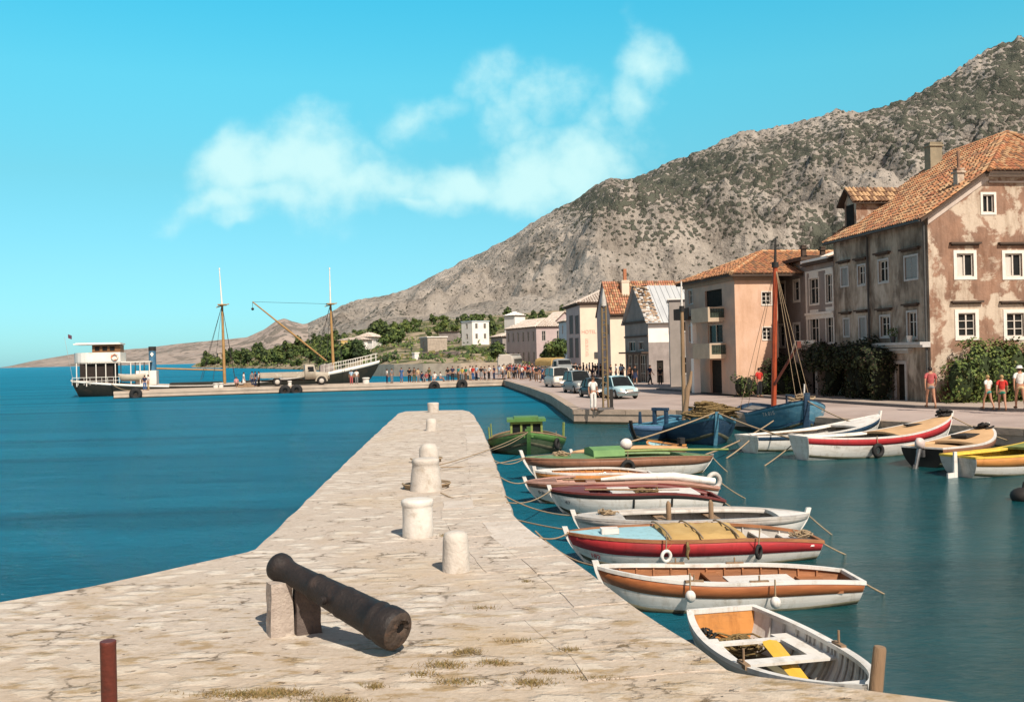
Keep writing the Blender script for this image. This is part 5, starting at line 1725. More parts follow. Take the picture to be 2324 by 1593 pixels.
class Boat:
    def __init__(s, name, label, stern, bow, B, F, cat='boat', tw=.7, double=False, draft=.28, group=None, rake=.10, full=.5, flare=.0, th=.03):
        "stern, bow: world points (x, y); F: freeboard stern, mid, bow"
        s.st = Vector((stern[0], stern[1], 0)); bw = Vector((bow[0], bow[1], 0))
        s.L = (bw - s.st).length; s.B = B; s.F = F; s.tw = tw; s.double = double; s.d = draft; s.rake = rake; s.full = full; s.flare = flare; s.th = th
        d = bw - s.st
        s.ang = atan2(d.y, d.x)
        s.root = empty(name, (s.st.x, s.st.y, 0), s.ang, label, cat, group)

    def W(s, p):
        "local -> world"
        return Matrix.Translation(s.st) @ Matrix.Rotation(s.ang, 4, 'Z') @ Vector(p)

    def hb(s, t):
        m = s.full
        if t >= m:
            q = (t - m) / (1 - m)
            return s.B / 2 * max(0.0, 1 - q ** 2.3) ** .78
        q = (m - t) / m
        if s.double:
            return s.B / 2 * max(0.0, 1 - q ** 2.4) ** .74
        return s.B / 2 * (1 - (1 - s.tw) * q ** 2.0)

    def zg(s, t):
        a, m, b = s.F
        if t > .42:
            return m + (b - m) * ((t - .42) / .58) ** 2
        return m + (a - m) * ((.42 - t) / .42) ** 2

    def pt(s, t, u, side, inset=0.0):
        "surface point; u 0 keel .. 1 gunwale"
        b = max(s.hb(t) - inset, 0.0)
        zk = -s.d * (1 - .75 * max(0, (t - .8) / .2) ** 2) * (1 if not s.double else (1 - .75 * max(0, (.2 - t) / .2) ** 2)) + inset
        if not s.double and t < .35:
            zk += s.d * .55 * ((.35 - t) / .35) ** 1.5
        z = zk + (s.zg(t) - zk) * u
        v = abs(t - .5) * 2 if s.double else max(0, (t - .55) / .45)
        q = lerp(.52, 1.05, v ** 1.5)
        y = b * (1 - (1 - u) ** 2.1) ** q * (1 + s.flare * u * v)
        x = s.L * t
        x -= s.L * s.rake * (1 - u) ** 1.4 * max(0, (t - .7) / .3) ** 2
        if s.double:
            x += s.L * s.rake * .8 * (1 - u) ** 1.4 * max(0, (.3 - t) / .3) ** 2
        else:
            x += s.L * .03 * (1 - u) * max(0, (.2 - t) / .2)
        return Vector((x, side * y, z))

    def shell(s, name, m, u0=0.0, u1=1.0, inset=0.0, t0=0.0, t1=1.0, nt=28, nu=9, flip=False, sides=(-1, 1)):
        b = MB()
        for sd in sides:
            rows = []
            for i in range(nt + 1):
                t = lerp(t0, t1, i / nt)
                t = min(max(t, .0005), .9995)
                rows.append([s.pt(t, lerp(u0, u1, j / nu), sd, inset) for j in range(nu + 1)])
            b.grid(rows, 0, True, flip=(sd > 0) ^ flip)
        return b.build(name, m, s.root)

    def band(s, name, m, u0, u1=1.0, out=.008, t0=0.002, t1=.998, sides=(-1, 1), nt=28):
        "painted plank standing slightly proud of the hull"
        b = MB()
        for sd in sides:
            rows = []
            for i in range(nt + 1):
                t = lerp(t0, t1, i / nt)
                r = []
                for u, o in ((u0, 0), (u0, out), ((u0 + u1) / 2, out), (u1, out), (u1, 0)):
                    p = s.pt(t, u, sd); p.y += sd * o; r.append(p)
                rows.append(r)
            b.grid(rows, 0, True, flip=sd > 0)
        return b.build(name, m, s.root)

    def gunwale(s, m, w=.07, h=.035, up=.012, name='gunwale'):
        b = MB()
        for sd in (-1, 1):
            rows = []
            for i in range(33):
                t = min(max(i / 32, .001), .9985)
                p = s.pt(t, 1, sd); q = max(abs(p.y) - w, 0)
                o = abs(p.y) + .014
                rows.append([(p.x, sd * o, p.z - h), (p.x, sd * o, p.z + up), (p.x, sd * q, p.z + up), (p.x, sd * q, p.z - h)])
            b.grid(rows, 0, False, True, flip=sd > 0)
        if not s.double:
            p = s.pt(.001, 1, 1)
            b.box((p.x + .015, 0, p.z - h / 2 + up / 2), (.06, 2 * p.y, h + up + .006))
        return b.build(name, m, s.root)

    def transom(s, m, mi=None):
        if s.double: return
        n = 8
        pr = [s.pt(.0005, j / n, 1) for j in range(n + 1)]
        pl = [s.pt(.0005, j / n, -1) for j in range(n, 0, -1)]
        ring = pr + pl
        b = MB()
        b.poly(ring[::-1])
        o = b.build('transom', m, s.root)
        b = MB()
        b.poly([Vector((p.x + s.th, p.y * .95, p.z if j > n - 0 else p.z)) for j, p in enumerate(ring)])
        b.build('transom_inside', mi or m, o)
        return o

    def stem(s, m, w=.05, up=.10, name='stem_post', t=.9995):
        pts = [s.pt(t, j / 8, 1) for j in range(9)]
        for p in pts: p.y = 0; p.x += .015
        top = pts[-1] + (pts[-1] - pts[-2]).normalized() * up
        b = MB()
        for i, (p, q) in enumerate(zip(pts, pts[1:] + [top])):
            f = Vector((.02 if t > .5 else -.02, 0, 0))
            k = Vector((-.07 if t > .5 else .07, 0, 0))
            for sd in (-1, 1):
                y = Vector((0, sd * w / 2, 0))
                b.poly([p + k + y, p + f + y, q + f + y, q + k + y])
            b.poly([p + f - Vector((0, w / 2, 0)), p + f + Vector((0, w / 2, 0)), q + f + Vector((0, w / 2, 0)), q + f - Vector((0, w / 2, 0))])
        y = Vector((0, w / 2, 0))
        b.poly([top + k - y, top + f - y, top + f + y, top + k + y])
        b.poly([pts[-1] + k - y, pts[-1] + k + y, top + k + y, top + k - y])
        return b.build(name, m, s.root)

    def deck(s, name, m, t0, t1, drop=.02, yin=0.0, camber=.03, nt=14, edge=True):
        b = MB()
        if yin <= 0:
            rows = []
            for i in range(nt + 1):
                t = min(max(lerp(t0, t1, i / nt), .002), .995)
                hb = max(s.hb(t) - .02, .002)
                rows.append([(s.L * t, hb * k, s.zg(t) - drop + camber * (1 - k * k)) for k in (-1, -.6, -.2, .2, .6, 1)])
            b.grid(rows, 0, True)
            if edge:
                for row, fl in ((rows[0], False), (rows[-1], True)):
                    for p, q in zip(row, row[1:]):
                        b.poly([p, q, (q[0], q[1], q[2] - .07), (p[0], p[1], p[2] - .07)])
        else:
            for sd in (-1, 1):
                rows = []
                for i in range(nt + 1):
                    t = min(max(lerp(t0, t1, i / nt), .002), .995)
                    hb = max(s.hb(t) - .02, .002)
                    rows.append([(s.L * t, sd * hb * k, s.zg(t) - drop) for k in (1, (1 + yin) / 2, yin)] + [(s.L * t, sd * hb * yin, s.zg(t) - drop - .06)])
                b.grid(rows, 0, True, flip=sd < 0)
        return b.build(name, m, s.root)

    def thwart(s, m, t, w=.2, drop=.14, th=.03, name='thwart', span=1.0):
        b = MB()
        hb = s.hb(t) - s.th
        b.box((s.L * t, 0, s.zg(t) - drop), (w, 2 * hb * span, th))
        return b.build(name, m, s.root)

    def floor(s, m, t0=.06, t1=.9, z=-.06, name='floorboards'):
        b = MB()
        rows = []
        for i in range(13):
            t = lerp(t0, t1, i / 12)
            # half breadth at height z
            u = 0.0
            for k in range(30):
                if s.pt(t, k / 29, 1, s.th).z >= z: u = k / 29; break
            y = s.pt(t, u, 1, s.th).y
            rows.append([(s.L * t, -y, z), (s.L * t, 0, z), (s.L * t, y, z)])
        b.grid(rows, 0, False)
        return b.build(name, m, s.root)

    def ribs(s, m, n=12, t0=.1, t1=.9, name='ribs', u0=.25, u1=.97):
        b = MB()
        for i in range(n):
            t = lerp(t0, t1, i / (n - 1))
            for sd in (-1, 1):
                pts = []
                for j in range(7):
                    p = s.pt(t, lerp(u0, u1, j / 6), sd, s.th + .012)
                    pts.append(p)
                b.tube(pts, .018, 4, sm=False)
        return b.build(name, m, s.root)

    def std(s, hull, inner, gun, strake=None, u0=.72, floor=None, wood=None, boot=None, tr=None, trin=None, ribs=True, fl=True):
        s.shell('hull', hull)
        s.shell('inner_planking', inner, .06, 1.0, s.th, flip=True)
        s.transom(tr or hull, trin or inner)
        if strake is not None: s.band('strake', strake, u0)
        s.gunwale(gun)
        if fl: s.floor(floor or M_floor, z=.035)
        if ribs: s.ribs(wood or inner)
        m_ = s.F[1] + s.d
        s.band('waterline_scum', M_scum, max(.02, (s.d - .06) / m_), (s.d + .035) / m_, .005)
        if boot: s.band('boot_top', boot, .02, .42, .004)


def at(x, y, Y):
    return A(x, y, Y)


def place(bx, by, bY, sx, sy, sY, mid, zmin=.22):
    b, s_ = A(bx, by, bY), A(sx, sy, sY)
    return (s_.x, s_.y), (b.x, b.y), (max(zmin, s_.z), mid, max(zmin, b.z))


def fender_ball(p, r, m, label, cord=.35):
    b = MB()
    b.sph((0, 0, 0), (r, r, r * 1.15), 0, 14, 10)
    b.tube([(0, 0, r), (0, 0, r + cord)], .012, 5, 1)
    return tag(b.build('fender', [m, M_rope], loc=p), label, 'fender', 'fenders hung on the boats')


def fender_ring(p, R, r, m, label, ang=0, cord=.3):
    b = MB()
    rows = []
    for i in range(20):
        a = 2 * pi * i / 20
        rows.append([((R + r * cos(2 * pi * j / 8)) * cos(a), r * sin(2 * pi * j / 8), (R + r * cos(2 * pi * j / 8)) * sin(a)) for j in range(8)])
    b.grid(rows + [rows[0]], 0, True, True)
    b.tube([(0, 0, R), (0, .03, R + cord)], .012, 5, 1)
    return tag(b.build('fender', [m, M_rope], loc=p, rz=ang), label, 'fender', 'fenders hung on the boats')


def heap(name, p, rad, hgt, m, label, cat, n=40, seed=1, parent=None, tub=.012):
    "an untidy heap of cord or net: many loose coils"
    random.seed(seed)
    b = MB()
    for i in range(n):
        r = rad * random.uniform(.2, 1.0)
        c = (random.uniform(-.4, .4) * rad, random.uniform(-.4, .4) * rad, hgt * random.uniform(0, 1) * (1 - .5 * r / rad))
        a0 = random.uniform(0, 6.28); e = random.uniform(.5, 1)
        pts = [(c[0] + r * cos(a0 + k * .6), c[1] + r * e * sin(a0 + k * .6), max(.01, c[2] + .03 * sin(k * 1.3 + i))) for k in range(random.randint(4, 9))]
        b.tube(pts, tub, 5)
    o = b.build(name, m, parent, loc=p)
    if label: tag(o, label, cat)
    return o


# ---- a: white dinghy in the near corner
B_ = Boat('rowing_dinghy', 'white open dinghy with ochre inside stern in the near right corner', (2.46, 11.75), (3.06, 8.60), 1.34, (.50, .45, .62), tw=.64, draft=.2, full=.42)
B_.std(M_bwhite, M_bwhite, M_bwhite, strake=M_bgrey, u0=.80, tr=M_bwhite, trin=M_orange, wood=M_bgrey, ribs=True)
B_.ribs(M_bgrey, 14, .3, .9)
th = B_.thwart(M_bwhite, .47, .17, .13)
B_.thwart(M_bwhite, .245, .10, .14)
B_.thwart(M_bwhite, .84, .26, .12)
for sd in (-1, 1):
    b = MB(); rows = []
    for i in range(7):
        t = lerp(.20, .47, i / 6)
        hb = B_.hb(t) - .04
        z = B_.zg(t) - .125
        rows.append([(B_.L * t, sd * hb, z), (B_.L * t, sd * (hb - .24), z), (B_.L * t, sd * (hb - .24), z - .04)])
    b.grid(rows, 0, False, flip=sd < 0)
    b.build('side_bench', M_bwhite, B_.root)
for (t, sd) in ((.50, 1), (.62, -1)):
    b = MB(); p = B_.pt(t, 1, sd); b.tube([(p.x, p.y * .97, p.z - .05), (p.x, p.y * .97, p.z + .17)], .013, 8)
    b.box((p.x, p.y * .97, p.z + .01), (.2, .06, .05)); b.build('thole_pin', M_oldwood, B_.root)
b = MB()
random.seed(2)
DN = B_
o1, o2 = Vector((B_.L * .30, .16, B_.zg(.3) - .09)), Vector((B_.L * .80, .12, -.02))
ax_ = (o2 - o1).normalized(); sdv = Vector((0, 1, 0)).cross(ax_).cross(ax_) * -1; sdv.normalize(); up_ = ax_.cross(sdv)
prof_ = [(0, .085), (.04, .10), (.25, .10), (.5, .085), (.75, .06), (.95, .035), (1, .025)]
rows = []
for (t, w) in prof_:
    c = o1.lerp(o2, t)
    rows.append([c + sdv * w, c + up_ * .018, c - sdv * w, c - up_ * .018])
b.grid(rows, 0, False, True); b.poly(rows[0][::-1]); b.poly(rows[-1])
og = b.build('oar', mat('yellow_oar_paint', (.66, .43, .055), (.58, .36, .05), scale=3, rough=.5), None)
og.matrix_world = Matrix.Translation(B_.st) @ Matrix.Rotation(B_.ang, 4, 'Z')
tag(og, 'yellow oar blade leaning across the middle seat of the white dinghy', 'oar')
heap('fishing_net', B_.W((B_.L * .12, 0, .12)), .30, .16, M_net, 'tangled brown fishing net lying in the stern of the white dinghy', 'fishing net', 46, 3)
heap('rope_coil', B_.W((B_.L * .08, -.30, .20)), .13, .16, M_black, 'dark heap of cord in the stern corner of the white dinghy', 'rope', 24, 4)

# ---- b: varnished boat
st, bw, F = place(1352, 1284, 13.75, 1938, 1306, 13.95, .43)
B_ = Boat('varnished_rowing_boat', 'white rowing boat with varnished orange top plank and two white seats', st, bw, 1.25, F, tw=.66, draft=.26, group=None)
B_.std(M_bwhite, M_vwoodin, M_bwhite, M_vwood, .70, trin=M_vwoodin, tr=M_bwhite)
B_.stem(M_bwhite, .07, .08)
for t, w in ((.70, .62), (.36, .95)):
    B_.thwart(M_bwhite, t, w, .13, span=.62)
B_.thwart(M_vwoodin, .53, .22, .12); B_.thwart(M_vwoodin, .14, .35, .16)
for t in (.42, .66):
    for r in (B_.pt(t, 1, -1), B_.pt(t, 1, 1)):
        b = MB()
        b.tube([(r.x, r.y * .97, r.z - .03), (r.x, r.y * .97, r.z + .10)], .012, 6)
        b.box((r.x, r.y * .965, r.z + .015), (.26, .05, .03))
        b.build('thole_pin', M_oldwood, B_.root)
VB = B_
def hang(B_, vx, vy, out=.05, sd=None):
    "point beside the hull seen at a survey pixel (side that faces the viewer)"
    best = None
    for sd_ in (-1, 1):
        for i in range(60):
            t = i / 59
            p = B_.W(B_.pt(t, .95, sd_) + Vector((0, sd_ * out, 0)))
            x = 1162 + FV * (p - CAM).dot(_r) / (p - CAM).dot(_f)
            e = abs(x - vx) + (0 if p.y < B_.W((B_.L * t, 0, 0)).y else 1e4)
            if best is None or e < best[0]: best = (e, p)
    p = best[1]
    return A(vx, vy, p.y)


fender_ball(hang(B_, 1567, 1353, .12), .072, M_bwhite, 'white ball fender nearer the bow of the varnished boat', .24)
fender_ball(hang(B_, 1760, 1367, .12), .072, M_bwhite, 'white ball fender nearer the stern of the varnished boat', .24)

# ---- c: red striped boat with light blue foredeck
st, bw, F = place(1284, 1207, 16.75, 1848, 1217, 17.0, .47)
B_ = Boat('red_striped_boat', 'white boat with crimson stripe, light blue foredeck and ochre tarpaulin', st, bw, 1.65, F, tw=.55, draft=.3)
B_.std(M_bwhite, M_bgrey, M_vwoodin, M_bred, .66)
B_.stem(M_bwhite, .08, .10)
B_.deck('foredeck', M_lblue, .62, .985, .015)
B_.deck('side_deck', M_lblue, .30, .62, .015, yin=.78)
b = MB()
b.box((B_.L * .83, .12, B_.zg(.83) + .06), (.30, .22, .09)); b.build('hatch', M_bwhite, B_.root)
B_.thwart(M_bwhite, .2, .2, .12); B_.thwart(M_bwhite, .08, .3, .1)
RB = B_
# tarpaulin tied over the middle
b = MB()
rows = []
random.seed(6)
for i in range(15):
    t = lerp(.30, .64, i / 14)
    r = []
    for j in range(9):
        k = lerp(-1, 1, j / 8)
        cr_ = .05 * noise.noise(Vector((i * .9, j * .8, 1))) + .03 * noise.noise(Vector((i * 2.1, j * 2.3, 5)))
        r.append((RB.L * t + .02 * sin(j * 2.0), (RB.hb(t) + (.012 if abs(k) == 1 else -.02)) * k, RB.zg(t) + .025 + .045 * (1 - abs(k) ** 4) + cr_ * (1 - k ** 8) - (.05 if abs(k) == 1 else 0) - (.12 if i in (0, 14) else 0)))
    rows.append(r)
b.grid(rows)
tp_ = b.build('tarpaulin', M_ochre, None)
tp_.matrix_world = Matrix.Translation(RB.st) @ Matrix.Rotation(RB.ang, 4, 'Z')
tag(tp_, 'ochre tarpaulin tied over the middle of the red striped boat', 'tarpaulin')
for t in (.36, .50, .62):
    b = MB()
    b.tube([(RB.L * t, (RB.hb(t)) * k * 1.01, RB.zg(t) + .05 + .055 * (1 - abs(k) ** 4)) for k in (-1, -.8, -.4, 0, .4, .8, 1)], .016, 5)
    o = b.build('tarp_cord', M_rope, tp_)
lab = MB()
fender_ring(hang(RB, 1512, 1262, .10), .085, .03, M_bwhite, 'white ring fender on the red striped boat', RB.ang + .4)
fender_ring(hang(RB, 1722, 1252, .10), .10, .03, M_rubber, 'black rubber ring fender near the stern of the red striped boat', RB.ang + .9)
p = hang(RB, 1560, 1245, .07)
b = MB(); b.tube([(0, 0, .12), (.01, -.02, 0), (-.01, 0, -.1), (.02, 0, -.18)], [.02, .035, .028, .012], 6)
tag(b.build('rag_fender', M_net, loc=p), 'twisted rag hanging over the crimson stripe as a fender', 'fender')


def hull_text(B_, txt, t, u, side, h, m, out=.012):
    c = bpy.data.curves.new('hull_lettering', 'FONT'); c.body = txt; c.size = h / .7; c.extrude = .001
    tmp = bpy.data.objects.new('tmp', c); COL.objects.link(tmp); bpy.context.view_layer.update()
    me = bpy.data.meshes.new_from_object(tmp.evaluated_get(bpy.context.evaluated_depsgraph_get()))
    bpy.data.objects.remove(tmp); bpy.data.curves.remove(c)
    me.materials.clear(); me.materials.append(m); me.name = 'hull_lettering'
    o = bpy.data.objects.new('hull_lettering', me); COL.objects.link(o); o.parent = B_.root
    e = .004
    for v in me.vertices:
        # text runs from left to right as seen from outside that side
        tt = t + (v.co.x / B_.L) * (1 if side < 0 else -1)
        uu = u + v.co.y / (B_.zg(tt) + B_.d)
        p = B_.pt(tt, uu, side)
        a = B_.pt(tt + e, uu, side) - p; b_ = B_.pt(tt, uu + e, side) - p
        n_ = a.cross(b_).normalized()
        if n_.y * side < 0: n_ = -n_
        v.co = p + n_ * (out + v.co.z)
    return o


sdC = 1 if RB.W(RB.pt(.8, 1, 1)).y < RB.W(RB.pt(.8, 1, -1)).y else -1
hull_text(RB, '182', .93 if sdC > 0 else .88, .50, sdC, .085, M_bred)
heap('rope_coil', RB.W((RB.L * .06, .1, RB.zg(.06) - .02)), .2, .12, M_rope, 'coil of pale rope on the stern of the red striped boat', 'rope', 26, 8)

# ---- d: grey white boat alongside
st, bw, F = place(1302, 1170, 18.4, 1836, 1165, 18.7, .50)
B_ = Boat('grey_white_boat', 'pale grey white boat with wide rim lying behind the red striped boat', st, bw, 1.6, F, double=True, draft=.3, tw=.5)
B_.std(M_bwhite, M_bgrey, M_bgrey, M_bgrey, .82)
B_.deck('side_deck', M_bgrey, .06, .95, .01, yin=.72); B_.deck('foredeck', M_bgrey, .80, .985, .008); B_.deck('aft_deck', M_bwhite, .015, .16, .008)
B_.stem(M_bwhite, .07, .12); B_.stem(M_bwhite, .07, .12, 'stern_post', .0005)
B_.thwart(M_oldwood, .4, .2, .12); B_.thwart(M_oldwood, .62, .2, .12)
for i, t in enumerate((.42, .60)):
    b = MB(); p = B_.pt(t, 1, 1); b.tube([(p.x, 0, p.z - .2), (p.x, 0, p.z + .20), (p.x + .01, 0, p.z + .26)], [.05, .05, .02], 8)
    b.build('post', M_oldwood, B_.root)
GB = B_

# ---- e: white boat, dark red rim
st, bw, F = place(1247, 1110, 22.1, 1629, 1126, 22.3, .50)
B_ = Boat('dark_red_rimmed_boat', 'white boat with dark red inside and rim and upright black rubbing strips', st, bw, 1.75, F, tw=.78, draft=.3)
B_.std(M_bwhite, M_bdred, M_bdred, M_black, .86)
B_.stem(M_bwhite, .08, .10)
B_.deck('side_deck', M_bdred, .03, .78, .012, yin=.80); B_.deck('foredeck', M_bdred, .78, .985, .01)
B_.thwart(M_bwhite, .58, .5, .04, span=.6); B_.thwart(M_bwhite, .25, .9, .06, span=.6)
sdE = 1 if B_.W(B_.pt(.8, 1, 1)).y < B_.W(B_.pt(.8, 1, -1)).y else -1
for t in (.005, .32, .54):
    b = MB()
    b.tube([B_.pt(t, u, sdE) + Vector((0, sdE * .015, 0)) for u in (.45, .7, .85)], .022, 5); b.build('rubbing_strip', M_black, B_.root)
hull_text(B_, '47', .93 if sdE > 0 else .89, .62, sdE, .09, M_steel)
EB = B_
# ---- f: pinkish boat with white roll
st, bw, F = place(1192, 1092, 23.7, 1622, 1100, 23.9, .55)
B_ = Boat('pinkish_boat', 'brownish pink open boat carrying a white rolled sail along its rim', st, bw, 1.7, F, tw=.6, draft=.3)
B_.std(M_bwhite, M_pinkin, M_pinkin, M_bbrown, .8)
B_.stem(M_bwhite, .08, .12)
B_.deck('foredeck', M_bbrown, .84, .985, .01); B_.thwart(M_bbrown, .45, .22, .1); B_.thwart(M_pinkin, .65, .22, .1)
b = MB()
b.tube([(B_.L * .03, .55, B_.zg(.05) + .10), (B_.L * .25, .62, B_.zg(.25) + .12), (B_.L * .45, .65, B_.zg(.45) + .09), (B_.L * .62, .62, B_.zg(.6) + .05)], [.09, .10, .085, .04], 10)
o = b.build('rolled_sail', M_bwhite, None); o.matrix_world = Matrix.Translation(B_.st) @ Matrix.Rotation(B_.ang, 4, 'Z')
tag(o, 'white rolled sail lying along the rim of the pinkish boat', 'sail')
sdF = 1 if B_.W(B_.pt(.8, 1, 1)).y < B_.W(B_.pt(.8, 1, -1)).y else -1
hull_text(B_, 'RB', .95 if sdF > 0 else .92, .6, sdF, .10, M_steel)
p = A(1620, 1091, B_.st.y - .25)
fender_ring(p, .17, .06, M_bgrey, 'thick pale life ring on the stern of the pinkish boat', 0.4, .05)
FB = B_
# ---- g: small boat with orange inside
st, bw, F = place(1213, 1068, 25.0, 1480, 1074, 25.2, .58)
B_ = Boat('orange_lined_boat', 'small white boat with orange top plank between the pinkish and the green boat', st, bw, 1.35, F, tw=.65, draft=.26)
B_.std(M_bwhite, M_orange, M_bwhite, M_orange, .76)
B_.stem(M_bwhite, .08, .12); B_.thwart(M_vwoodin, .35, .2, .1); B_.thwart(M_vwoodin, .62, .2, .1); B_.deck('foredeck', M_bwhite, .86, .985, .01)
OB = B_
# ---- h: green decked boat
st, bw, F = place(1186, 1038, 27.9, 1618, 1034, 29.0, .62)
B_ = Boat('green_decked_boat', 'long white boat with green deck, brown upper plank and tall white bow post', st, bw, 2.0, F, double=True, draft=.4)
B_.std(M_bwhite, M_green, M_bbrown, M_bbrown, .74)
B_.deck('foredeck', M_green, .66, .985, .0); B_.deck('side_deck', M_green, .05, .66, .0, yin=.62); B_.deck('aft_deck', M_green, .01, .2, .0)
B_.stem(M_bwhite, .13, .22); B_.stem(M_bwhite, .08, .06, 'stern_post', .0005)
b = MB()
z = B_.zg(.6)
rows = [[(B_.L * t, y, z + h) for (y, h) in ((-.55, .02), (-.5, .20), (0, .27), (.5, .20), (.55, .02))] for t in (.50, .66)]
b.grid(rows, 0, False); b.poly(rows[0]); b.poly(rows[1][::-1]); b.build('hatch_cover', mat('bright_green_hatch', (.15, .29, .10), (.115, .23, .08), scale=3, rough=.6), B_.root)
b = MB()
b.tube([(B_.L * -.07, .2, B_.zg(.05) + .16), (B_.L * .3, .25, B_.zg(.3) + .13), (B_.L * .5, .25, B_.zg(.45) + .13)], [.03, .045, .04], 8)
o = b.build('spar', M_ygreen, None); o.matrix_world = Matrix.Translation(B_.st) @ Matrix.Rotation(B_.ang, 4, 'Z')
tag(o, 'long pale spar lying on the green deck and poking past the stern', 'spar')
sdH = 1 if B_.W(B_.pt(.8, 1, 1)).y < B_.W(B_.pt(.8, 1, -1)).y else -1
fender_ring(hang(B_, 1425, 1060, .08), .16, .06, M_rubber, 'black tyre fender on the brown plank of the green decked boat', B_.ang)
HB = B_
# ---- i: boat behind the green one, white float, small orange dinghy
st, bw, F = place(1296, 1026, 30.6, 1560, 1015, 31.4, .55)
B_ = Boat('tan_boat', 'low tan and white boat half hidden behind the green decked boat', st, bw, 1.5, F, double=True, draft=.3)
B_.std(M_bwhite, M_vwoodin, M_tan, M_bbrown, .78); B_.deck('side_deck', M_tan, .03, .96, .01, yin=.6); B_.stem(M_bwhite, .07, .1)
p = A(1421, 1008, 30.9)
b = MB(); b.sph((0, 0, 0), (.20, .20, .19), 0, 14, 10); b.tube([(0, 0, -.15), (0, 0, -.36)], .03, 6, 1)
tag(b.build('float_buoy', [M_bwhite, M_black], loc=p), 'round white float resting on the tan boat', 'buoy')
s0, b0 = G(1540, 1022, .3), G(1470, 1010, .3)
B_ = Boat('orange_dinghy', 'small orange dinghy floating in front of the dark blue bow', (A(1541, 1010, 33.0).x, 33.0), (A(1474, 1000, 34.0).x, 34.2), 1.0, (.42, .38, .5), tw=.7, draft=.2)
B_.std(M_orange, M_lblue, M_orange, None); B_.thwart(M_bgrey, .4, .18, .1); B_.thwart(M_bgrey, .7, .18, .1)
# outboard folded on its stern
b = MB(); b.tube([(-.05, 0, .2), (-.08, 0, .5)], .05, 8); b.box((-.1, 0, .58), (.16, .22, .2)); b.build('outboard_motor', M_black, B_.root)

# ---- j: green fishing boat with wheelhouse
bw_ = A(1200, 985, 34.4)
B_ = Boat('green_fishing_boat', 'green fishing boat with a small wheelhouse moored at the tip of the mole', (bw_.x - .1, 41.0), (bw_.x, 34.4), 2.9, (.50, .36, .90), double=True, draft=.5, full=.55, flare=.15)
B_.std(M_dgreen, M_dgreen, M_oldwood, M_mgreen, .76, fl=False, ribs=False)
B_.deck('deck', M_mgreen, .01, .985, .14)
B_.stem(M_mgreen, .14, .18)
sideR = 1 if B_.W((3, 1, 0)).x > B_.W((3, -1, 0)).x else -1
x0 = B_.L * .60
b = MB()
hw, hd, hh = .62, 1.1, .84
zb_ = B_.zg(.5) - .14
cab = empty('wheelhouse', (0, 0, 0)); cab.parent = B_.root
Mi = Matrix.Identity(4)
FCf = Face(Mi, (x0, -hw, zb_), (0, 1, 0), (1, 0, 0)); FCr = Face(Mi, (x0 - hd, -hw, zb_), (1, 0, 0), (0, -1, 0)); FCl = Face(Mi, (x0 - hd, hw, zb_), (1, 0, 0), (0, 1, 0)); FCb = Face(Mi, (x0 - hd, -hw, zb_), (0, 1, 0), (-1, 0, 0))
fw = [(.08, .38, .34, .75), (.46, .78, .34, .75), (.86, 1.16, .34, .75)]
sw = [(.12, .5, .34, .75), (.62, 1.0, .34, .75)]
wall_panel(b, FCf, 0, 2 * hw, 0, hh, fw, .05)
for Fx in (FCr, FCl): wall_panel(b, Fx, 0, hd, 0, hh, sw, .05)
wall_panel(b, FCb, 0, 2 * hw, 0, hh, [(.4, .85, .05, .75)], .05)
b.build('cabin_wall', M_ygreen, cab)
b = MB()
for Fx, ws in ((FCf, fw), (FCr, sw), (FCl, sw)):
    for (a, c, d, e) in ws:
        b.poly([Fx.p(a, -.05, d), Fx.p(c, -.05, d), Fx.p(c, -.05, e), Fx.p(a, -.05, e)])
b.build('cabin_glass', M_glass, cab)
b = MB(); b.box((x0 - hd / 2, 0, zb_ + hh + .05), (hd + .28, 2 * hw + .24, .10)); b.box((x0 - hd / 2, 0, zb_ + hh + .13), (hd - .1, 2 * hw - .3, .07)); b.build('cabin_roof', M_mgreen, cab)
for (t, sd, h) in ((.70, 1, .95), (.35, -1, .9), (.55, 1, 1.0), (.62, -1, .8)):
    b = MB(); p = B_.pt(t, 1, sd); b.tube([(p.x, p.y * .95, p.z - .1), (p.x, p.y * .97, p.z + h * .6)], .03, 6); b.build('stanchion', M_ygreen, B_.root)
b = MB(); b.box((B_.L * .84, 0, B_.zg(.84) + .05), (.2, .2, .4)); b.build('bitt', M_mgreen, B_.root)
fender_ring(B_.W(B_.pt(.86, .72, sideR) + Vector((0, sideR * .1, 0))), .16, .06, M_rubber, 'dark tyre fender on the pale side of the green fishing boat', 1.2)
JB = B_

# ---- k, l, m: blue fishing boats against the quay
kb, ks_ = A(1434, 985, 38.6), A(1590, 968, 43.2)
B_ = Boat('dark_blue_boat', 'dark blue fishing boat with upright bow timber left of the big bows', (ks_.x, 43.4), (kb.x, 38.8), 2.0, (.72, .58, .74), double=True, draft=.4)
B_.std(M_navy, M_navy, M_blue, mat('dull_blue_paint', (.09, .17, .30), (.07, .13, .24), scale=3, rough=.6), .74, fl=False, ribs=False)
B_.deck('deck', M_blue, .01, .985, .12); B_.stem(M_black, .12, .16)
b = MB()
for (x, y, h) in ((.62, .35, .75), (.62, -.2, .75)):
    b.box((B_.L * x, y, B_.zg(.6) + h / 2 - .1), (.16, .12, h))
b.box((B_.L * .62, .08, B_.zg(.6) + .62), (.18, .75, .12)); b.build('winch_frame', M_navy, B_.root)
b = MB(); b.box((B_.L * .85, -.1, B_.zg(.85) + .22), (.14, .12, .6), 0, 0, .6); b.box((B_.L * .2, .1, B_.zg(.2) + .2), (.5, .16, .6)); b.build('bitt', M_navy, B_.root)
KB = B_
lb_ = A(1627, 938, 36.6)
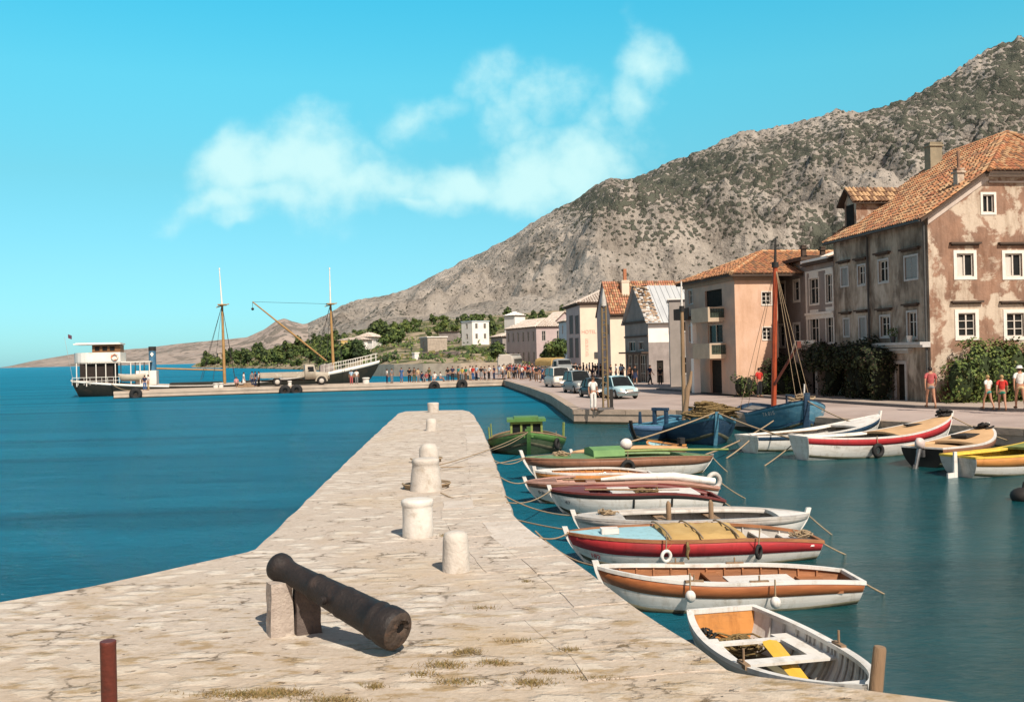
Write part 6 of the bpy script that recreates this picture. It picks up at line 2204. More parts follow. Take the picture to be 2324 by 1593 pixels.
B_ = Boat('navy_blue_boat', 'navy blue fishing boat with a broad bow piled with brown nets', (A(1520, 940, 44.0).x, 44.0), (lb_.x, 36.6), 2.6, (.75, .58, 1.20), double=True, draft=.5, full=.56, flare=.25, rake=.05)
B_.std(M_navy, M_navy, M_blue, M_blue, .86, fl=False, ribs=False)
B_.deck('deck', M_blue, .01, .985, .12); B_.stem(M_blue, .14, .10)
sr = 1 if B_.W((3, 1, 0)).x > B_.W((3, -1, 0)).x else -1
LB = B_
heap('fishing_net', B_.W((B_.L * .88, .05, B_.zg(.88) - .02)), .85, .80, M_net, 'brown nets heaped on the bow of the navy blue boat', 'fishing net', 120, 12, tub=.035)
heap('fishing_net', B_.W((B_.L * .70, .5, B_.zg(.7) - .05)), .5, .35, M_net, 'second smaller heap of nets behind the navy blue bow', 'fishing net', 50, 13, tub=.03)
mb_ = A(1832, 922, 39.9)
B_ = Boat('blue_sailing_boat', 'big sky blue boat with white name letters and a tall red mast', (A(1700, 930, 48.2).x, 47.6), (mb_.x, 39.9), 2.9, (1.0, .78, 1.50), double=True, draft=.6, full=.56, flare=.25, rake=.05)
B_.std(M_blue, M_navy, M_navy, M_blue, .88, fl=False, ribs=False)
B_.deck('deck', mat('dull_deck', (.20, .19, .17), (.15, .14, .13), scale=3), .01, .985, .14); B_.stem(M_navy, .22, .28)
B_.band('boot_top', M_navy, .03, .52, .004)
SB = B_
sm_ = 1 if B_.W((3, 1, 0)).x < B_.W((3, -1, 0)).x else -1
hull_text(B_, 'TA 815', .965 if sm_ > 0 else .78, .80, sm_, .16, M_bwhite)
hull_text(B_, '815', .90 if -sm_ > 0 else .955, .80, -sm_, .16, M_bwhite)
heap('rope_coil', B_.W((B_.L * .93, 0, B_.zg(.93) + .02)), .42, .42, M_rope, 'tan rope coiled thickly round the bow of the sky blue boat', 'rope', 40, 14, tub=.035)
b = MB(); b.tube([(B_.L * .95, 0, B_.zg(.95)), (B_.L * .955, .03, B_.zg(.95) + .75)], .035, 8); b.build('jack_staff', M_bwhite, B_.root)


def mast(B_, vx0, vy0, vx1, vy1, Y, rad, m, name='mast', topm=None, split=None):
    "mast from pixel foot to pixel head at distance Y, as a part of the boat"
    p, q = A(vx0, vy0, Y), A(vx1, vy1, Y)
    inv = (Matrix.Translation(B_.st) @ Matrix.Rotation(B_.ang, 4, 'Z')).inverted()
    p, q = inv @ p, inv @ q
    b = MB()
    if split:
        s_ = p.lerp(q, split)
        b.tube([p, p.lerp(q, .5), s_], [rad, rad * .95, rad * .85], 10)
        b.tube([s_, q], [rad * .55, rad * .35], 8, 1)
        b.tube([s_ - Vector((0, 0, .12)), s_ + Vector((0, 0, .12))], rad * 1.25, 10, 2)
    else:
        b.tube([p, p.lerp(q, .5), q], [rad, rad * .95, rad * .7], 10)
    return b.build(name, [m, topm or m, M_black], B_.root), p, q


mo, p, q = mast(SB, 1756, 930, 1760, 541, 44.6, .125, M_redmast, topm=M_black, split=.845)
inv = (Matrix.Translation(SB.st) @ Matrix.Rotation(SB.ang, 4, 'Z')).inverted()
g0, g1 = inv @ A(1758, 872, 44.5), inv @ A(1812, 782, 43.6)
b = MB(); b.tube([g0, g1], [.07, .06], 8); b.box(tuple(g1), (.18, .18, .3)); b.build('boom', mat('dark_red_spar', (.12, .035, .025), (.09, .03, .02), scale=3, rough=.6), SB.root)
b = MB()
hd_ = p.lerp(q, .84)
for (x, y) in ((1808, 915), (1845, 935), (1697, 925), (1680, 925), (1826, 925)):
    e_ = inv @ A(x, y, 42.5 if x > 1760 else 46.5)
    b.tube([hd_, e_], .012, 4)
b.build('stays', M_rope, SB.root)
# deck clutter on the blue boats: winch, posts, handrail
random.seed(15)
b = MB()
for i in range(7):
    t = lerp(.45, .75, i / 6); y = random.uniform(-.6, .6)
    b.box((SB.L * t, y, SB.zg(t) + .1), (random.uniform(.1, .35), random.uniform(.1, .3), random.uniform(.3, .7)))
b.tube([(SB.L * .52, .7, SB.zg(.5)), (SB.L * .52, .7, SB.zg(.5) + .7), (SB.L * .40, .7, SB.zg(.5) + .7), (SB.L * .40, .7, SB.zg(.5))], .05, 6)
b.build('deck_gear', M_navy, SB.root)
mo, p, q = mast(KB, 1553, 952, 1546, 638, 42.6, .09, M_mast, topm=M_bwhite, split=.80)
cl = (Matrix.Translation(LB.st) @ Matrix.Rotation(LB.ang, 4, 'Z')).inverted()
b = MB()
pts = [cl @ A(x, y, 40.2) for x, y in ((1553, 958), (1556, 930), (1559, 905), (1560, 885), (1566, 868), (1569, 842))]
b.tube(pts, [.13, .115, .10, .12, .09, .05], 9); b.build('bow_timber', M_oldwood, LB.root)

# ---- n, o, p, q: boats on the right
sn, bn = A(1693, 1000, 33.9), A(1994, 968, 37.8)
B_ = Boat('white_black_rimmed_boat', 'white rowing boat with dark blue rim partly behind the crimson striped one', (sn.x, 33.9), (bn.x, 37.6), 1.75, (.62, .56, 1.0), tw=.62, draft=.3)
B_.std(M_bwhite, M_bgrey, M_bwhite, M_navy, .80); B_.stem(M_bwhite, .09, .14)
B_.deck('side_deck', M_bwhite, .02, .7, .01, yin=.75); B_.deck('foredeck', M_bwhite, .7, .985, .01); B_.thwart(M_bwhite, .4, .2, .1)
NB = B_
so_, bo_ = A(1815, 1004, 31.2), A(2166, 962, 33.6)
B_ = Boat('crimson_striped_boat', 'white boat with crimson stripe and long tan canvas foredeck on the right', (so_.x, 31.4), (bo_.x, 33.8), 1.9, (.78, .66, 1.18), tw=.5, draft=.35)
B_.std(M_bwhite, M_bgrey, M_bwhite, M_bred, .76); B_.stem(M_bwhite, .10, .14)
B_.deck('foredeck', M_tan, .52, .985, .0, camber=.08); B_.deck('side_deck', M_bwhite, .02, .52, .0, yin=.7)
b = MB(); b.box((B_.L * .74, 0, B_.zg(.74) + .10), (.7, .22, .05)); b.build('hatch', M_black, B_.root)
so2 = 1 if B_.W(B_.pt(.2, 1, 1)).y < B_.W(B_.pt(.2, 1, -1)).y else -1
hull_text(B_, '1701', .13 if so2 < 0 else .22, .66, so2, .09, M_bgrey)
fender_ring(hang(B_, 1993, 1022, .08), .17, .07, M_rubber, 'black tyre fender on the crimson striped boat', B_.ang)
heap('fishing_gear', B_.W((B_.L * .95, .0, B_.zg(.95) + .04)), .26, .3, M_black, 'dark bundle of gear on the bow of the tan decked boat', 'fishing gear', 26, 16, tub=.04)
CB = B_
sp, bp = A(2098, 1026, 28.6), A(2243, 988, 31.6)
B_ = Boat('motor_boat', 'brown decked motor boat with an outboard engine at its stern', (sp.x, 28.8), (bp.x, 31.6), 1.7, (.60, .58, .95), tw=.75, draft=.3)
B_.std(M_black, M_vwoodin, M_bwhite, M_bbrown, .74, ribs=False); B_.stem(M_bwhite, .08, .12)
B_.deck('foredeck', M_tan, .45, .985, .0, camber=.06); B_.deck('aft_deck', M_tan, .01, .25, .01); B_.deck('side_deck', M_tan, .25, .45, .0, yin=.7)
b = MB(); b.box((B_.L * .66, .05, B_.zg(.66) + .10), (.9, .5, .08)); b.build('hatch', M_black, B_.root)
heap('rope_coil', B_.W((B_.L * .92, 0, B_.zg(.92) + .03)), .22, .2, M_black, 'dark rope on the bow of the brown decked motor boat', 'rope', 20, 17, tub=.03)
inv = (Matrix.Translation(B_.st) @ Matrix.Rotation(B_.ang, 4, 'Z')).inverted()
om = empty('outboard_motor', (0, 0, 0)); om.parent = B_.root
MT = Matrix.Translation((-.16, 0, .48)) @ Matrix.Rotation(radians(24), 4, 'Y')
b = MB()
rows = []
for (z, sx_, sy_) in ((.10, .08, .08), (.13, .17, .12), (.26, .20, .13), (.36, .17, .11), (.40, .08, .06)):
    rows.append([MT @ Vector((-.03 + sx_ * cos(2 * pi * j / 14), sy_ * sin(2 * pi * j / 14), z)) for j in range(14)])
b.grid(rows, 0, True, True); b.poly(rows[-1]); b.poly(rows[0][::-1]); b.build('engine_cowl', mat('pale_engine_cowl', (.60, .50, .46), (.50, .41, .38), scale=3, rough=.4), om)
b = MB()
b.tube([MT @ Vector((0, 0, .12)), MT @ Vector((0, 0, -.25)), MT @ Vector((0, 0, -.62))], [.075, .06, .05], 8)
b.box((-.06, 0, .42), (.12, .22, .2)); b.box((0, 0, -.52), (.30, .03, .14), M=MT); b.build('engine_leg', M_steel, om)
b = MB(); b.tube([(-.1, .05, .78), (.35, .12, .80)], .02, 6); b.build('tiller_handle', M_black, om)
PB = B_
sq, bq = A(2176, 1040, 26.4), A(2420, 1000, 28.4)
B_ = Boat('yellow_boat', 'white and orange boat with yellow inside at the right edge', (sq.x, 26.5), (bq.x + .5, 28.6), 1.75, (.58, .56, 1.0), tw=.68, draft=.32)
B_.std(M_bwhite, M_yell, M_yell, M_orange, .66, tr=M_bgrey, trin=M_yell)
B_.deck('foredeck', M_ygreen, .55, .985, .0, camber=.06); B_.deck('side_deck', M_yell, .02, .55, .0, yin=.72); B_.thwart(M_yell, .22, .4, .12)
b = MB()
b.box((-.08, 0, .30), (.14, .06, .80), 0, 0, .8); b.box((-.20, 0, -.02), (.36, .05, .30)); b.build('rudder', M_bwhite, B_.root)
YB_ = B_
# float at the right edge
b = MB(); b.sph((0, 0, .1), (.28, .28, .2), 0, 12, 8); b.tube([(0, 0, .2), (.05, 0, .42)], .04, 6)
tag(b.build('mooring_buoy', M_black, loc=G(2322, 1135, 0)), 'dark mooring buoy floating at the right edge of the harbour', 'buoy')

# ---------------------------------------------------------------- oars and gear lying in the boats
def oar(B_, t0, t1, y0, y1, dz, m, label, L_=None):
    p = B_.W((B_.L * t0, y0, B_.zg(t0) + dz)); q = B_.W((B_.L * t1, y1, B_.zg(t1) + dz))
    d = (q - p).normalized(); sd = d.cross(Z).normalized(); up = sd.cross(d)
    b = MB()
    b.tube([p, p.lerp(q, .72)], .022, 7)
    rows = []
    for k, w in ((.70, .022), (.78, .055), (.9, .065), (.99, .055), (1, .03)):
        c = p.lerp(q, k)
        rows.append([c + sd * w, c + up * .012, c - sd * w, c - up * .012])
    b.grid(rows, 0, False, True); b.poly(rows[-1])
    return tag(b.build('oar', m), label, 'oar')


oar(VB, .82, .20, .30, .22, -.10, M_vwood, 'varnished oar lying on the seats of the varnished boat')
oar(EB, .80, .25, .25, .35, .03, M_oldwood, 'brown oar lying in the dark red rimmed boat')
oar(FB, .80, .22, -.2, -.1, -.02, M_oldwood, 'oar lying on the seats of the pinkish boat')
oar(OB, .80, .15, .2, .1, -.03, M_vwood, 'oar lying across the seats of the orange lined boat')
oar(NB, .55, .08, .3, .2, -.03, M_oldwood, 'oar lying in the black rimmed white boat')
heap('rope_coil', VB.W((VB.L * .9, 0, VB.zg(.9) - .16)), .16, .08, M_rope, 'coil of rope in the bow of the varnished boat', 'rope', 16, 41)
heap('rope_coil', GB.W((GB.L * .86, 0, GB.zg(.86) + .03)), .18, .10, M_rope, 'coil of rope on the foredeck of the grey white boat', 'rope', 18, 42)
heap('fishing_net', EB.W((EB.L * .42, 0, EB.zg(.42) - .2)), .4, .22, M_net, 'brown net heaped amidships in the dark red rimmed boat', 'fishing net', 40, 43, tub=.016)
heap('rope_coil', HB.W((HB.L * .8, 0, HB.zg(.8) + .03)), .22, .14, M_rope, 'coil of rope on the green foredeck', 'rope', 20, 44, tub=.018)
b = MB(); b.lathe([(.10, 0), (.13, .22), (.135, .24), (.12, .24), (.10, .03)], seg=14)
tag(b.build('bucket', M_steel, loc=VB.W((VB.L * .22, .05, -.03))), 'grey metal bucket in the stern of the varnished boat', 'bucket')
# ---------------------------------------------------------------- ropes
def rope(pts, label, r=.014, grp='mooring ropes of the boats'):
    b = MB(); b.tube(pts, r, 5)
    return tag(b.build('mooring_rope', M_rope), label, 'rope', grp)


def bow(B_, dz=.0):
    return B_.W((B_.L * .985, 0, B_.zg(.99) + dz))


def stern_(B_):
    return B_.W((B_.L * .01, 0, B_.zg(.01)))


rope(rope_pts(bow(VB), G(1215, 1205, QZ + .02), .12), 'rope from the varnished boat to the edge of the mole')
rope(rope_pts(bow(RB), G(1225, 1220, QZ + .02), .06), 'rope from the red striped boat to the edge of the mole')
rope(rope_pts(bow(RB) + Vector((0, .2, 0)), G(1000, 1118, QZ + .06), .10, 14), 'long rope from the red striped boat to the collared bollard')
rope(rope_pts(bow(GB), G(1146, 1125, QZ + .02), .10), 'rope from the grey white boat to the mole')
rope(rope_pts(bow(EB), G(1150, 1140, QZ + .02), .12), 'rope from the dark red rimmed boat to the mole')
rope(rope_pts(bow(FB), G(1135, 1082, QZ + .02), .10), 'rope from the pinkish boat to the mole')
rope(rope_pts(bow(HB), G(1122, 1045, QZ + .02), .14), 'rope from the green decked boat to the mole')
rope(rope_pts(bow(HB), G(1000, 1060, QZ + .1), .08), 'rope from the green decked boat to the round topped bollard')
rope(rope_pts(bow(JB), G(985, 1058, QZ + .15), .1), 'rope from the green fishing boat to the round topped bollard')
rope(rope_pts(bow(JB), G(1112, 1022, QZ), .1), 'rope from the green fishing boat to the edge of the mole')
rope(rope_pts(stern_(VB), G(2080, 1380, -.3), .03), 'rope running from the varnished boat stern into the water')
rope(rope_pts(stern_(RB), G(1952, 1270, -.1), .04), 'rope running from the red striped boat stern into the water')
rope(rope_pts(stern_(GB), G(1935, 1245, -.3), .04), 'rope running from the grey white boat stern into the water')
rope(rope_pts(A(1632, 1092, 23.7), G(1700, 1135, -.05), .03), 'rope running from the pinkish boat stern into the water')
rope(rope_pts(stern_(EB), G(1672, 1155, -.1), .03), 'rope running from the dark red rimmed boat into the water')
rope(rope_pts(stern_(HB), G(1660, 1078, -.1), .03), 'rope running from the green decked boat stern into the water')
rope(rope_pts(bow(LB, .1), A(1425, 1004, 31.2), .05, 12), 'tarred line from the navy bow down to the white float', .03)
rope(rope_pts(bow(LB, .1), A(1815, 1000, 32.2), .08, 12), 'tarred line from the navy bow across to the crimson striped boat', .03)
rope(rope_pts(A(1755, 955, 39.5), A(1590, 1035, 29.6), .12, 12), 'tarred line from the sky blue boat to the green decked boat', .03)
rope(rope_pts(A(1700, 1000, 33.4), G(1648, 1040, 0), .03), 'tarred line from the black rimmed boat into the water', .025)
rope(rope_pts(A(1795, 1012, 32.4), G(1735, 1057, 0), .02), 'short line from the black rimmed boat into the water', .02)
rope(rope_pts(bow(SB), A(1930, 957, 37.2), .06), 'line from the sky blue bow to the quay', .025)
rope(rope_pts(bow(CB), G(2290, 1000, .3), .06), 'line from the tan decked boat to the quay wall', .02)
# ropes tied round the feet of the bollards
for (vx, vy, rr_, sd, lb) in ((964.5, 1113, .50, 31, 'rope wound round the foot of the collared bollard'), (965, 1052, .40, 32, 'brown rope heap beside the round topped bollard')):
    p = G(vx, vy, QZ)
    random.seed(sd)
    b = MB()
    for k in range(4):
        R_ = rr_ * random.uniform(.95, 1.12)
        b.tube([(R_ * cos(a * .35 + k), R_ * .9 * sin(a * .35 + k), .02 + .03 * k) for a in range(16)], .018, 5)
    tag(b.build('rope_coil', M_rope, loc=(p.x, p.y + .4, QZ)), lb, 'rope')
# ================================================================== SHIP, PIER THINGS, VEHICLES
M_hullblk = mat('ship_black_hull', (.016, .018, .014), (.03, .028, .02), scale=.8, rough=.55, c3=(.07, .045, .03), rng3=(.6, .75), scale3=.6)
M_shipw = mat('ship_white_paint', (.78, .75, .68), (.70, .66, .58), scale=.8, rough=.5, c3=(.50, .40, .28), rng3=(.64, .78), scale3=.9)
M_shipbr = mat('ship_brown_teak', (.24, .12, .05), (.17, .085, .035), scale=1.5, rough=.5)
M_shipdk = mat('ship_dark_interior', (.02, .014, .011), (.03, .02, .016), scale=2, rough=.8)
M_shipbl = mat('ship_blue_funnel', (.06, .17, .27), (.05, .13, .21), scale=2, rough=.5)
M_buff = mat('buff_mast_paint', (.40, .235, .09), (.32, .19, .075), scale=2, rough=.55)
ss = A(168, 880, 111.4); dvec = Vector((.965, .263, 0))
sb = Vector((ss.x, 111.4, 0)) + dvec * 35.2
SH = Boat('coastal_ship', 'black hulled coastal ship with white stern house, blue funnel and two tall masts', (ss.x, 111.4), (sb.x, sb.y), 6.4, (1.95, .98, 3.35), cat='ship', tw=.72, draft=1.6, full=.4, rake=.07, th=.12)
SH.shell('hull', M_hullblk); SH.transom(M_hullblk)
SH.shell('inner_planking', M_shipw, .5, 1, .12, flip=True)
SH.band('white_strake', M_shipw, .91, 1.0, .03, .002, .30); SH.band('white_bow_strake', M_shipw, .90, 1.0, .03, .74, .998)
SH.gunwale(M_bgrey, .22, .1, .03)
SH.deck('deck', M_shipbr, .01, .72, .35, camber=.1); SH.deck('foredeck', M_shipw, .74, .985, .35, camber=.1)
R_ = SH.root
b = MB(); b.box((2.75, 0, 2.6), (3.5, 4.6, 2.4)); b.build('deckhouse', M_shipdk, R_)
b = MB()
for i in range(5):
    for sd in (-1, 1):
        b = MB(); b.tube([(.7 + i * 1.02, sd * 2.5, 1.2), (.7 + i * 1.02, sd * 2.5, 3.85)], .06, 6)
        b.build('awning_post', M_shipw, R_)
# bridge deck with a solid white bulwark, rounded at the stern
out_ = [(5.35, -2.62), (2.2, -2.65)] + [(2.2 - 2.05 * sin(a), -2.65 * cos(a)) for a in [pi * k / 12 for k in range(1, 12)]] + [(2.2, 2.65), (5.35, 2.62)]
b = MB()
b.prism(out_, 3.78, 3.92)
rows = []
for (x, y) in out_:
    rows.append([(x, y, 3.8), (x, y, 5.0), (lerp(x, 2.6, .03), y * .97, 5.0), (lerp(x, 2.6, .03), y * .97, 3.8)])
rows.append(rows[0])
b.grid(rows, 0, False, True)
b.build('bridge_bulwark', M_shipw, R_)
b = MB(); b.box((3.75, 0, 5.15), (3.0, 3.4, 1.45)); wh = b.build('wheelhouse', M_shipbr, R_)
b = MB()
for x in (2.7, 3.5, 4.3):
    for sd in (-1, 1): b.box((x + .1, sd * 1.71, 5.45), (.5, .03, .5))
b.build('wheelhouse_windows', M_glass, wh)
b = MB(); b.box((2.85, 0, 5.98), (5.0, 4.4, .14), 0); b.box((2.85, 0, 6.08), (4.6, 4.0, .08)); b.build('wheelhouse_roof', M_shipw, R_)
b = MB(); b.box((6.9, 0, 3.86), (3.4, 4.9, .10))
for x in (6.4, 7.4, 8.4):
    for sd in (-1, 1): b.tube([(x, sd * 2.35, 1.1), (x, sd * 2.35, 3.85)], .06, 6)
b.build('boat_deck', M_shipw, R_)
b = MB(); b.box((8.0, -.3, 2.0), (2.2, 3.2, 1.6)); b.build('engine_casing', M_shipw, R_)
b = MB()
rows = [[(8.55 + rx * cos(2 * pi * j / 16), ry * sin(2 * pi * j / 16), z) for j in range(16)] for (z, rx, ry) in ((2.6, .42, .55), (5.55, .40, .52))]
b.grid(rows, 0, True, True); b.poly(rows[1]); fn = b.build('funnel', M_shipbl, R_)
b = MB(); rows = [[(8.55 + (rx) * cos(2 * pi * j / 16), ry * sin(2 * pi * j / 16), z) for j in range(16)] for (z, rx, ry) in ((5.1, .43, .55), (5.6, .42, .54))]
b.grid(rows, 0, True, True); b.build('funnel_top', M_black, fn)
b = MB(); b.poly([(8.55 - .2, -.585, 4.7), (8.55, -.6, 4.4), (8.55 + .2, -.585, 4.7), (8.55, -.6, 4.95)]); b.build('funnel_badge', M_shipw, fn)
def ship_mast(vx0, vy0, vxm, vym, vx1, vy1, Y, name='mast'):
    inv = (Matrix.Translation(SH.st) @ Matrix.Rotation(SH.ang, 4, 'Z')).inverted()
    p, m_, q = inv @ A(vx0, vy0, Y), inv @ A(vxm, vym, Y), inv @ A(vx1, vy1, Y)
    b = MB()
    b.tube([p, p.lerp(m_, .5), m_], [.19, .165, .13], 10)
    m = b.build(name, M_buff, R_)
    b = MB(); b.tube([m_ - Vector((0, 0, .3)), q], [.11, .05], 8); b.tube([q, q + Vector((0, 0, .25))], .09, 6); b.build('topmast', M_shipw, m)
    b = MB(); b.box(tuple(m_), (1.0, 1.7, .12)); b.tube([m_ + Vector((-.7, 0, -.3)), m_ + Vector((.8, 0, .1))], .06, 6); b.build('crosstree', M_buff, m)
    b = MB()
    for (dx, y) in ((-2.6, -2.5), (-1.2, -2.6), (1.2, -2.6), (-2.6, 2.5), (1.2, 2.6)):
        b.tube([m_, Vector((p.x + dx, y, 1.6))], .03, 4)
    b.build('shrouds', M_black, m)
    return m, p, m_, q


SY = 116.6
m1_, p1_, mm1, q1_ = ship_mast(510, 872, 504, 692, 498, 613, 116.2)
m2_, p2_, mm2, q2_ = ship_mast(757, 842, 750, 690, 748, 612, 119.0)
inv = (Matrix.Translation(SH.st) @ Matrix.Rotation(SH.ang, 4, 'Z')).inverted()
f0, f1 = inv @ A(741, 819, 118.6), inv @ A(573, 685, 114.5)
b = MB(); b.tube([f0, f0.lerp(f1, .5), f1], [.10, .12, .07], 8); dk = b.build('derrick_boom', M_buff, R_)
b = MB(); b.tube([mm2, f1], .025, 4); b.tube([f1, f1 + Vector((0, 0, -.75))], .03, 4); b.sph(tuple(f1 + Vector((0, 0, -.85))), .17, 0, 8, 6); b.build('cargo_tackle', M_black, dk)
g0, g1 = inv @ A(353, 836, 114.2), inv @ A(506, 840, 116.2)
b = MB(); b.tube([g0, g1], .10, 8); b.build('aft_boom', M_buff, R_)
b = MB()
for (x0, x1) in ((10.5, 16.3), (18.5, 26)):
    b = MB(); b.box(((x0 + x1) / 2, 0, .95), (x1 - x0, 3.4, .7)); b.build('hatch_coaming', M_hullblk, R_)
b = MB()
prev = None
for i in range(12):
    t = lerp(.80, .985, i / 11)
    for sd in (-1, 1):
        p = SH.pt(t, 1, sd)
        b.tube([p, p + Vector((0, 0, .95))], .03, 5)
for h in (.5, .95):
    for sd in (-1, 1):
        b.tube([SH.pt(lerp(.80, .99, i / 14), 1, sd) + Vector((0, 0, h)) for i in range(15)], .025, 5)
b.build('bow_railing', M_shipw, R_)
b = MB()
for i in range(9):
    p = Vector((.25 + i * .62, -2.7, 1.35)); b.tube([p, p + Vector((0, 0, .85))], .025, 5)
b.tube([(.25, -2.7, 2.2), (5.3, -2.75, 2.2)], .03, 5); b.tube([(.25, -2.7, 1.8), (5.3, -2.75, 1.8)], .025, 5)
b.build('stern_railing', M_shipw, R_)
b = MB(); b.box((28.6, 0, 2.2), (1.6, 2.2, 1.5)); b.box((27.0, .6, 1.8), (.8, .9, 1.2)); b.build('winch_house', M_gwall, R_)
b = MB(); b.tube([(-.1, 0, 1.9), (-.9, 0, 6.9)], .018, 5); b.build('ensign_staff', M_bgrey, R_)
fl_ = inv @ A(154, 763, 111.2)
b = MB(); rows = [[(fl_.x + .5 * i / 4 * .8, .06 * sin(i * 1.5 + j), fl_.z - .22 + .45 * j / 3 - i * .04) for j in range(4)] for i in range(5)]
b.grid(rows); b.build('ensign', mat('dark_ensign', (.03, .05, .09), (.20, .03, .03), scale=3), R_)
# life ring and lifeboat carried by the ship are things of their own
inv2 = inv.inverted()
fender_ring(inv2 @ Vector((4.75, -2.72, 4.45)), .32, .09, mat('orange_white_ring', (.66, .22, .12), (.70, .62, .52), scale=2.5, rng=(.48, .52)), 'orange and white life ring on the ship bridge bulwark', SH.ang, .02)
lbp, lsp = inv2 @ Vector((8.0, -2.2, 0)), inv2 @ Vector((5.0, -2.2, 0))
LB2 = Boat('lifeboat', 'cream lifeboat slung beside the ship engine casing', (lsp.x, lsp.y), (lbp.x, lbp.y), 1.1, (.5, .4, .5), double=True, draft=.3)
LB2.shell('hull', mat('cream_lifeboat', (.62, .56, .44), (.54, .48, .37), scale=2)); LB2.deck('cover', M_bgrey, .01, .985, .0, camber=.12); LB2.root.location.z = 1.95
# ---------------------------------------------------------------- tyres and bollards of the pier
def tyre(p, R, r, ang, label):
    b = MB(); rows = []
    for i in range(22):
        a = 2 * pi * i / 22
        rows.append([((R - r + r * cos(2 * pi * j / 10)) * cos(a), r * .9 * sin(2 * pi * j / 10), (R - r + r * cos(2 * pi * j / 10)) * sin(a)) for j in range(10)])
    b.grid(rows + [rows[0]], 0, True, True)
    return tag(b.build('tyre_fender', M_rubber, loc=p, rz=ang), label, 'tyre', 'tyre fenders on the pier wall')


pa_ = atan2(pf[-1].y - pf[0].y, pf[-1].x - pf[0].x)


def on_pier(vx, back, z=QZ):
    "point on the pier behind its front edge, at a survey column"
    d = ray(vx, 800); k = d.x / d.y
    for p, q in zip(pf, pf[1:]):
        for i in range(40):
            s = p.lerp(q, i / 39)
            if (s.x / s.y - k) >= 0:
                Y = s.y + back
                return Vector((k * Y, Y, z))
    Y = pf[-1].y + back
    return Vector((k * Y, Y, z))


for (vx, vy, lab) in ((306, 894, 'big tyre hanging at the left end of the pier'), (645, 887, 'left tyre of the pair hanging below the lorry'), (671, 885.5, 'right tyre of the pair hanging below the lorry'), (984, 878, 'dark tyre bundle on the pier wall below the sitting people'), (1047, 873, 'dark tyre bundle on the pier wall nearest the quay')):
    p = on_pier(vx, -.28); p.z = A(vx, vy, p.y).z
    tyre(p, .66, .25, pa_, lab)
for i, (vx, bk_, w, h, lab) in enumerate(((488, .9, .55, .6, 'white block bollard on the pier below the first mast'), (500, .9, .5, .62, 'second white block bollard close beside the first'), (656, .9, .42, .62, 'white bollard between the lorry wheels'), (829, 1.2, .75, .75, 'stout white bollard on the pier below the ship bow'))):
    p = on_pier(vx, bk_)
    b = MB(); b.lathe([(w * .5, 0), (w * .48, h * .6), (w * .44, h * .75), (w * .58, h * .8), (w * .58, h * .95), (w * .4, h)], seg=14)
    tag(b.build('pier_bollard', M_bollw, loc=p), lab, 'bollard', 'white bollards on the pier')
p = on_pier(556, 1.0)
b = MB(); b.box((0, 0, .14), (1.7, .7, .28)); b.box((.2, 0, .4), (.8, .6, .24))
tag(b.build('crate', M_oldwood, loc=p, rz=pa_), 'low pile of crates beside the woman in white on the pier', 'crate')
# mooring line of the ship
rope(rope_pts(inv2 @ Vector((4.4, -2.9, 1.4)), on_pier(300, .3) + Vector((0, 0, .1)), .25), 'mooring line slanting from the ship to the pier end', .05, 'ship lines')

# ---------------------------------------------------------------- vehicles
M_tyre = M_rubber
M_hub = mat('wheel_hub_grey', (.50, .47, .42), (.42, .39, .35), scale=6, rough=.5)
M_chrome = mat('chrome', (.60, .60, .60), (.5, .5, .5), scale=6, rough=.2, metal=.9)
M_lamp = mat('headlamp_glass', (.72, .70, .62), (.64, .62, .55), scale=9, rough=.15)


def wheel(parent, x, y, r, w=.18):
    b = MB()
    M = Matrix.Translation((x, y, r)) @ Matrix.Rotation(pi / 2, 4, 'X')
    b.lathe([(r * .55, -w / 2), (r * .92, -w / 2), (r, -w * .3), (r, w * .3), (r * .92, w / 2), (r * .55, w / 2)], M, 18)
    o = b.build('wheel', M_tyre, parent)
    b = MB()
    b.lathe([(r * .2, -w * .54), (r * .56, -w * .52), (r * .56, w * .52), (r * .2, w * .54)], M, 14)
    b.build('wheel_hub', M_hub, o)
    return o


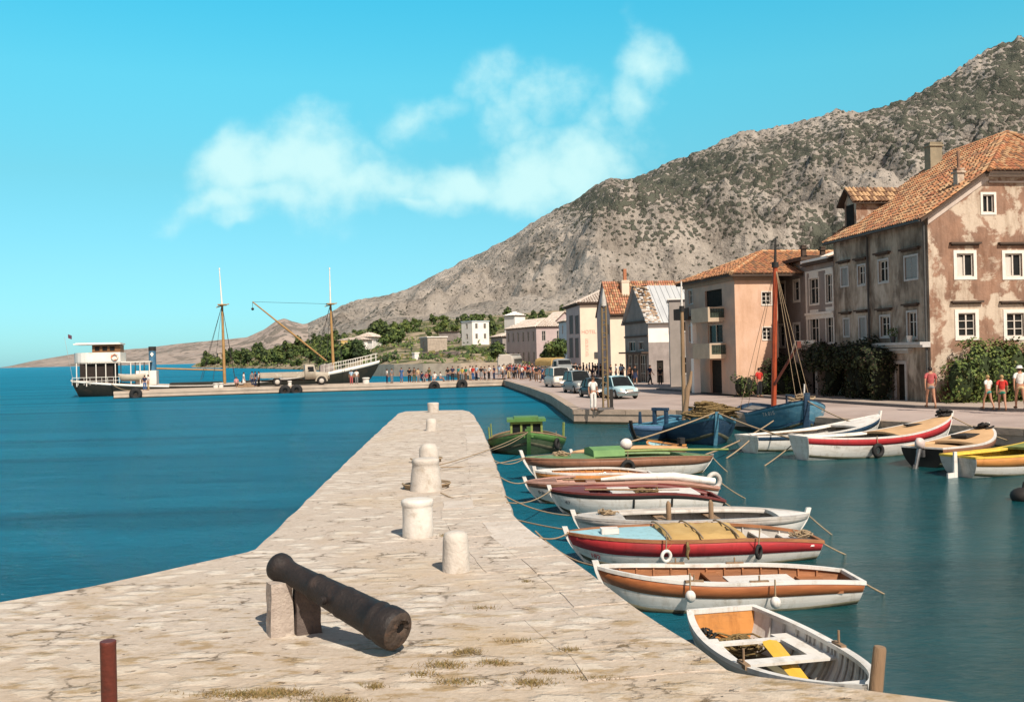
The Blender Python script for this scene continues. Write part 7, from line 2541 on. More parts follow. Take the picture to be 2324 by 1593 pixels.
def car(name, label, p, ang, L, W, H, m, style='saloon', m2=None, grp='cars parked along the quay'):
    "front faces +x. body swept from stations of a real outline, with wheel arches, glass, bumpers and lamps"
    r = empty(name, p, ang, label, 'car' if style != 'van' else 'van', grp)
    b = MB()
    gl = .18
    hb = H * (.56 if style != 'van' else .60)
    # lower body stations: x, half width, bottom, top
    if style == 'van':
        st = [(-.5, .40, .30, .50), (-.485, .46, .2, .9), (-.3, .5, gl, 1.0), (0, .5, gl, 1.0), (.3, .5, gl, 1.0), (.42, .48, gl, .98), (.485, .46, .22, .85), (.5, .42, .3, .55)]
    else:
        st = [(-.5, .36, .34, .55), (-.48, .43, .25, .80), (-.40, .48, gl, .92), (-.25, .5, gl, 1.0), (0, .5, gl, 1.0), (.18, .5, gl, 1.0), (.32, .48, gl, .95), (.44, .45, gl, .84), (.485, .42, .24, .72), (.5, .36, .34, .52)]
    rows = []
    for (x, hw, z0, zt) in st:
        w = hw * W; z1 = zt * hb
        rows.append([(x * L, y * w, z) for (y, z) in ((-.90, z0), (-1, z0 + .1), (-1.0, lerp(z0, z1, .55)), (-.96, lerp(z0, z1, .85)), (-.84, z1), (-.4, z1 + .03), (.4, z1 + .03), (.84, z1), (.96, lerp(z0, z1, .85)), (1.0, lerp(z0, z1, .55)), (1, z0 + .1), (.90, z0))])
    b.grid(rows, 0, True, True, flip=True); b.poly(rows[0], 0); b.poly(rows[-1][::-1], 0)
    # roof and pillars
    if style == 'van':
        x0, x1, xr0, xr1 = -.475, .46, -.46, .36
    elif style == 'estate':
        x0, x1, xr0, xr1 = -.475, .24, -.42, .08
    else:
        x0, x1, xr0, xr1 = -.36, .24, -.22, .08
    w0, w1 = W * .455, W * .385
    zr = H
    base = [(x0 * L, w0), (x1 * L, w0)]
    top = [(xr0 * L, w1), (xr1 * L, w1)]
    for sd in (-1, 1):
        for (a, c) in ((base[0], top[0]), (base[1], top[1]), ((lerp(base[0][0], base[1][0], .45), w0), (lerp(top[0][0], top[1][0], .5), w1))):
            b.tube([(a[0], sd * a[1], hb * .97), (c[0], sd * c[1], zr - .05)], .035, 6)
    rr = []
    for k in range(7):
        x = lerp(top[0][0] - .03, top[1][0] + .04, k / 6)
        cz = .05 * sin(pi * k / 6)
        rr.append([(x, y * w1 * 1.05, zr - .07 + cz + .07 * (1 - y * y)) for y in (-1, -.6, 0, .6, 1)])
    b.grid(rr, 0, True)
    b.grid([[(p_[0], p_[1], p_[2] - .05) for p_ in row] for row in rr], 0, True, flip=True)
    b.build('body', m, r)
    g = MB()
    q = lambda x, y, z: (x, y, z)
    g.poly([q(base[1][0], -w0 * .94, hb), q(base[1][0], w0 * .94, hb), q(top[1][0] + .02, w1 * .95, zr - .07), q(top[1][0] + .02, -w1 * .95, zr - .07)])
    g.poly([q(base[0][0], w0 * .94, hb), q(base[0][0], -w0 * .94, hb), q(top[0][0], -w1 * .95, zr - .07), q(top[0][0], w1 * .95, zr - .07)])
    for sd in (-1, 1):
        g.poly([q(base[0][0], sd * w0, hb), q(base[1][0], sd * w0, hb), q(top[1][0], sd * w1, zr - .07), q(top[0][0], sd * w1, zr - .07)])
    g.build('windows', M_glass, r)
    for x in (-.31, .31):
        for sd in (-1, 1):
            wheel(r, x * L, sd * W * .44, .30 if L < 4.3 else .36)
    for sd, e in ((1, .505), (-1, -.505)):
        b = MB(); b.tube([(e * L - sd * .12, -W * .49, .42), (e * L, -W * .38, .42), (e * L + sd * .02, 0, .42), (e * L, W * .38, .42), (e * L - sd * .12, W * .49, .42)], .055, 8); b.build('bumper', M_chrome, r)
    for sd in (-1, 1):
        b = MB(); b.sph((.478 * L, sd * W * .34, hb * .74), (.05, .10, .10), 0, 12, 8); b.build('headlight', M_lamp, r)
    b = MB()
    for i in range(5): b.box((.497 * L, 0, hb * (.56 + .055 * i)), (.03, W * .36, .02))
    b.build('grille', M_chrome, r)
    b = MB(); b.box((.515 * L, 0, .52), (.02, .42, .10)); b.build('number_plate', M_bwhite, r)
    return r


def cpos(vx, vy):
    return G(vx, vy, QZ + .005)


M_carblue = mat('pale_blue_car_paint', (.40, .57, .60), (.36, .52, .55), scale=1, rough=.45, spec=.3)
M_carwhite = mat('cream_car_paint', (.66, .62, .54), (.60, .56, .49), scale=1, rough=.45)
M_cargrey = mat('blue_grey_car_paint', (.25, .27, .27), (.21, .225, .225), scale=1, rough=.45)
M_cardark = mat('dark_car_paint', (.045, .05, .055), (.035, .04, .045), scale=1, rough=.45)
def face_view(P, off=0):
    return atan2(-P.y, -P.x) + off


p = cpos(1408, 905); p.y += 1.2
car('parked_car', 'small pale blue saloon car facing the viewer right of the lattice pole', p, radians(-74), 3.7, 1.50, 1.40, M_carblue)
p = cpos(1317, 893); p.y += 1.6
car('parked_car', 'blue grey estate car parked behind the man in white', p, radians(-78), 4.0, 1.55, 1.62, M_cargrey, 'estate')
p = cpos(1330, 898); p.y += 0.3; p.x += .35; p.y -= 2.7
car('parked_car', 'small dark saloon tucked in front of the blue grey estate car', p, radians(-76), 2.9, 1.30, 1.25, M_cardark)
p = cpos(1267, 879); p.y += 1.5
car('parked_van', 'cream van parked on the quay nearest the crowd', p, radians(-80), 4.0, 1.62, 1.72, M_carwhite, 'van')
p = cpos(1299, 856)
car('parked_car', 'white car further back beside the hotel corner', p, radians(-85), 4.0, 1.6, 1.5, M_carwhite)
p = cpos(1268, 868); p.y += 3
car('parked_car', 'dark car half hidden behind the cream van', p, radians(-70), 3.9, 1.5, 1.45, M_cargrey)


def lorry(name, label, p, ang, L, W, Hc, m, bed, canvas=None, grp=None):
    r = empty(name, p, ang, label, 'lorry', grp)
    b = MB(); b.box((0, 0, .62), (L * .96, .8, .16)); b.build('chassis', M_black, r)
    c0 = L * .14
    b = MB()
    rows = []
    for (x, hw, z0, z1) in ((c0, .46, .7, Hc), (c0 + .25, .47, .7, Hc + .05), (c0 + 1.05, .46, .7, Hc), (c0 + 1.2, .46, .7, Hc * .72)):
        w = hw * W
        rows.append([(x, y * w, z) for (y, z) in ((-1, z0), (-1, lerp(z0, z1, .6)), (-.88, z1 - .08), (-.5, z1), (.5, z1), (.88, z1 - .08), (1, lerp(z0, z1, .6)), (1, z0))])
    b.grid(rows, 0, True, True, flip=True); b.poly(rows[0]); b.poly(rows[-1][::-1])
    x2 = c0 + 1.2; x3 = L / 2
    rows = []
    for (x, hw, z1) in ((x2 - .05, .34, Hc * .66), (x2 + .4, .31, Hc * .64), (x3 - .15, .26, Hc * .60), (x3, .22, Hc * .50)):
        w = hw * W
        rows.append([(x, y * w, z) for (y, z) in ((-1, .65), (-1, z1 - .15), (-.7, z1), (.7, z1), (1, z1 - .15), (1, .65))])
    b.grid(rows, 0, True, True, flip=True); b.poly(rows[-1][::-1])
    cabp = b.build('cab', m, r)
    b = MB()
    for sd in (-1, 1):
        b.poly([(c0 + .3, sd * W * .472, Hc * .66), (c0 + 1.0, sd * W * .472, Hc * .66), (c0 + .95, sd * W * .455, Hc * .90), (c0 + .3, sd * W * .455, Hc * .90)])
    b.poly([(c0 + 1.21, -W * .40, Hc * .74), (c0 + 1.21, W * .40, Hc * .74), (c0 + 1.09, W * .38, Hc * .95), (c0 + 1.09, -W * .38, Hc * .95)])
    b.build('cab_windows', M_glass, cabp)
    for sd in (-1, 1):
        b = MB()
        b.tube([(x3 - .95 + .62 * cos(a), sd * W * .42, .45 + .62 * sin(a)) for a in [pi * k / 8 for k in range(9)]], .10, 6); b.build('mudguard', m, r)
        b = MB(); b.sph((x3 - .1, sd * W * .30, Hc * .47), (.07, .13, .13), 0, 10, 7); b.build('headlight', M_lamp, r)
    b = MB()
    xb0, xb1 = -L / 2, c0 - .1
    zb = 1.0
    b.box(((xb0 + xb1) / 2, 0, zb), (xb1 - xb0, W, .12))
    for sd in (-1, 1):
        b.box(((xb0 + xb1) / 2, sd * W / 2, zb + .3), (xb1 - xb0, .06, .5))
        for k in range(5):
            b.box((lerp(xb0 + .1, xb1 - .1, k / 4), sd * (W / 2 + .045), zb + .28), (.09, .04, .56))
    b.box((xb0, 0, zb + .3), (.06, W, .5)); b.box((xb1, 0, zb + .36), (.06, W, .62))
    b.build('load_bed', bed, r)
    if canvas:
        b = MB(); rows = []
        for k in range(7):
            x = lerp(xb0, xb1, k / 6); s_ = .03 * (k % 2)
            rows.append([(x, y * W / 2 * 1.01, zb + z) for (y, z) in ((-1, .3), (-1, 1.0 - s_), (-.9, 1.3 - s_), (-.5, 1.48 - s_), (.5, 1.48 - s_), (.9, 1.3 - s_), (1, 1.0 - s_), (1, .3))])
        b.grid(rows, 0, True, flip=True); b.poly(rows[0]); b.poly(rows[-1][::-1]); b.build('canvas_cover', canvas, r)
    for x in (-L * .26, x3 - .95):
        for sd in (-1, 1): wheel(r, x, sd * W * .40, .48, .26)
    return r


p = on_pier(668, 3.4, QZ + .005)
M_truck = mat('dusty_lorry_paint', (.40, .35, .28), (.32, .28, .22), scale=1, rough=.6, c3=(.46, .42, .35))
lorry('lorry', 'grey beige flatbed lorry standing on the pier in front of the ship', p, pa_ + .02, 7.7, 2.2, 2.35, M_truck, M_truck)
p = cpos(1262, 860)
lorry('canvas_lorry', 'lorry with ochre canvas cover behind the cream van', p, radians(-62), 6.0, 2.1, 2.3, M_cargrey, M_truck, M_ochre)
# bus
p = G(1157, 842, QZ); p = Vector((ray(1157, 800).x / ray(1157, 800).y * 150, 150, QZ))
r = empty('bus', p, radians(-100), 'old bus with white roof standing at the end of the crowd', 'bus')
b = MB(); rows = []
for (x, k) in ((-4.2, .9), (-4.0, 1), (3.8, 1), (4.15, .96), (4.3, .85)):
    rows.append([(x, y * 1.25 * k, z) for (y, z) in ((-.96, .35), (-1, .6), (-1, 1.5), (-.97, 2.3), (-.86, 2.75), (-.4, 2.95), (.4, 2.95), (.86, 2.75), (.97, 2.3), (1, 1.5), (1, .6), (.96, .35))])
b.grid(rows, 0, True, True, flip=True); b.poly(rows[0]); b.poly(rows[-1][::-1]); b.build('body', mat('bus_paint', (.50, .46, .40), (.43, .39, .34), scale=1, rough=.4), r)
b = MB()
for sd in (-1, 1): b.box((4.24, sd * .52, 1.95), (.10, .92, .75))
for i in range(6):
    for sd in (-1, 1): b.box((-3.3 + i * 1.2, sd * 1.235, 1.95), (1.0, .05, .7))
b.build('windows', M_glass, r)
b = MB(); b.box((0, 0, 2.97), (7.8, 2.0, .10)); b.build('roof_panel', M_bwhite, r)
for x in (-2.6, 2.7):
    for sd in (-1, 1): wheel(r, x, sd * 1.05, .46, .25)
for sd in (-1, 1):
    b = MB(); b.sph((4.28, sd * .85, .95), (.06, .13, .13), 0, 10, 7); b.build('headlight', M_lamp, r)
b = MB(); b.tube([(4.2, -1.15, .5), (4.4, 0, .5), (4.2, 1.15, .5)], .08, 6); b.build('bumper', M_chrome, r)

# ---------------------------------------------------------------- lattice pole on the quay corner
p = G(1375, 930, QZ)
top = A(1370, 690, p.y + .05); tip = A(1368.5, 655, p.y + .05)
r = empty('lattice_pole', p, 0, 'tall yellowish lattice pole with pointed grey tip at the quay corner', 'pole')
b = MB()
d_ = top - p
for sd in (-1, 1):
    b.tube([(sd * .13, 0, 0), tuple(d_ + Vector((sd * .10, 0, 0)))], .055, 6)
n_ = 17
for i in range(n_):
    a = d_ * ((i + .5) / n_); w = lerp(.13, .10, i / n_)
    b.tube([a + Vector((-w, 0, 0)), a + Vector((w, 0, .10 * (1 if i % 2 else -1)))], .028, 5)
b.build('lattice', mat('yellowed_pole_paint', (.22, .155, .075), (.14, .10, .06), scale=3, rough=.8), r)
b = MB(); b.lathe([(.15, 0), (.13, .3), (.06, .65), (.015, tip.z - top.z + .1)], Matrix.Translation(d_ - Vector((0, 0, .1))), 10); b.build('tip', M_bgrey, r)
b = MB(); b.box((.30, .05, .52), (.16, .16, 1.05)); b.build('foot_post', M_black, r)
b = MB(); b.box((0, 0, .06), (.8, .5, .13)); b.build('base', M_kerb, r)
# ================================================================== PEOPLE
SK = {}


def skin_mesh(name, verts, edges, rad, sub=1, root=0):
    me = bpy.data.meshes.new(name)
    me.from_pydata([tuple(v) for v in verts], edges, [])
    o = bpy.data.objects.new(name, me); COL.objects.link(o)
    sm = o.modifiers.new('skin', 'SKIN'); sm.use_smooth_shade = True
    for i, d in enumerate(me.skin_vertices[0].data):
        r = rad[i]; d.radius = r if isinstance(r, tuple) else (r, r); d.use_root = (i == root)
    if sub:
        o.modifiers.new('sub', 'SUBSURF').levels = sub
    bpy.context.view_layer.update()
    out = bpy.data.meshes.new_from_object(o.evaluated_get(bpy.context.evaluated_depsgraph_get()))
    out.name = name
    bpy.data.objects.remove(o); bpy.data.meshes.remove(me)
    return out


def pose(kind):
    "joint positions of a 1.72 m adult; faces -y"
    J = dict(pel=(0, .01, .95), wst=(0, .0, 1.10), chs=(0, .01, 1.29), nkb=(0, .02, 1.44), nck=(0, .01, 1.51), hd=(0, -.01, 1.60), crn=(0, 0, 1.68))
    for s, n in ((1, 'L'), (-1, 'R')):
        J['hip' + n] = (s * .095, .01, .90); J['kne' + n] = (s * .105, -.01, .50); J['ank' + n] = (s * .105, .02, .09); J['toe' + n] = (s * .12, -.13, .035)
        J['clv' + n] = (s * .08, .02, 1.41); J['shl' + n] = (s * .185, .02, 1.39); J['elb' + n] = (s * .245, .04, 1.12); J['wri' + n] = (s * .255, -.03, .88); J['hnd' + n] = (s * .25, -.06, .80)
    if kind == 'walk':
        J['kneL'] = (.10, -.16, .53); J['ankL'] = (.10, -.20, .12); J['toeL'] = (.11, -.36, .07); J['kneR'] = (-.10, .08, .51); J['ankR'] = (-.10, .26, .14); J['toeR'] = (-.11, .14, .03)
        J['elbL'] = (.25, .12, 1.14); J['wriL'] = (.26, .14, .90); J['hndL'] = (.25, .13, .82); J['elbR'] = (-.25, -.04, 1.12); J['wriR'] = (-.25, -.18, .92); J['hndR'] = (-.24, -.24, .86)
    if kind == 'akimbo':
        J['elbL'] = (.36, .08, 1.14); J['wriL'] = (.20, -.02, 1.0); J['hndL'] = (.14, -.08, .97)
        J['kneR'] = (-.14, -.04, .51); J['ankR'] = (-.18, -.02, .09); J['toeR'] = (-.22, -.16, .035)
    if kind == 'sit':
        dz = -.50
        for k in ('pel', 'wst', 'chs', 'nkb', 'nck', 'hd', 'crn'):
            J[k] = (J[k][0], J[k][1], J[k][2] + dz)
        for s, n in ((1, 'L'), (-1, 'R')):
            J['hip' + n] = (s * .10, .0, .41); J['kne' + n] = (s * .13, -.40, .46); J['ank' + n] = (s * .12, -.46, .08); J['toe' + n] = (s * .13, -.60, .035)
            for k in ('clv', 'shl', 'elb', 'wri', 'hnd'):
                x, y, z = J[k + n]; J[k + n] = (x * (1 if k in ('clv', 'shl') else .95), y - (.12 if k in ('wri', 'hnd') else 0), z + dz + (.08 if k == 'wri' else .14 if k == 'hnd' else 0))
    return {k: Vector(v) for k, v in J.items()}


EDG = [('pel', 'wst'), ('wst', 'chs'), ('chs', 'nkb'), ('nkb', 'nck'), ('nck', 'hd'), ('hd', 'crn')]
for n_ in 'LR':
    EDG += [('pel', 'hip' + n_), ('hip' + n_, 'kne' + n_), ('kne' + n_, 'ank' + n_), ('ank' + n_, 'toe' + n_), ('nkb', 'clv' + n_), ('clv' + n_, 'shl' + n_), ('shl' + n_, 'elb' + n_), ('elb' + n_, 'wri' + n_), ('wri' + n_, 'hnd' + n_)]
RAD = dict(pel=(.145, .11), wst=(.125, .09), chs=(.15, .105), nkb=(.085, .07), nck=.052, hd=(.078, .095), crn=(.06, .075))
for n_ in 'LR':
    RAD.update({'hip' + n_: .088, 'kne' + n_: .058, 'ank' + n_: .040, 'toe' + n_: .034, 'clv' + n_: .065, 'shl' + n_: .058, 'elb' + n_: .041, 'wri' + n_: .028, 'hnd' + n_: (.036, .020)})


def sub_skel(J, edges, grow, over={}):
    names = []
    for a, b in edges:
        for k in (a, b):
            if k not in names: names.append(k)
    rad = []
    for k in names:
        r = over.get(k, RAD.get(k, .05))
        g = grow
        rad.append((r[0] + g, r[1] + g) if isinstance(r, tuple) else (r + g, r + g))
    return [J[k] for k in names], [(names.index(a), names.index(b)) for a, b in edges], rad, names


def add_geo(me, parts):
    "append hand, nose and ear geometry to the body mesh"
    v = [tuple(x.co) for x in me.vertices]; f = [tuple(p.vertices) for p in me.polygons]
    n0 = len(v)
    v += parts.v; f += [tuple(i + n0 for i in q) if False else tuple(i + n0 for i in q) for q in parts.f]
    out = bpy.data.meshes.new(me.name)
    out.from_pydata(v, [], f)
    out.polygons.foreach_set('use_smooth', [True] * len(f))
    out.update()
    return out


def person_kit(kind):
    if kind in SK: return SK[kind]
    J = pose(kind)
    v, e, r, nm = sub_skel(J, EDG, 0)
    body = skin_mesh('body_' + kind, v, e, r, 1, nm.index('pel'))
    x = MB()
    for n, s in (('L', 1), ('R', -1)):
        h, w = J['hnd' + n], J['wri' + n]
        d = (h - w).normalized(); side = Vector((0, -1, 0)) - d * (Vector((0, -1, 0)).dot(d)); side.normalize(); nrm = d.cross(side)
        for k, (off, ln) in enumerate(((.026, .070), (.009, .080), (-.009, .074), (-.026, .058))):
            a = h + side * off - d * .015
            b_ = a + d * (ln * .55 + .015); c = b_ + d * (ln * .4) - nrm * s * .018
            x.tube([a, b_, c], [.0095, .0085, .007], 6)
        a = w + side * .025 + d * .02
        x.tube([a, a + side * .03 + d * .03, a + side * .036 + d * .065], [.011, .010, .008], 6)
    hd = J['hd']
    x.tube([hd + Vector((0, -.092, .025)), hd + Vector((0, -.118, -.012)), hd + Vector((0, -.092, -.022))], [.008, .014, .010], 6)
    x.sph(tuple(hd + Vector((0, -.094, -.05))), (.024, .010, .007), 0, 8, 5)
    for s in (-1, 1):
        x.sph(tuple(hd + Vector((s * .082, .01, .0))), (.012, .022, .032), 0, 8, 6)
        x.sph(tuple(hd + Vector((s * .032, -.088, .02))), (.014, .008, .009), 0, 8, 5)
    body = add_geo(body, x)
    te = [('pel', 'wst'), ('wst', 'chs'), ('chs', 'nkb')]
    for n in 'LR': te += [('nkb', 'clv' + n), ('clv' + n, 'shl' + n), ('shl' + n, 'slv' + n)]
    for n in 'LR': J['slv' + n] = J['shl' + n].lerp(J['elb' + n], .72); RAD['slv' + n] = .052
    v, e, r, nm = sub_skel(J, te, .016, {'pel': (.14, .105)})
    top = skin_mesh('shirt_' + kind, v, e, r, 1, nm.index('chs'))
    be = [('wst2', 'pel')]
    J['wst2'] = J['pel'].lerp(J['wst'], .45); RAD['wst2'] = (.135, .10)
    for n in 'LR': be += [('pel', 'hip' + n), ('hip' + n, 'kne' + n), ('kne' + n, 'ank' + n)]
    v, e, r, nm = sub_skel(J, be, .014, {'ankL': .058, 'ankR': .058, 'kneL': .066, 'kneR': .066})
    long_ = skin_mesh('trousers_' + kind, v, e, r, 1, nm.index('pel'))
    be = [('wst2', 'pel')]
    for n in 'LR':
        J['mid' + n] = J['hip' + n].lerp(J['kne' + n], .38); RAD['mid' + n] = .088
        be += [('pel', 'hip' + n), ('hip' + n, 'mid' + n)]
    v, e, r, nm = sub_skel(J, be, .013)
    short = skin_mesh('shorts_' + kind, v, e, r, 1, nm.index('pel'))
    # skirt, hair, shoes, hat
    x = MB()
    k0, k1 = J['kneL'], J['kneR']
    c0 = J['pel'] + Vector((0, 0, .10)); c1 = (k0 + k1) / 2
    rows = []
    for (t, rx, ry) in ((0, .135, .115), (.3, .17, .14), (1, .22, .19)):
        c = c0.lerp(c1, t)
        rows.append([(c.x + rx * cos(2 * pi * j / 16) * (1 + .05 * sin(j * 2.4) * t), c.y + ry * sin(2 * pi * j / 16) * (1 + .05 * sin(j * 2.4) * t), c.z) for j in range(16)])
    x.grid(rows, 0, True, True)
    skirt = x
    def hair(longer):
        x = MB(); rows = []
        for i in range(7):
            th_ = pi / 2 - i * (.36 if not longer else .44)
            row = []
            for j in range(14):
                a = 2 * pi * j / 14
                back = sin(a)            # +y is the back of the head
                k = th_ + (.0 if back > -.2 else .30 * (i / 6) * -back * 2.4)
                row.append((hd.x + .092 * cos(k) * cos(a), hd.y + .005 + .108 * cos(k) * sin(a), hd.z + .018 + .108 * sin(k)))
            rows.append(row)
        x.grid(rows, 0, True, True)
        return x
    x = MB()
    for n in 'LR':
        a, t = J['ank' + n], J['toe' + n]
        hl = a + (a - t).normalized() * .05; hl.z = t.z + .005
        x.tube([hl, a.lerp(t, .35) - Vector((0, 0, .03)), t, t + (t - a).normalized() * .05], [.040, .050, .044, .02], 8)
    shoes = x
    x = MB(); x.lathe([(.155, .0), (.15, .012), (.105, .02), (.10, .09), (.06, .11), (.01, .115)], Matrix.Translation(hd + Vector((0, 0, .045))), 16); hat = x
    def mk(mb, nm_):
        me = bpy.data.meshes.new(nm_); me.from_pydata(mb.v, [], mb.f); me.polygons.foreach_set('use_smooth', [True] * len(mb.f)); me.update(); return me
    kit = dict(body=body, shirt=top, trousers=long_, shorts=short, skirt=mk(skirt, 'skirt_' + kind), hair=mk(hair(False), 'hair_' + kind), long_hair=mk(hair(True), 'long_hair_' + kind), shoes=mk(shoes, 'shoes_' + kind), hat=mk(hat, 'hat_' + kind))
    for m in kit.values(): m.materials.append(None)
    SK[kind] = kit
    return kit


def cloth(name, c):
    return mat('cloth_' + name, c, tuple(x * .82 for x in c), scale=7, rough=.9, bump=.2)


CL_ = {k: cloth(k, c) for k, c in dict(white=(.74, .71, .66), red=(.52, .04, .03), faded_red=(.42, .10, .10), blue=(.05, .12, .28), navy=(.02, .03, .07), grey=(.20, .20, .20), black=(.018, .018, .02), green=(.03, .20, .13), tan=(.52, .38, .22), yellow=(.55, .42, .08), pink=(.60, .30, .30), brown=(.14, .08, .05), pale_blue=(.36, .48, .58), olive=(.12, .13, .06), teal=(.05, .26, .24)).items()}
SKIN = mat('tanned_skin', (.42, .215, .135), (.36, .18, .11), scale=9, rough=.6)
HAIR = {'dark': mat('dark_hair', (.020, .014, .010), rough=.6), 'brown': mat('brown_hair', (.09, .05, .025), rough=.6), 'fair': mat('fair_hair', (.36, .24, .10), rough=.6)}


def person(P, ang, kind, top, bottom, bcol, label, h=1.72, hair='dark', longh=False, hat=None, group=None, shoes='brown'):
    kit = person_kit(kind)
    r = empty('person', P, ang, label, 'person', group)
    r.scale = (h / 1.72,) * 3
    def put(part, m, nm_=None):
        o = bpy.data.objects.new(nm_ or part, kit[part]); COL.objects.link(o); o.parent = r
        o.material_slots[0].link = 'OBJECT'; o.material_slots[0].material = m
    put('body', SKIN); put('shirt', CL_[top]); put(bottom, CL_[bcol]); put('long_hair' if longh else 'hair', HAIR[hair], 'hair'); put('shoes', CL_[shoes])
    if hat: put('hat', CL_[hat])
    return r


# near figures on the quay and pavement (angle: direction the figure faces; 0 faces the viewer)
def feet(vx, vy, z):
    return G(vx, vy, z)


person(feet(2113, 926, PZ), radians(175), 'walk', 'faded_red', 'shorts', 'grey', 'man in faded red shirt and grey shorts walking away past the house corner', 1.82)
person(feet(2243, 929, PZ), radians(200), 'walk', 'white', 'shorts', 'teal', 'girl in white top and teal shorts walking beside the hedge', 1.46, 'fair', True)
person(feet(2275, 932, PZ), radians(165), 'walk', 'red', 'shorts', 'green', 'child in red shirt and green shorts walking beside the hedge', 1.48, 'fair')
person(feet(2316, 929, PZ), radians(170), 'walk', 'white', 'shorts', 'tan', 'adult in white shirt, tan shorts and pale hat at the right edge', 1.80, 'brown', False, 'white')
person(feet(1347, 931, QZ), radians(25), 'stand', 'white', 'trousers', 'white', 'man all in white standing left of the lattice pole', 1.70, 'brown')
person(feet(1632, 887, PZ), radians(-20), 'stand', 'white', 'skirt', 'navy', 'woman in white blouse and navy skirt in the doorway of the salmon house', 1.64, 'dark', True)
person(feet(1724, 901, PZ), radians(30), 'akimbo', 'red', 'trousers', 'black', 'person in bright red shirt left of the red mast before the hedge', 1.7)
person(feet(1298, 888, QZ), radians(150), 'stand', 'olive', 'trousers', 'black', 'man in dark olive clothes between the cream van and the estate car', 1.74)
# the crowd: column, feet distance, clothes. Each is somebody in particular
random.seed(42)
G1 = 'people waiting on the pier'
pier_people = [
    (327, 1.4, 'stand', 'navy', 'trousers', 'blue', 'man in navy and blue beside the ship stern'), (335, 1.8, 'stand', 'white', 'trousers', 'tan', 'man in white shirt beside the pier end by the ship stern'),
    (552, 2.0, 'stand', 'white', 'skirt', 'white', 'woman all in white on the pier left of the lorry'), (535, 2.6, 'sit', 'pink', 'trousers', 'brown', 'person in pink sitting on the pier near the first mast'),
    (571, 2.2, 'stand', 'grey', 'trousers', 'navy', 'man in grey shirt close behind the lorry tail'), (578, 3.0, 'walk', 'navy', 'trousers', 'navy', 'man in navy walking at the lorry tail'),
    (586, 3.4, 'stand', 'white', 'trousers', 'black', 'man in white shirt at the corner of the lorry bed'), (796, 1.2, 'stand', 'pale_blue', 'trousers', 'faded_red', 'person in pale blue with red trousers under the ship bow'),
    (808, 1.2, 'stand', 'white', 'trousers', 'grey', 'person in white with grey trousers under the ship bow'), (877, 1.6, 'stand', 'white', 'trousers', 'navy', 'man in white shirt and navy trousers right of the ship bow'),
    (888, 2.4, 'stand', 'grey', 'trousers', 'grey', 'person in grey right of the man in white and navy'), (910, 3.2, 'stand', 'blue', 'skirt', 'blue', 'woman in a blue dress alone on the pier'),
    (928, 1.6, 'stand', 'black', 'trousers', 'black', 'person in black at the left of the waiting group'), (939, 2.0, 'akimbo', 'brown', 'trousers', 'olive', 'person in brown with hand on hip'),
    (948, 1.6, 'stand', 'tan', 'trousers', 'grey', 'person in tan shirt and grey trousers'), (956, 2.2, 'sit', 'navy', 'trousers', 'navy', 'person in navy sitting on luggage'),
    (966, 2.0, 'sit', 'faded_red', 'trousers', 'grey', 'person in faded red sitting on the pier'), (973, 3.0, 'stand', 'olive', 'trousers', 'black', 'person in olive standing behind the sitting ones'),
    (985, 1.2, 'sit', 'white', 'shorts', 'white', 'person in white sitting on the pier edge'), (998, 2.2, 'sit', 'white', 'shorts', 'pink', 'person in white and pink sitting low'),
    (1015, 1.8, 'stand', 'black', 'trousers', 'navy', 'tall person in black beside another in navy'), (1026, 1.6, 'stand', 'navy', 'trousers', 'black', 'person in navy left of the yellow shirt'),
    (1039, 2.2, 'stand', 'teal', 'trousers', 'brown', 'person in teal close to the yellow shirt'), (1048, 1.8, 'akimbo', 'yellow', 'trousers', 'grey', 'person in yellow shirt in the waiting crowd'),
    (1056, 3.2, 'stand', 'green', 'trousers', 'brown', 'person in green behind the yellow shirt'), (1072, 1.8, 'stand', 'red', 'trousers', 'blue', 'person in bright red shirt and blue trousers in the waiting crowd'),
    (1080, 3.0, 'stand', 'pale_blue', 'trousers', 'navy', 'person in pale blue right of the red shirt'), (1091, 1.8, 'stand', 'black', 'skirt', 'grey', 'woman in black top and grey skirt in the crowd'),
    (1099, 2.4, 'walk', 'grey', 'trousers', 'black', 'person in grey walking in the crowd'), (1109, 1.6, 'akimbo', 'white', 'trousers', 'black', 'person in white top and black trousers bending near the quay corner'),
    (1120, 2.4, 'stand', 'navy', 'trousers', 'navy', 'person in dark navy nearest the quay corner'), (1066, 4.2, 'stand', 'white', 'trousers', 'tan', 'person in white at the back of the waiting crowd')]
for (vx, bk_, kd, tp, bt, bc, lab) in pier_people:
    P = on_pier(vx, bk_, QZ + .002)
    person(P, random.uniform(-1.2, 1.2) + (pi if random.random() < .4 else 0), kd, tp, bt, bc, lab + ', on the pier', random.uniform(1.6, 1.8), random.choice(['dark', 'brown', 'dark']), random.random() < .3, None, G1)
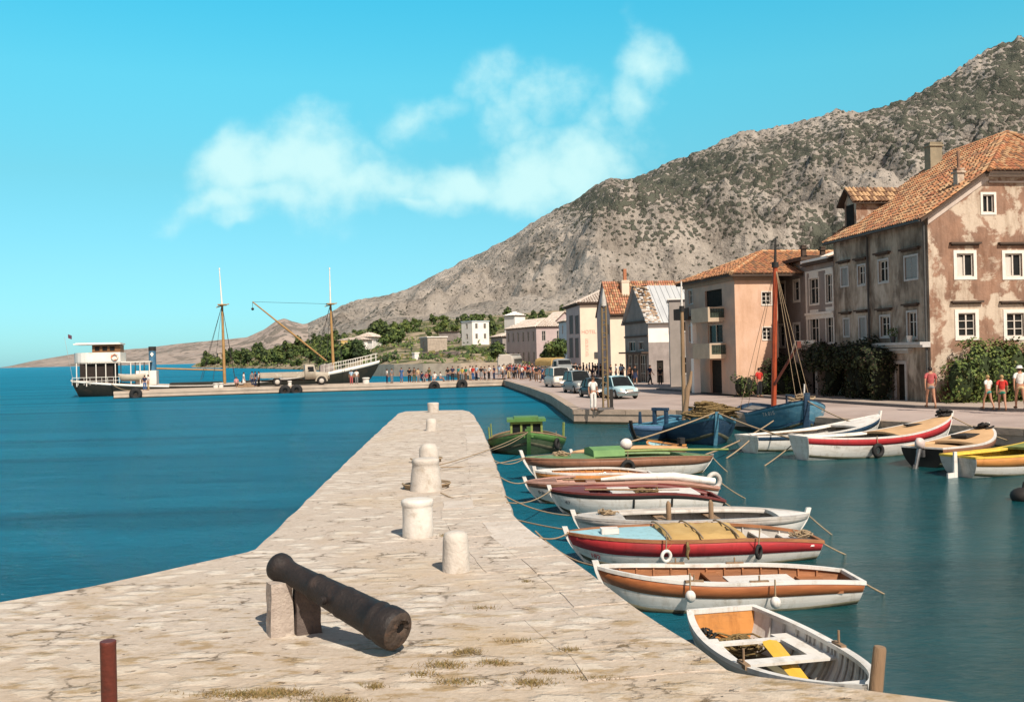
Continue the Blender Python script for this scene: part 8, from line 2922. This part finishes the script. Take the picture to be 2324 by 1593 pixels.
# crowd on the quay: distance, column
G2 = 'people crowding the quay'
tops = ['white', 'red', 'navy', 'grey', 'faded_red', 'black', 'blue', 'tan', 'pink', 'brown', 'pale_blue', 'green']
bots = ['navy', 'black', 'grey', 'tan', 'brown', 'blue']
spots = [(1140, 118, 'white', 'black'), (1149, 122, 'red', 'navy'), (1158, 119, 'navy', 'grey'), (1163, 126, 'pink', 'black'), (1169, 117, 'black', 'black'), (1176, 121, 'tan', 'brown'), (1183, 113, 'white', 'navy'), (1190, 115, 'red', 'grey'),
         (1196, 120, 'brown', 'navy'), (1203, 108, 'grey', 'black'), (1209, 116, 'faded_red', 'grey'), (1216, 104, 'black', 'brown'), (1224, 110, 'navy', 'tan'), (1230, 100, 'blue', 'navy'), (1238, 95, 'navy', 'black'), (1186, 128, 'faded_red', 'black'),
         (1196, 133, 'red', 'navy'), (1206, 130, 'black', 'grey'), (1216, 127, 'white', 'grey'), (1152, 136, 'white', 'tan'), (1143, 131, 'tan', 'grey'), (1222, 136, 'pink', 'navy'), (1234, 124, 'grey', 'navy'), (1178, 140, 'faded_red', 'brown'), (1132, 124, 'pale_blue', 'grey'),
         (1315, 118, 'black', 'black'), (1323, 121, 'black', 'navy'), (1331, 117, 'navy', 'black'), (1337, 122, 'white', 'black'), (1344, 118, 'grey', 'navy'), (1350, 116, 'black', 'grey'), (1356, 119, 'navy', 'navy'), (1362, 115, 'black', 'black'), (1385, 104, 'black', 'black'),
         (1397, 102, 'white', 'navy'), (1408, 98, 'pale_blue', 'black'), (1412, 101, 'navy', 'navy'), (1428, 92, 'brown', 'black'), (1440, 88, 'black', 'navy'), (1497, 84, 'black', 'black'), (1474, 86, 'navy', 'black'), (1306, 128, 'red', 'black'), (1302, 116, 'black', 'navy')]
random.seed(99)
for i in range(30):
    vx_ = random.uniform(1128, 1300); spots.append((vx_, random.uniform(112, 150) if vx_ < 1230 else random.uniform(118, 160), random.choice(tops), random.choice(bots)))
cw = {k: k.replace('_', ' ') for k in CL_}
where = lambda vx: 'left of the bus' if vx < 1145 else 'in front of the bus' if vx < 1182 else 'in the crowd between bus and vans' if vx < 1240 else 'in the dark group below the hotel sign' if vx < 1370 else 'near the shop below the metal roof'
for (vx, Y, tp, bc) in spots:
    d = ray(vx, 800)
    P = Vector((d.x / d.y * Y, Y, QZ + .002))
    sk = random.random() < .2
    lab = 'person in %s top and %s %s %s' % (cw[tp], cw[bc], 'skirt' if sk else 'trousers', where(vx))
    person(P, random.uniform(0, 6.28), random.choice(['stand', 'stand', 'walk', 'akimbo']), tp, 'skirt' if sk else 'trousers', bc, lab, random.uniform(1.6, 1.8), random.choice(['dark', 'dark', 'brown']), sk, None, G2)
# ================================================================== TREES AND HEDGES
LF = [mat('foliage_mid', (.075, .115, .030), (.055, .088, .022), scale=2, rough=.8), mat('foliage_light', (.14, .175, .045), (.105, .14, .035), scale=2, rough=.8), mat('foliage_dark', (.026, .045, .018), (.018, .032, .013), scale=2, rough=.85), mat('foliage_dry', (.16, .14, .055), (.12, .11, .04), scale=2, rough=.85)]
PN = [mat('pine_mid', (.050, .082, .028), (.036, .062, .022), scale=2, rough=.85), mat('pine_light', (.095, .125, .038), (.07, .10, .03), scale=2, rough=.85), LF[2], LF[3]]
M_bark = mat('bark', (.12, .085, .06), (.08, .055, .04), scale=3, rough=.95, bump=.6)


def crown_mesh(h, w, n, leaf, seed, kind='round'):
    random.seed(seed)
    b = MB()
    cl = []
    nc = 14
    for i in range(nc):
        if kind == 'pine':
            z = h * random.uniform(.32, .98); r = w * .5 * (1.05 - ((z / h) - .3) * 1.1) * random.uniform(.4, 1)
        elif kind == 'bush':
            z = h * random.uniform(.12, .8); r = w * .5 * random.uniform(.2, .85)
        else:
            z = h * random.uniform(.42, .9); r = w * .5 * random.uniform(.1, .78) * (1 - abs(z / h - .62) * .9)
        a = random.uniform(0, 6.28)
        cl.append((Vector((r * cos(a), r * sin(a), z)), w * random.uniform(.14, .26), random.choice((0, 0, 1, 2))))
    for i in range(n):
        c, r, mi = random.choice(cl)
        v = Vector((random.gauss(0, 1), random.gauss(0, 1), random.gauss(0, .8))); v.normalize()
        p = c + v * r * random.uniform(.5, 1.05)
        nrm = v + Vector((random.uniform(-.6, .6), random.uniform(-.6, .6), random.uniform(-.1, .9)))
        k = mi if random.random() < .7 else random.choice((0, 1, 2))
        b.leaf(p, nrm, leaf * random.uniform(.7, 1.3), k)
    return b


def trunk_mesh(h, w, seed):
    random.seed(seed)
    b = MB()
    b.tube([(0, 0, -.4), (.03 * h * .1, 0, h * .25), (random.uniform(-.05, .05) * h, random.uniform(-.05, .05) * h, h * .62)], [.035 * h, .026 * h, .012 * h], 7)
    for i in range(4):
        a = i * 1.6 + random.random()
        z = h * random.uniform(.28, .5)
        b.tube([(0, 0, z), (w * .2 * cos(a), w * .2 * sin(a), z + h * .14), (w * .34 * cos(a), w * .34 * sin(a), z + h * .24)], [.014 * h, .009 * h, .004 * h], 5)
    return b


def tree_proto(name, h, w, n, leaf, seed, kind, mats, label, cat, group):
    r = empty(name, (0, 0, 0), 0, label, cat, group)
    crown_mesh(h, w, n, leaf, seed, kind).build('crown', mats, r)
    if kind != 'bush':
        trunk_mesh(h, w, seed + 1).build('trunk', M_bark, r)
    return r


# single trees by the houses
def lone(name, vx, Y, z, h, w, n, leaf, seed, kind, mats, label):
    r = tree_proto(name, h, w, n, leaf, seed, kind, mats, label, 'tree' if kind != 'bush' else 'bush', None)
    d = ray(vx, 800)
    r.location = (d.x / d.y * Y, Y, z)
    return r


lone('broadleaf_tree', 1258, 172, QZ, 5.3, 5.4, 2600, .30, 51, 'round', LF, 'round bushy green tree standing left of the hotel')
lone('broadleaf_tree', 1130, 190, QZ + .3, 5.2, 3.6, 1300, .30, 52, 'round', LF, 'darker green tree at the left end of the long mauve building')
lone('garden_bush', 876, 214, 1.9, 2.0, 6.5, 900, .25, 53, 'bush', PN, 'long dark bush on the sea wall right of the ship bow')
lone('garden_bush', 895, 213, 1.9, 2.2, 3.6, 600, .25, 54, 'bush', PN, 'dark bush on the sea wall just left of the white hut')
lone('garden_bush', 966, 210, 1.9, 2.0, 4.4, 800, .25, 55, 'bush', PN, 'dark bush on the sea wall right of the white hut')
lone('garden_tree', 818, 262, 2.5, 5.6, 7.5, 1700, .35, 56, 'round', PN, 'broad dark tree before the white villa above the ship bow')
lone('garden_bush', 1048, 245, 3.6, 2.6, 4.0, 700, .28, 57, 'bush', LF, 'green bush beside the rubble barn terrace')
lone('garden_bush', 1085, 225, 2.8, 2.6, 5.0, 800, .28, 58, 'bush', LF, 'leafy bush left of the long mauve building')
lone('garden_bush', 1104, 214, 2.0, 2.4, 4.0, 700, .28, 59, 'bush', LF, 'second leafy bush nearer the bus')
# the wooded shore: a few kinds of tree, each copied and set singly
GS = 'trees of the wooded far shore'
kinds = [('pine_tree', 8.0, 5.2, 420, .62, 61, 'pine', PN, 'dark green pine in the wood on the far shore', 'tree'), ('pine_tree', 9.5, 4.6, 420, .60, 62, 'pine', PN, 'tall slim dark pine in the wood on the far shore', 'tree'),
         ('olive_tree', 6.0, 6.6, 420, .60, 63, 'round', LF, 'round mid green tree in the wood on the far shore', 'tree'), ('olive_tree', 5.2, 6.0, 380, .60, 64, 'round', LF, 'low spreading green tree in the wood on the far shore', 'tree'),
         ('shrub', 3.0, 4.4, 220, .55, 65, 'bush', LF, 'low green shrub on the slope of the far shore', 'shrub')]
protos = [tree_proto(*k, GS) for k in kinds]
used = [False] * len(protos)


def put_tree(k, P, s):
    global used
    r = protos[k] if not used[k] else clone(protos[k])
    used[k] = True
    r.location = P; r.rotation_euler = (0, 0, random.uniform(0, 6.28)); r.scale = (s, s, s * random.uniform(.9, 1.15))


random.seed(77)
cnt = 0
while cnt < 135:                                    # headland wood left of the villa
    vx = random.uniform(458, 800)
    ys = interp(YS, vx)
    Y = ys + 14 + (640 - ys) * random.random() ** 1.2
    if Y < ys + 10 or Y > 690: continue
    if 755 < vx < 862 and 300 < Y < 345: continue
    if 486 < vx < 503 and Y < 636: continue
    P = on_land(vx, None, Y)
    k = random.choices((0, 1, 2, 3, 4), (3, 1, 5, 4, 4))[0]
    put_tree(k, P - Vector((0, 0, .2)), random.uniform(.7, 1.25)); cnt += 1
cnt = 0
while cnt < 85:                                      # gardens and trees behind the houses
    vx = random.uniform(800, 1300)
    Y = random.uniform(345, 760) if vx < 1050 else random.uniform(330, 720)
    if 755 < vx < 862 and Y < 345: continue
    P = on_land(vx, None, Y)
    put_tree(random.choices((0, 1, 2, 3, 4), (3, 1, 4, 4, 5))[0], P - Vector((0, 0, .2)), random.uniform(.6, 1.05)); cnt += 1
for (vx, Y, k, s) in ((848, 352, 0, 1.0), (862, 350, 2, .9), (878, 345, 0, .9), (896, 352, 3, .9), (872, 300, 2, .7), (890, 290, 3, .7), (905, 300, 2, .8), (1058, 300, 2, .6), (1118, 318, 0, .7), (1205, 318, 0, .8), (1228, 310, 2, .8), (1262, 300, 0, .8), (1275, 290, 2, .7)):
    put_tree(k, on_land(vx, None, Y) - Vector((0, 0, .2)), s)

# low scrub covering the slope: nobody could count it
random.seed(78)
b = MB()
for i in range(5200):
    vx = random.uniform(445, 1340)
    ys = interp(YS, vx)
    Y = ys + 6 + (820 - ys) * random.random()
    if 755 < vx < 862 and 300 < Y < 345: continue
    P = on_land(vx, None, Y)
    if noise.noise(P * .012) < -.12: continue
    s = random.uniform(.5, 1.3)
    mi = random.choice((0, 0, 1, 2, 3))
    for q in range(4):
        c = P + Vector((random.uniform(-s, s), random.uniform(-s, s), random.uniform(.1, .9) * s))
        b.leaf(c, (random.uniform(-.6, .6), random.uniform(-1, .2), random.uniform(.2, 1)), s * .55, mi)
tag(b.build('hillside_scrub', LF), 'low green scrub covering the slope above the far shore', 'scrub', kind='stuff')


# ---------------------------------------------------------------- hedges and creepers by the houses
def leafy(name, boxes, n, leaf, mats, label, cat, parent=None, M=None, seed=1, w=(4, 3, 3, 0), core=True):
    random.seed(seed)
    b = MB()
    M = M or Matrix.Identity(4)
    vol = [bx[1][0] * bx[1][2] + bx[1][0] * bx[1][1] + bx[1][1] * bx[1][2] for bx in boxes]
    tot = sum(vol)
    for (c, d), v in zip(boxes, vol):
        k = int(n * v / tot)
        for i in range(k):
            # points near the surface of a lumpy ellipsoid-box
            u = Vector((random.uniform(-1, 1), random.uniform(-1, 1), random.uniform(-1, 1)))
            m = max(abs(u.x), abs(u.y), abs(u.z)); u = u / m * random.uniform(.78, 1.06)
            p = Vector((c[0] + u.x * d[0] / 2, c[1] + u.y * d[1] / 2, c[2] + u.z * d[2] / 2))
            p += Vector((noise.noise(p * 1.3), noise.noise(p * 1.3 + Vector((5, 5, 5))), noise.noise(p * 1.3 + Vector((9, 1, 3))))) * .55
            nn = Vector((u.x, u.y, u.z)) + Vector((random.uniform(-.8, .8), random.uniform(-.8, .8), random.uniform(-.3, .9)))
            b.leaf(M @ p, M.to_3x3() @ nn, leaf, random.choices(range(len(mats)), w[:len(mats)])[0])
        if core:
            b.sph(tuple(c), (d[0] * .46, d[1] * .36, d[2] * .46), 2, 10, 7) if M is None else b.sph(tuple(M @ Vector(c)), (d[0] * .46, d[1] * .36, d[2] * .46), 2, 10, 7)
    return tag(b.build(name, mats), label, cat)


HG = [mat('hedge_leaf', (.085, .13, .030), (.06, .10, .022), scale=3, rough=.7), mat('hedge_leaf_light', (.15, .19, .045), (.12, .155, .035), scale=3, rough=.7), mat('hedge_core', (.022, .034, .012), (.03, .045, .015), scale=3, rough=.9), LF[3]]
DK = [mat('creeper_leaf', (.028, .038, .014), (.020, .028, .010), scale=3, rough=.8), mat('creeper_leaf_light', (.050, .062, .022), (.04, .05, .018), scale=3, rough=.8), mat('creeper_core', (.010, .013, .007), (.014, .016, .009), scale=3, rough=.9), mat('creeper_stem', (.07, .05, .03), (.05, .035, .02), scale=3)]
bx = []
random.seed(90)
x = .35
while x < 15:
    hh = random.uniform(2.35, 2.8) + .25 * sin(x * 1.1) + (.35 if 2.4 < x < 5.2 else 0) - (.35 if x < 1.2 else 0)
    bx.append(((x + .55, -.95 + random.uniform(-.12, .12), hh / 2), (1.35, 1.35, hh)))
    x += .95
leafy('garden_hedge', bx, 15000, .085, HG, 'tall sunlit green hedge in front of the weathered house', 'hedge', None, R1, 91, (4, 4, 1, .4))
bx = []
y = 3.6
while y < 10.5:
    top_ = FL.uz(1990, 783)[1] + random.uniform(-.2, .2)
    bx.append(((-.75 + random.uniform(-.1, .1), y, top_ - .55), (1.5, 1.3, 1.25)))
    if random.random() < .75: bx.append(((-.6, y, top_ * .42), (1.1, 1.1, top_ * .85)))
    y += .85
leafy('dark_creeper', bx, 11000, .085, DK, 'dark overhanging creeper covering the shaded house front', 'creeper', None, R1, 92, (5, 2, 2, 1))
# hedge before the two grey houses, shrubs before the salmon house
FR = Face(R2a, (0, 0, 0), (0, 1, 0), (-1, 0, 0))
bx = []
for i in range(9):
    y = -.6 + i * .62
    hh = random.uniform(1.7, 2.15)
    bx.append(((-1.2, y, hh / 2), (1.1, .9, hh)))
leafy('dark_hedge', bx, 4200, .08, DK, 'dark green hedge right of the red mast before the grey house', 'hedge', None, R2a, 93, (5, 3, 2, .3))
bx = []
for i in range(7):
    x = .15 + i * .5
    hh = random.uniform(.75, 1.15)
    bx.append(((x - .4, -1.0 - .1 * i, hh / 2), (.7, .7, hh)))
leafy('low_shrubs', bx, 2200, .07, [HG[0], DK[1], DK[2], HG[0]], 'low green shrubs in front of the salmon house corner', 'shrub', None, R3, 94, (4, 4, 2, 1))
bx = [((2.25, -.9, 1.1), (1.4, .9, 2.1))]
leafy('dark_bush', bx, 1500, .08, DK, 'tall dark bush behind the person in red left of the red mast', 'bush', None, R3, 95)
# plant pots on the ledge
for (vx, vy, lab, m, plant) in ((2076, 768, 'white pot on the ledge of the old house', M_bwhite, False), (2038, 772, 'plant pot with a green plant on the ledge of the old house', M_pipe, True)):
    u = LEDGE[0].uz(vx, vy)[0]
    p = R1 @ LEDGE[0].p(u, .28, LEDGE[2])
    b = MB(); b.lathe([(.11, 0), (.15, .30), (.16, .33), (.13, .33)], seg=14)
    if plant:
        random.seed(5)
        for i in range(120):
            v = Vector((random.gauss(0, .14), random.gauss(0, .14), random.uniform(.32, .75))); b.leaf(v, (random.uniform(-1, 1), random.uniform(-1, 1), .6), .06, 1)
    tag(b.build('plant_pot', [m, LF[0]], loc=p), lab, 'pot')
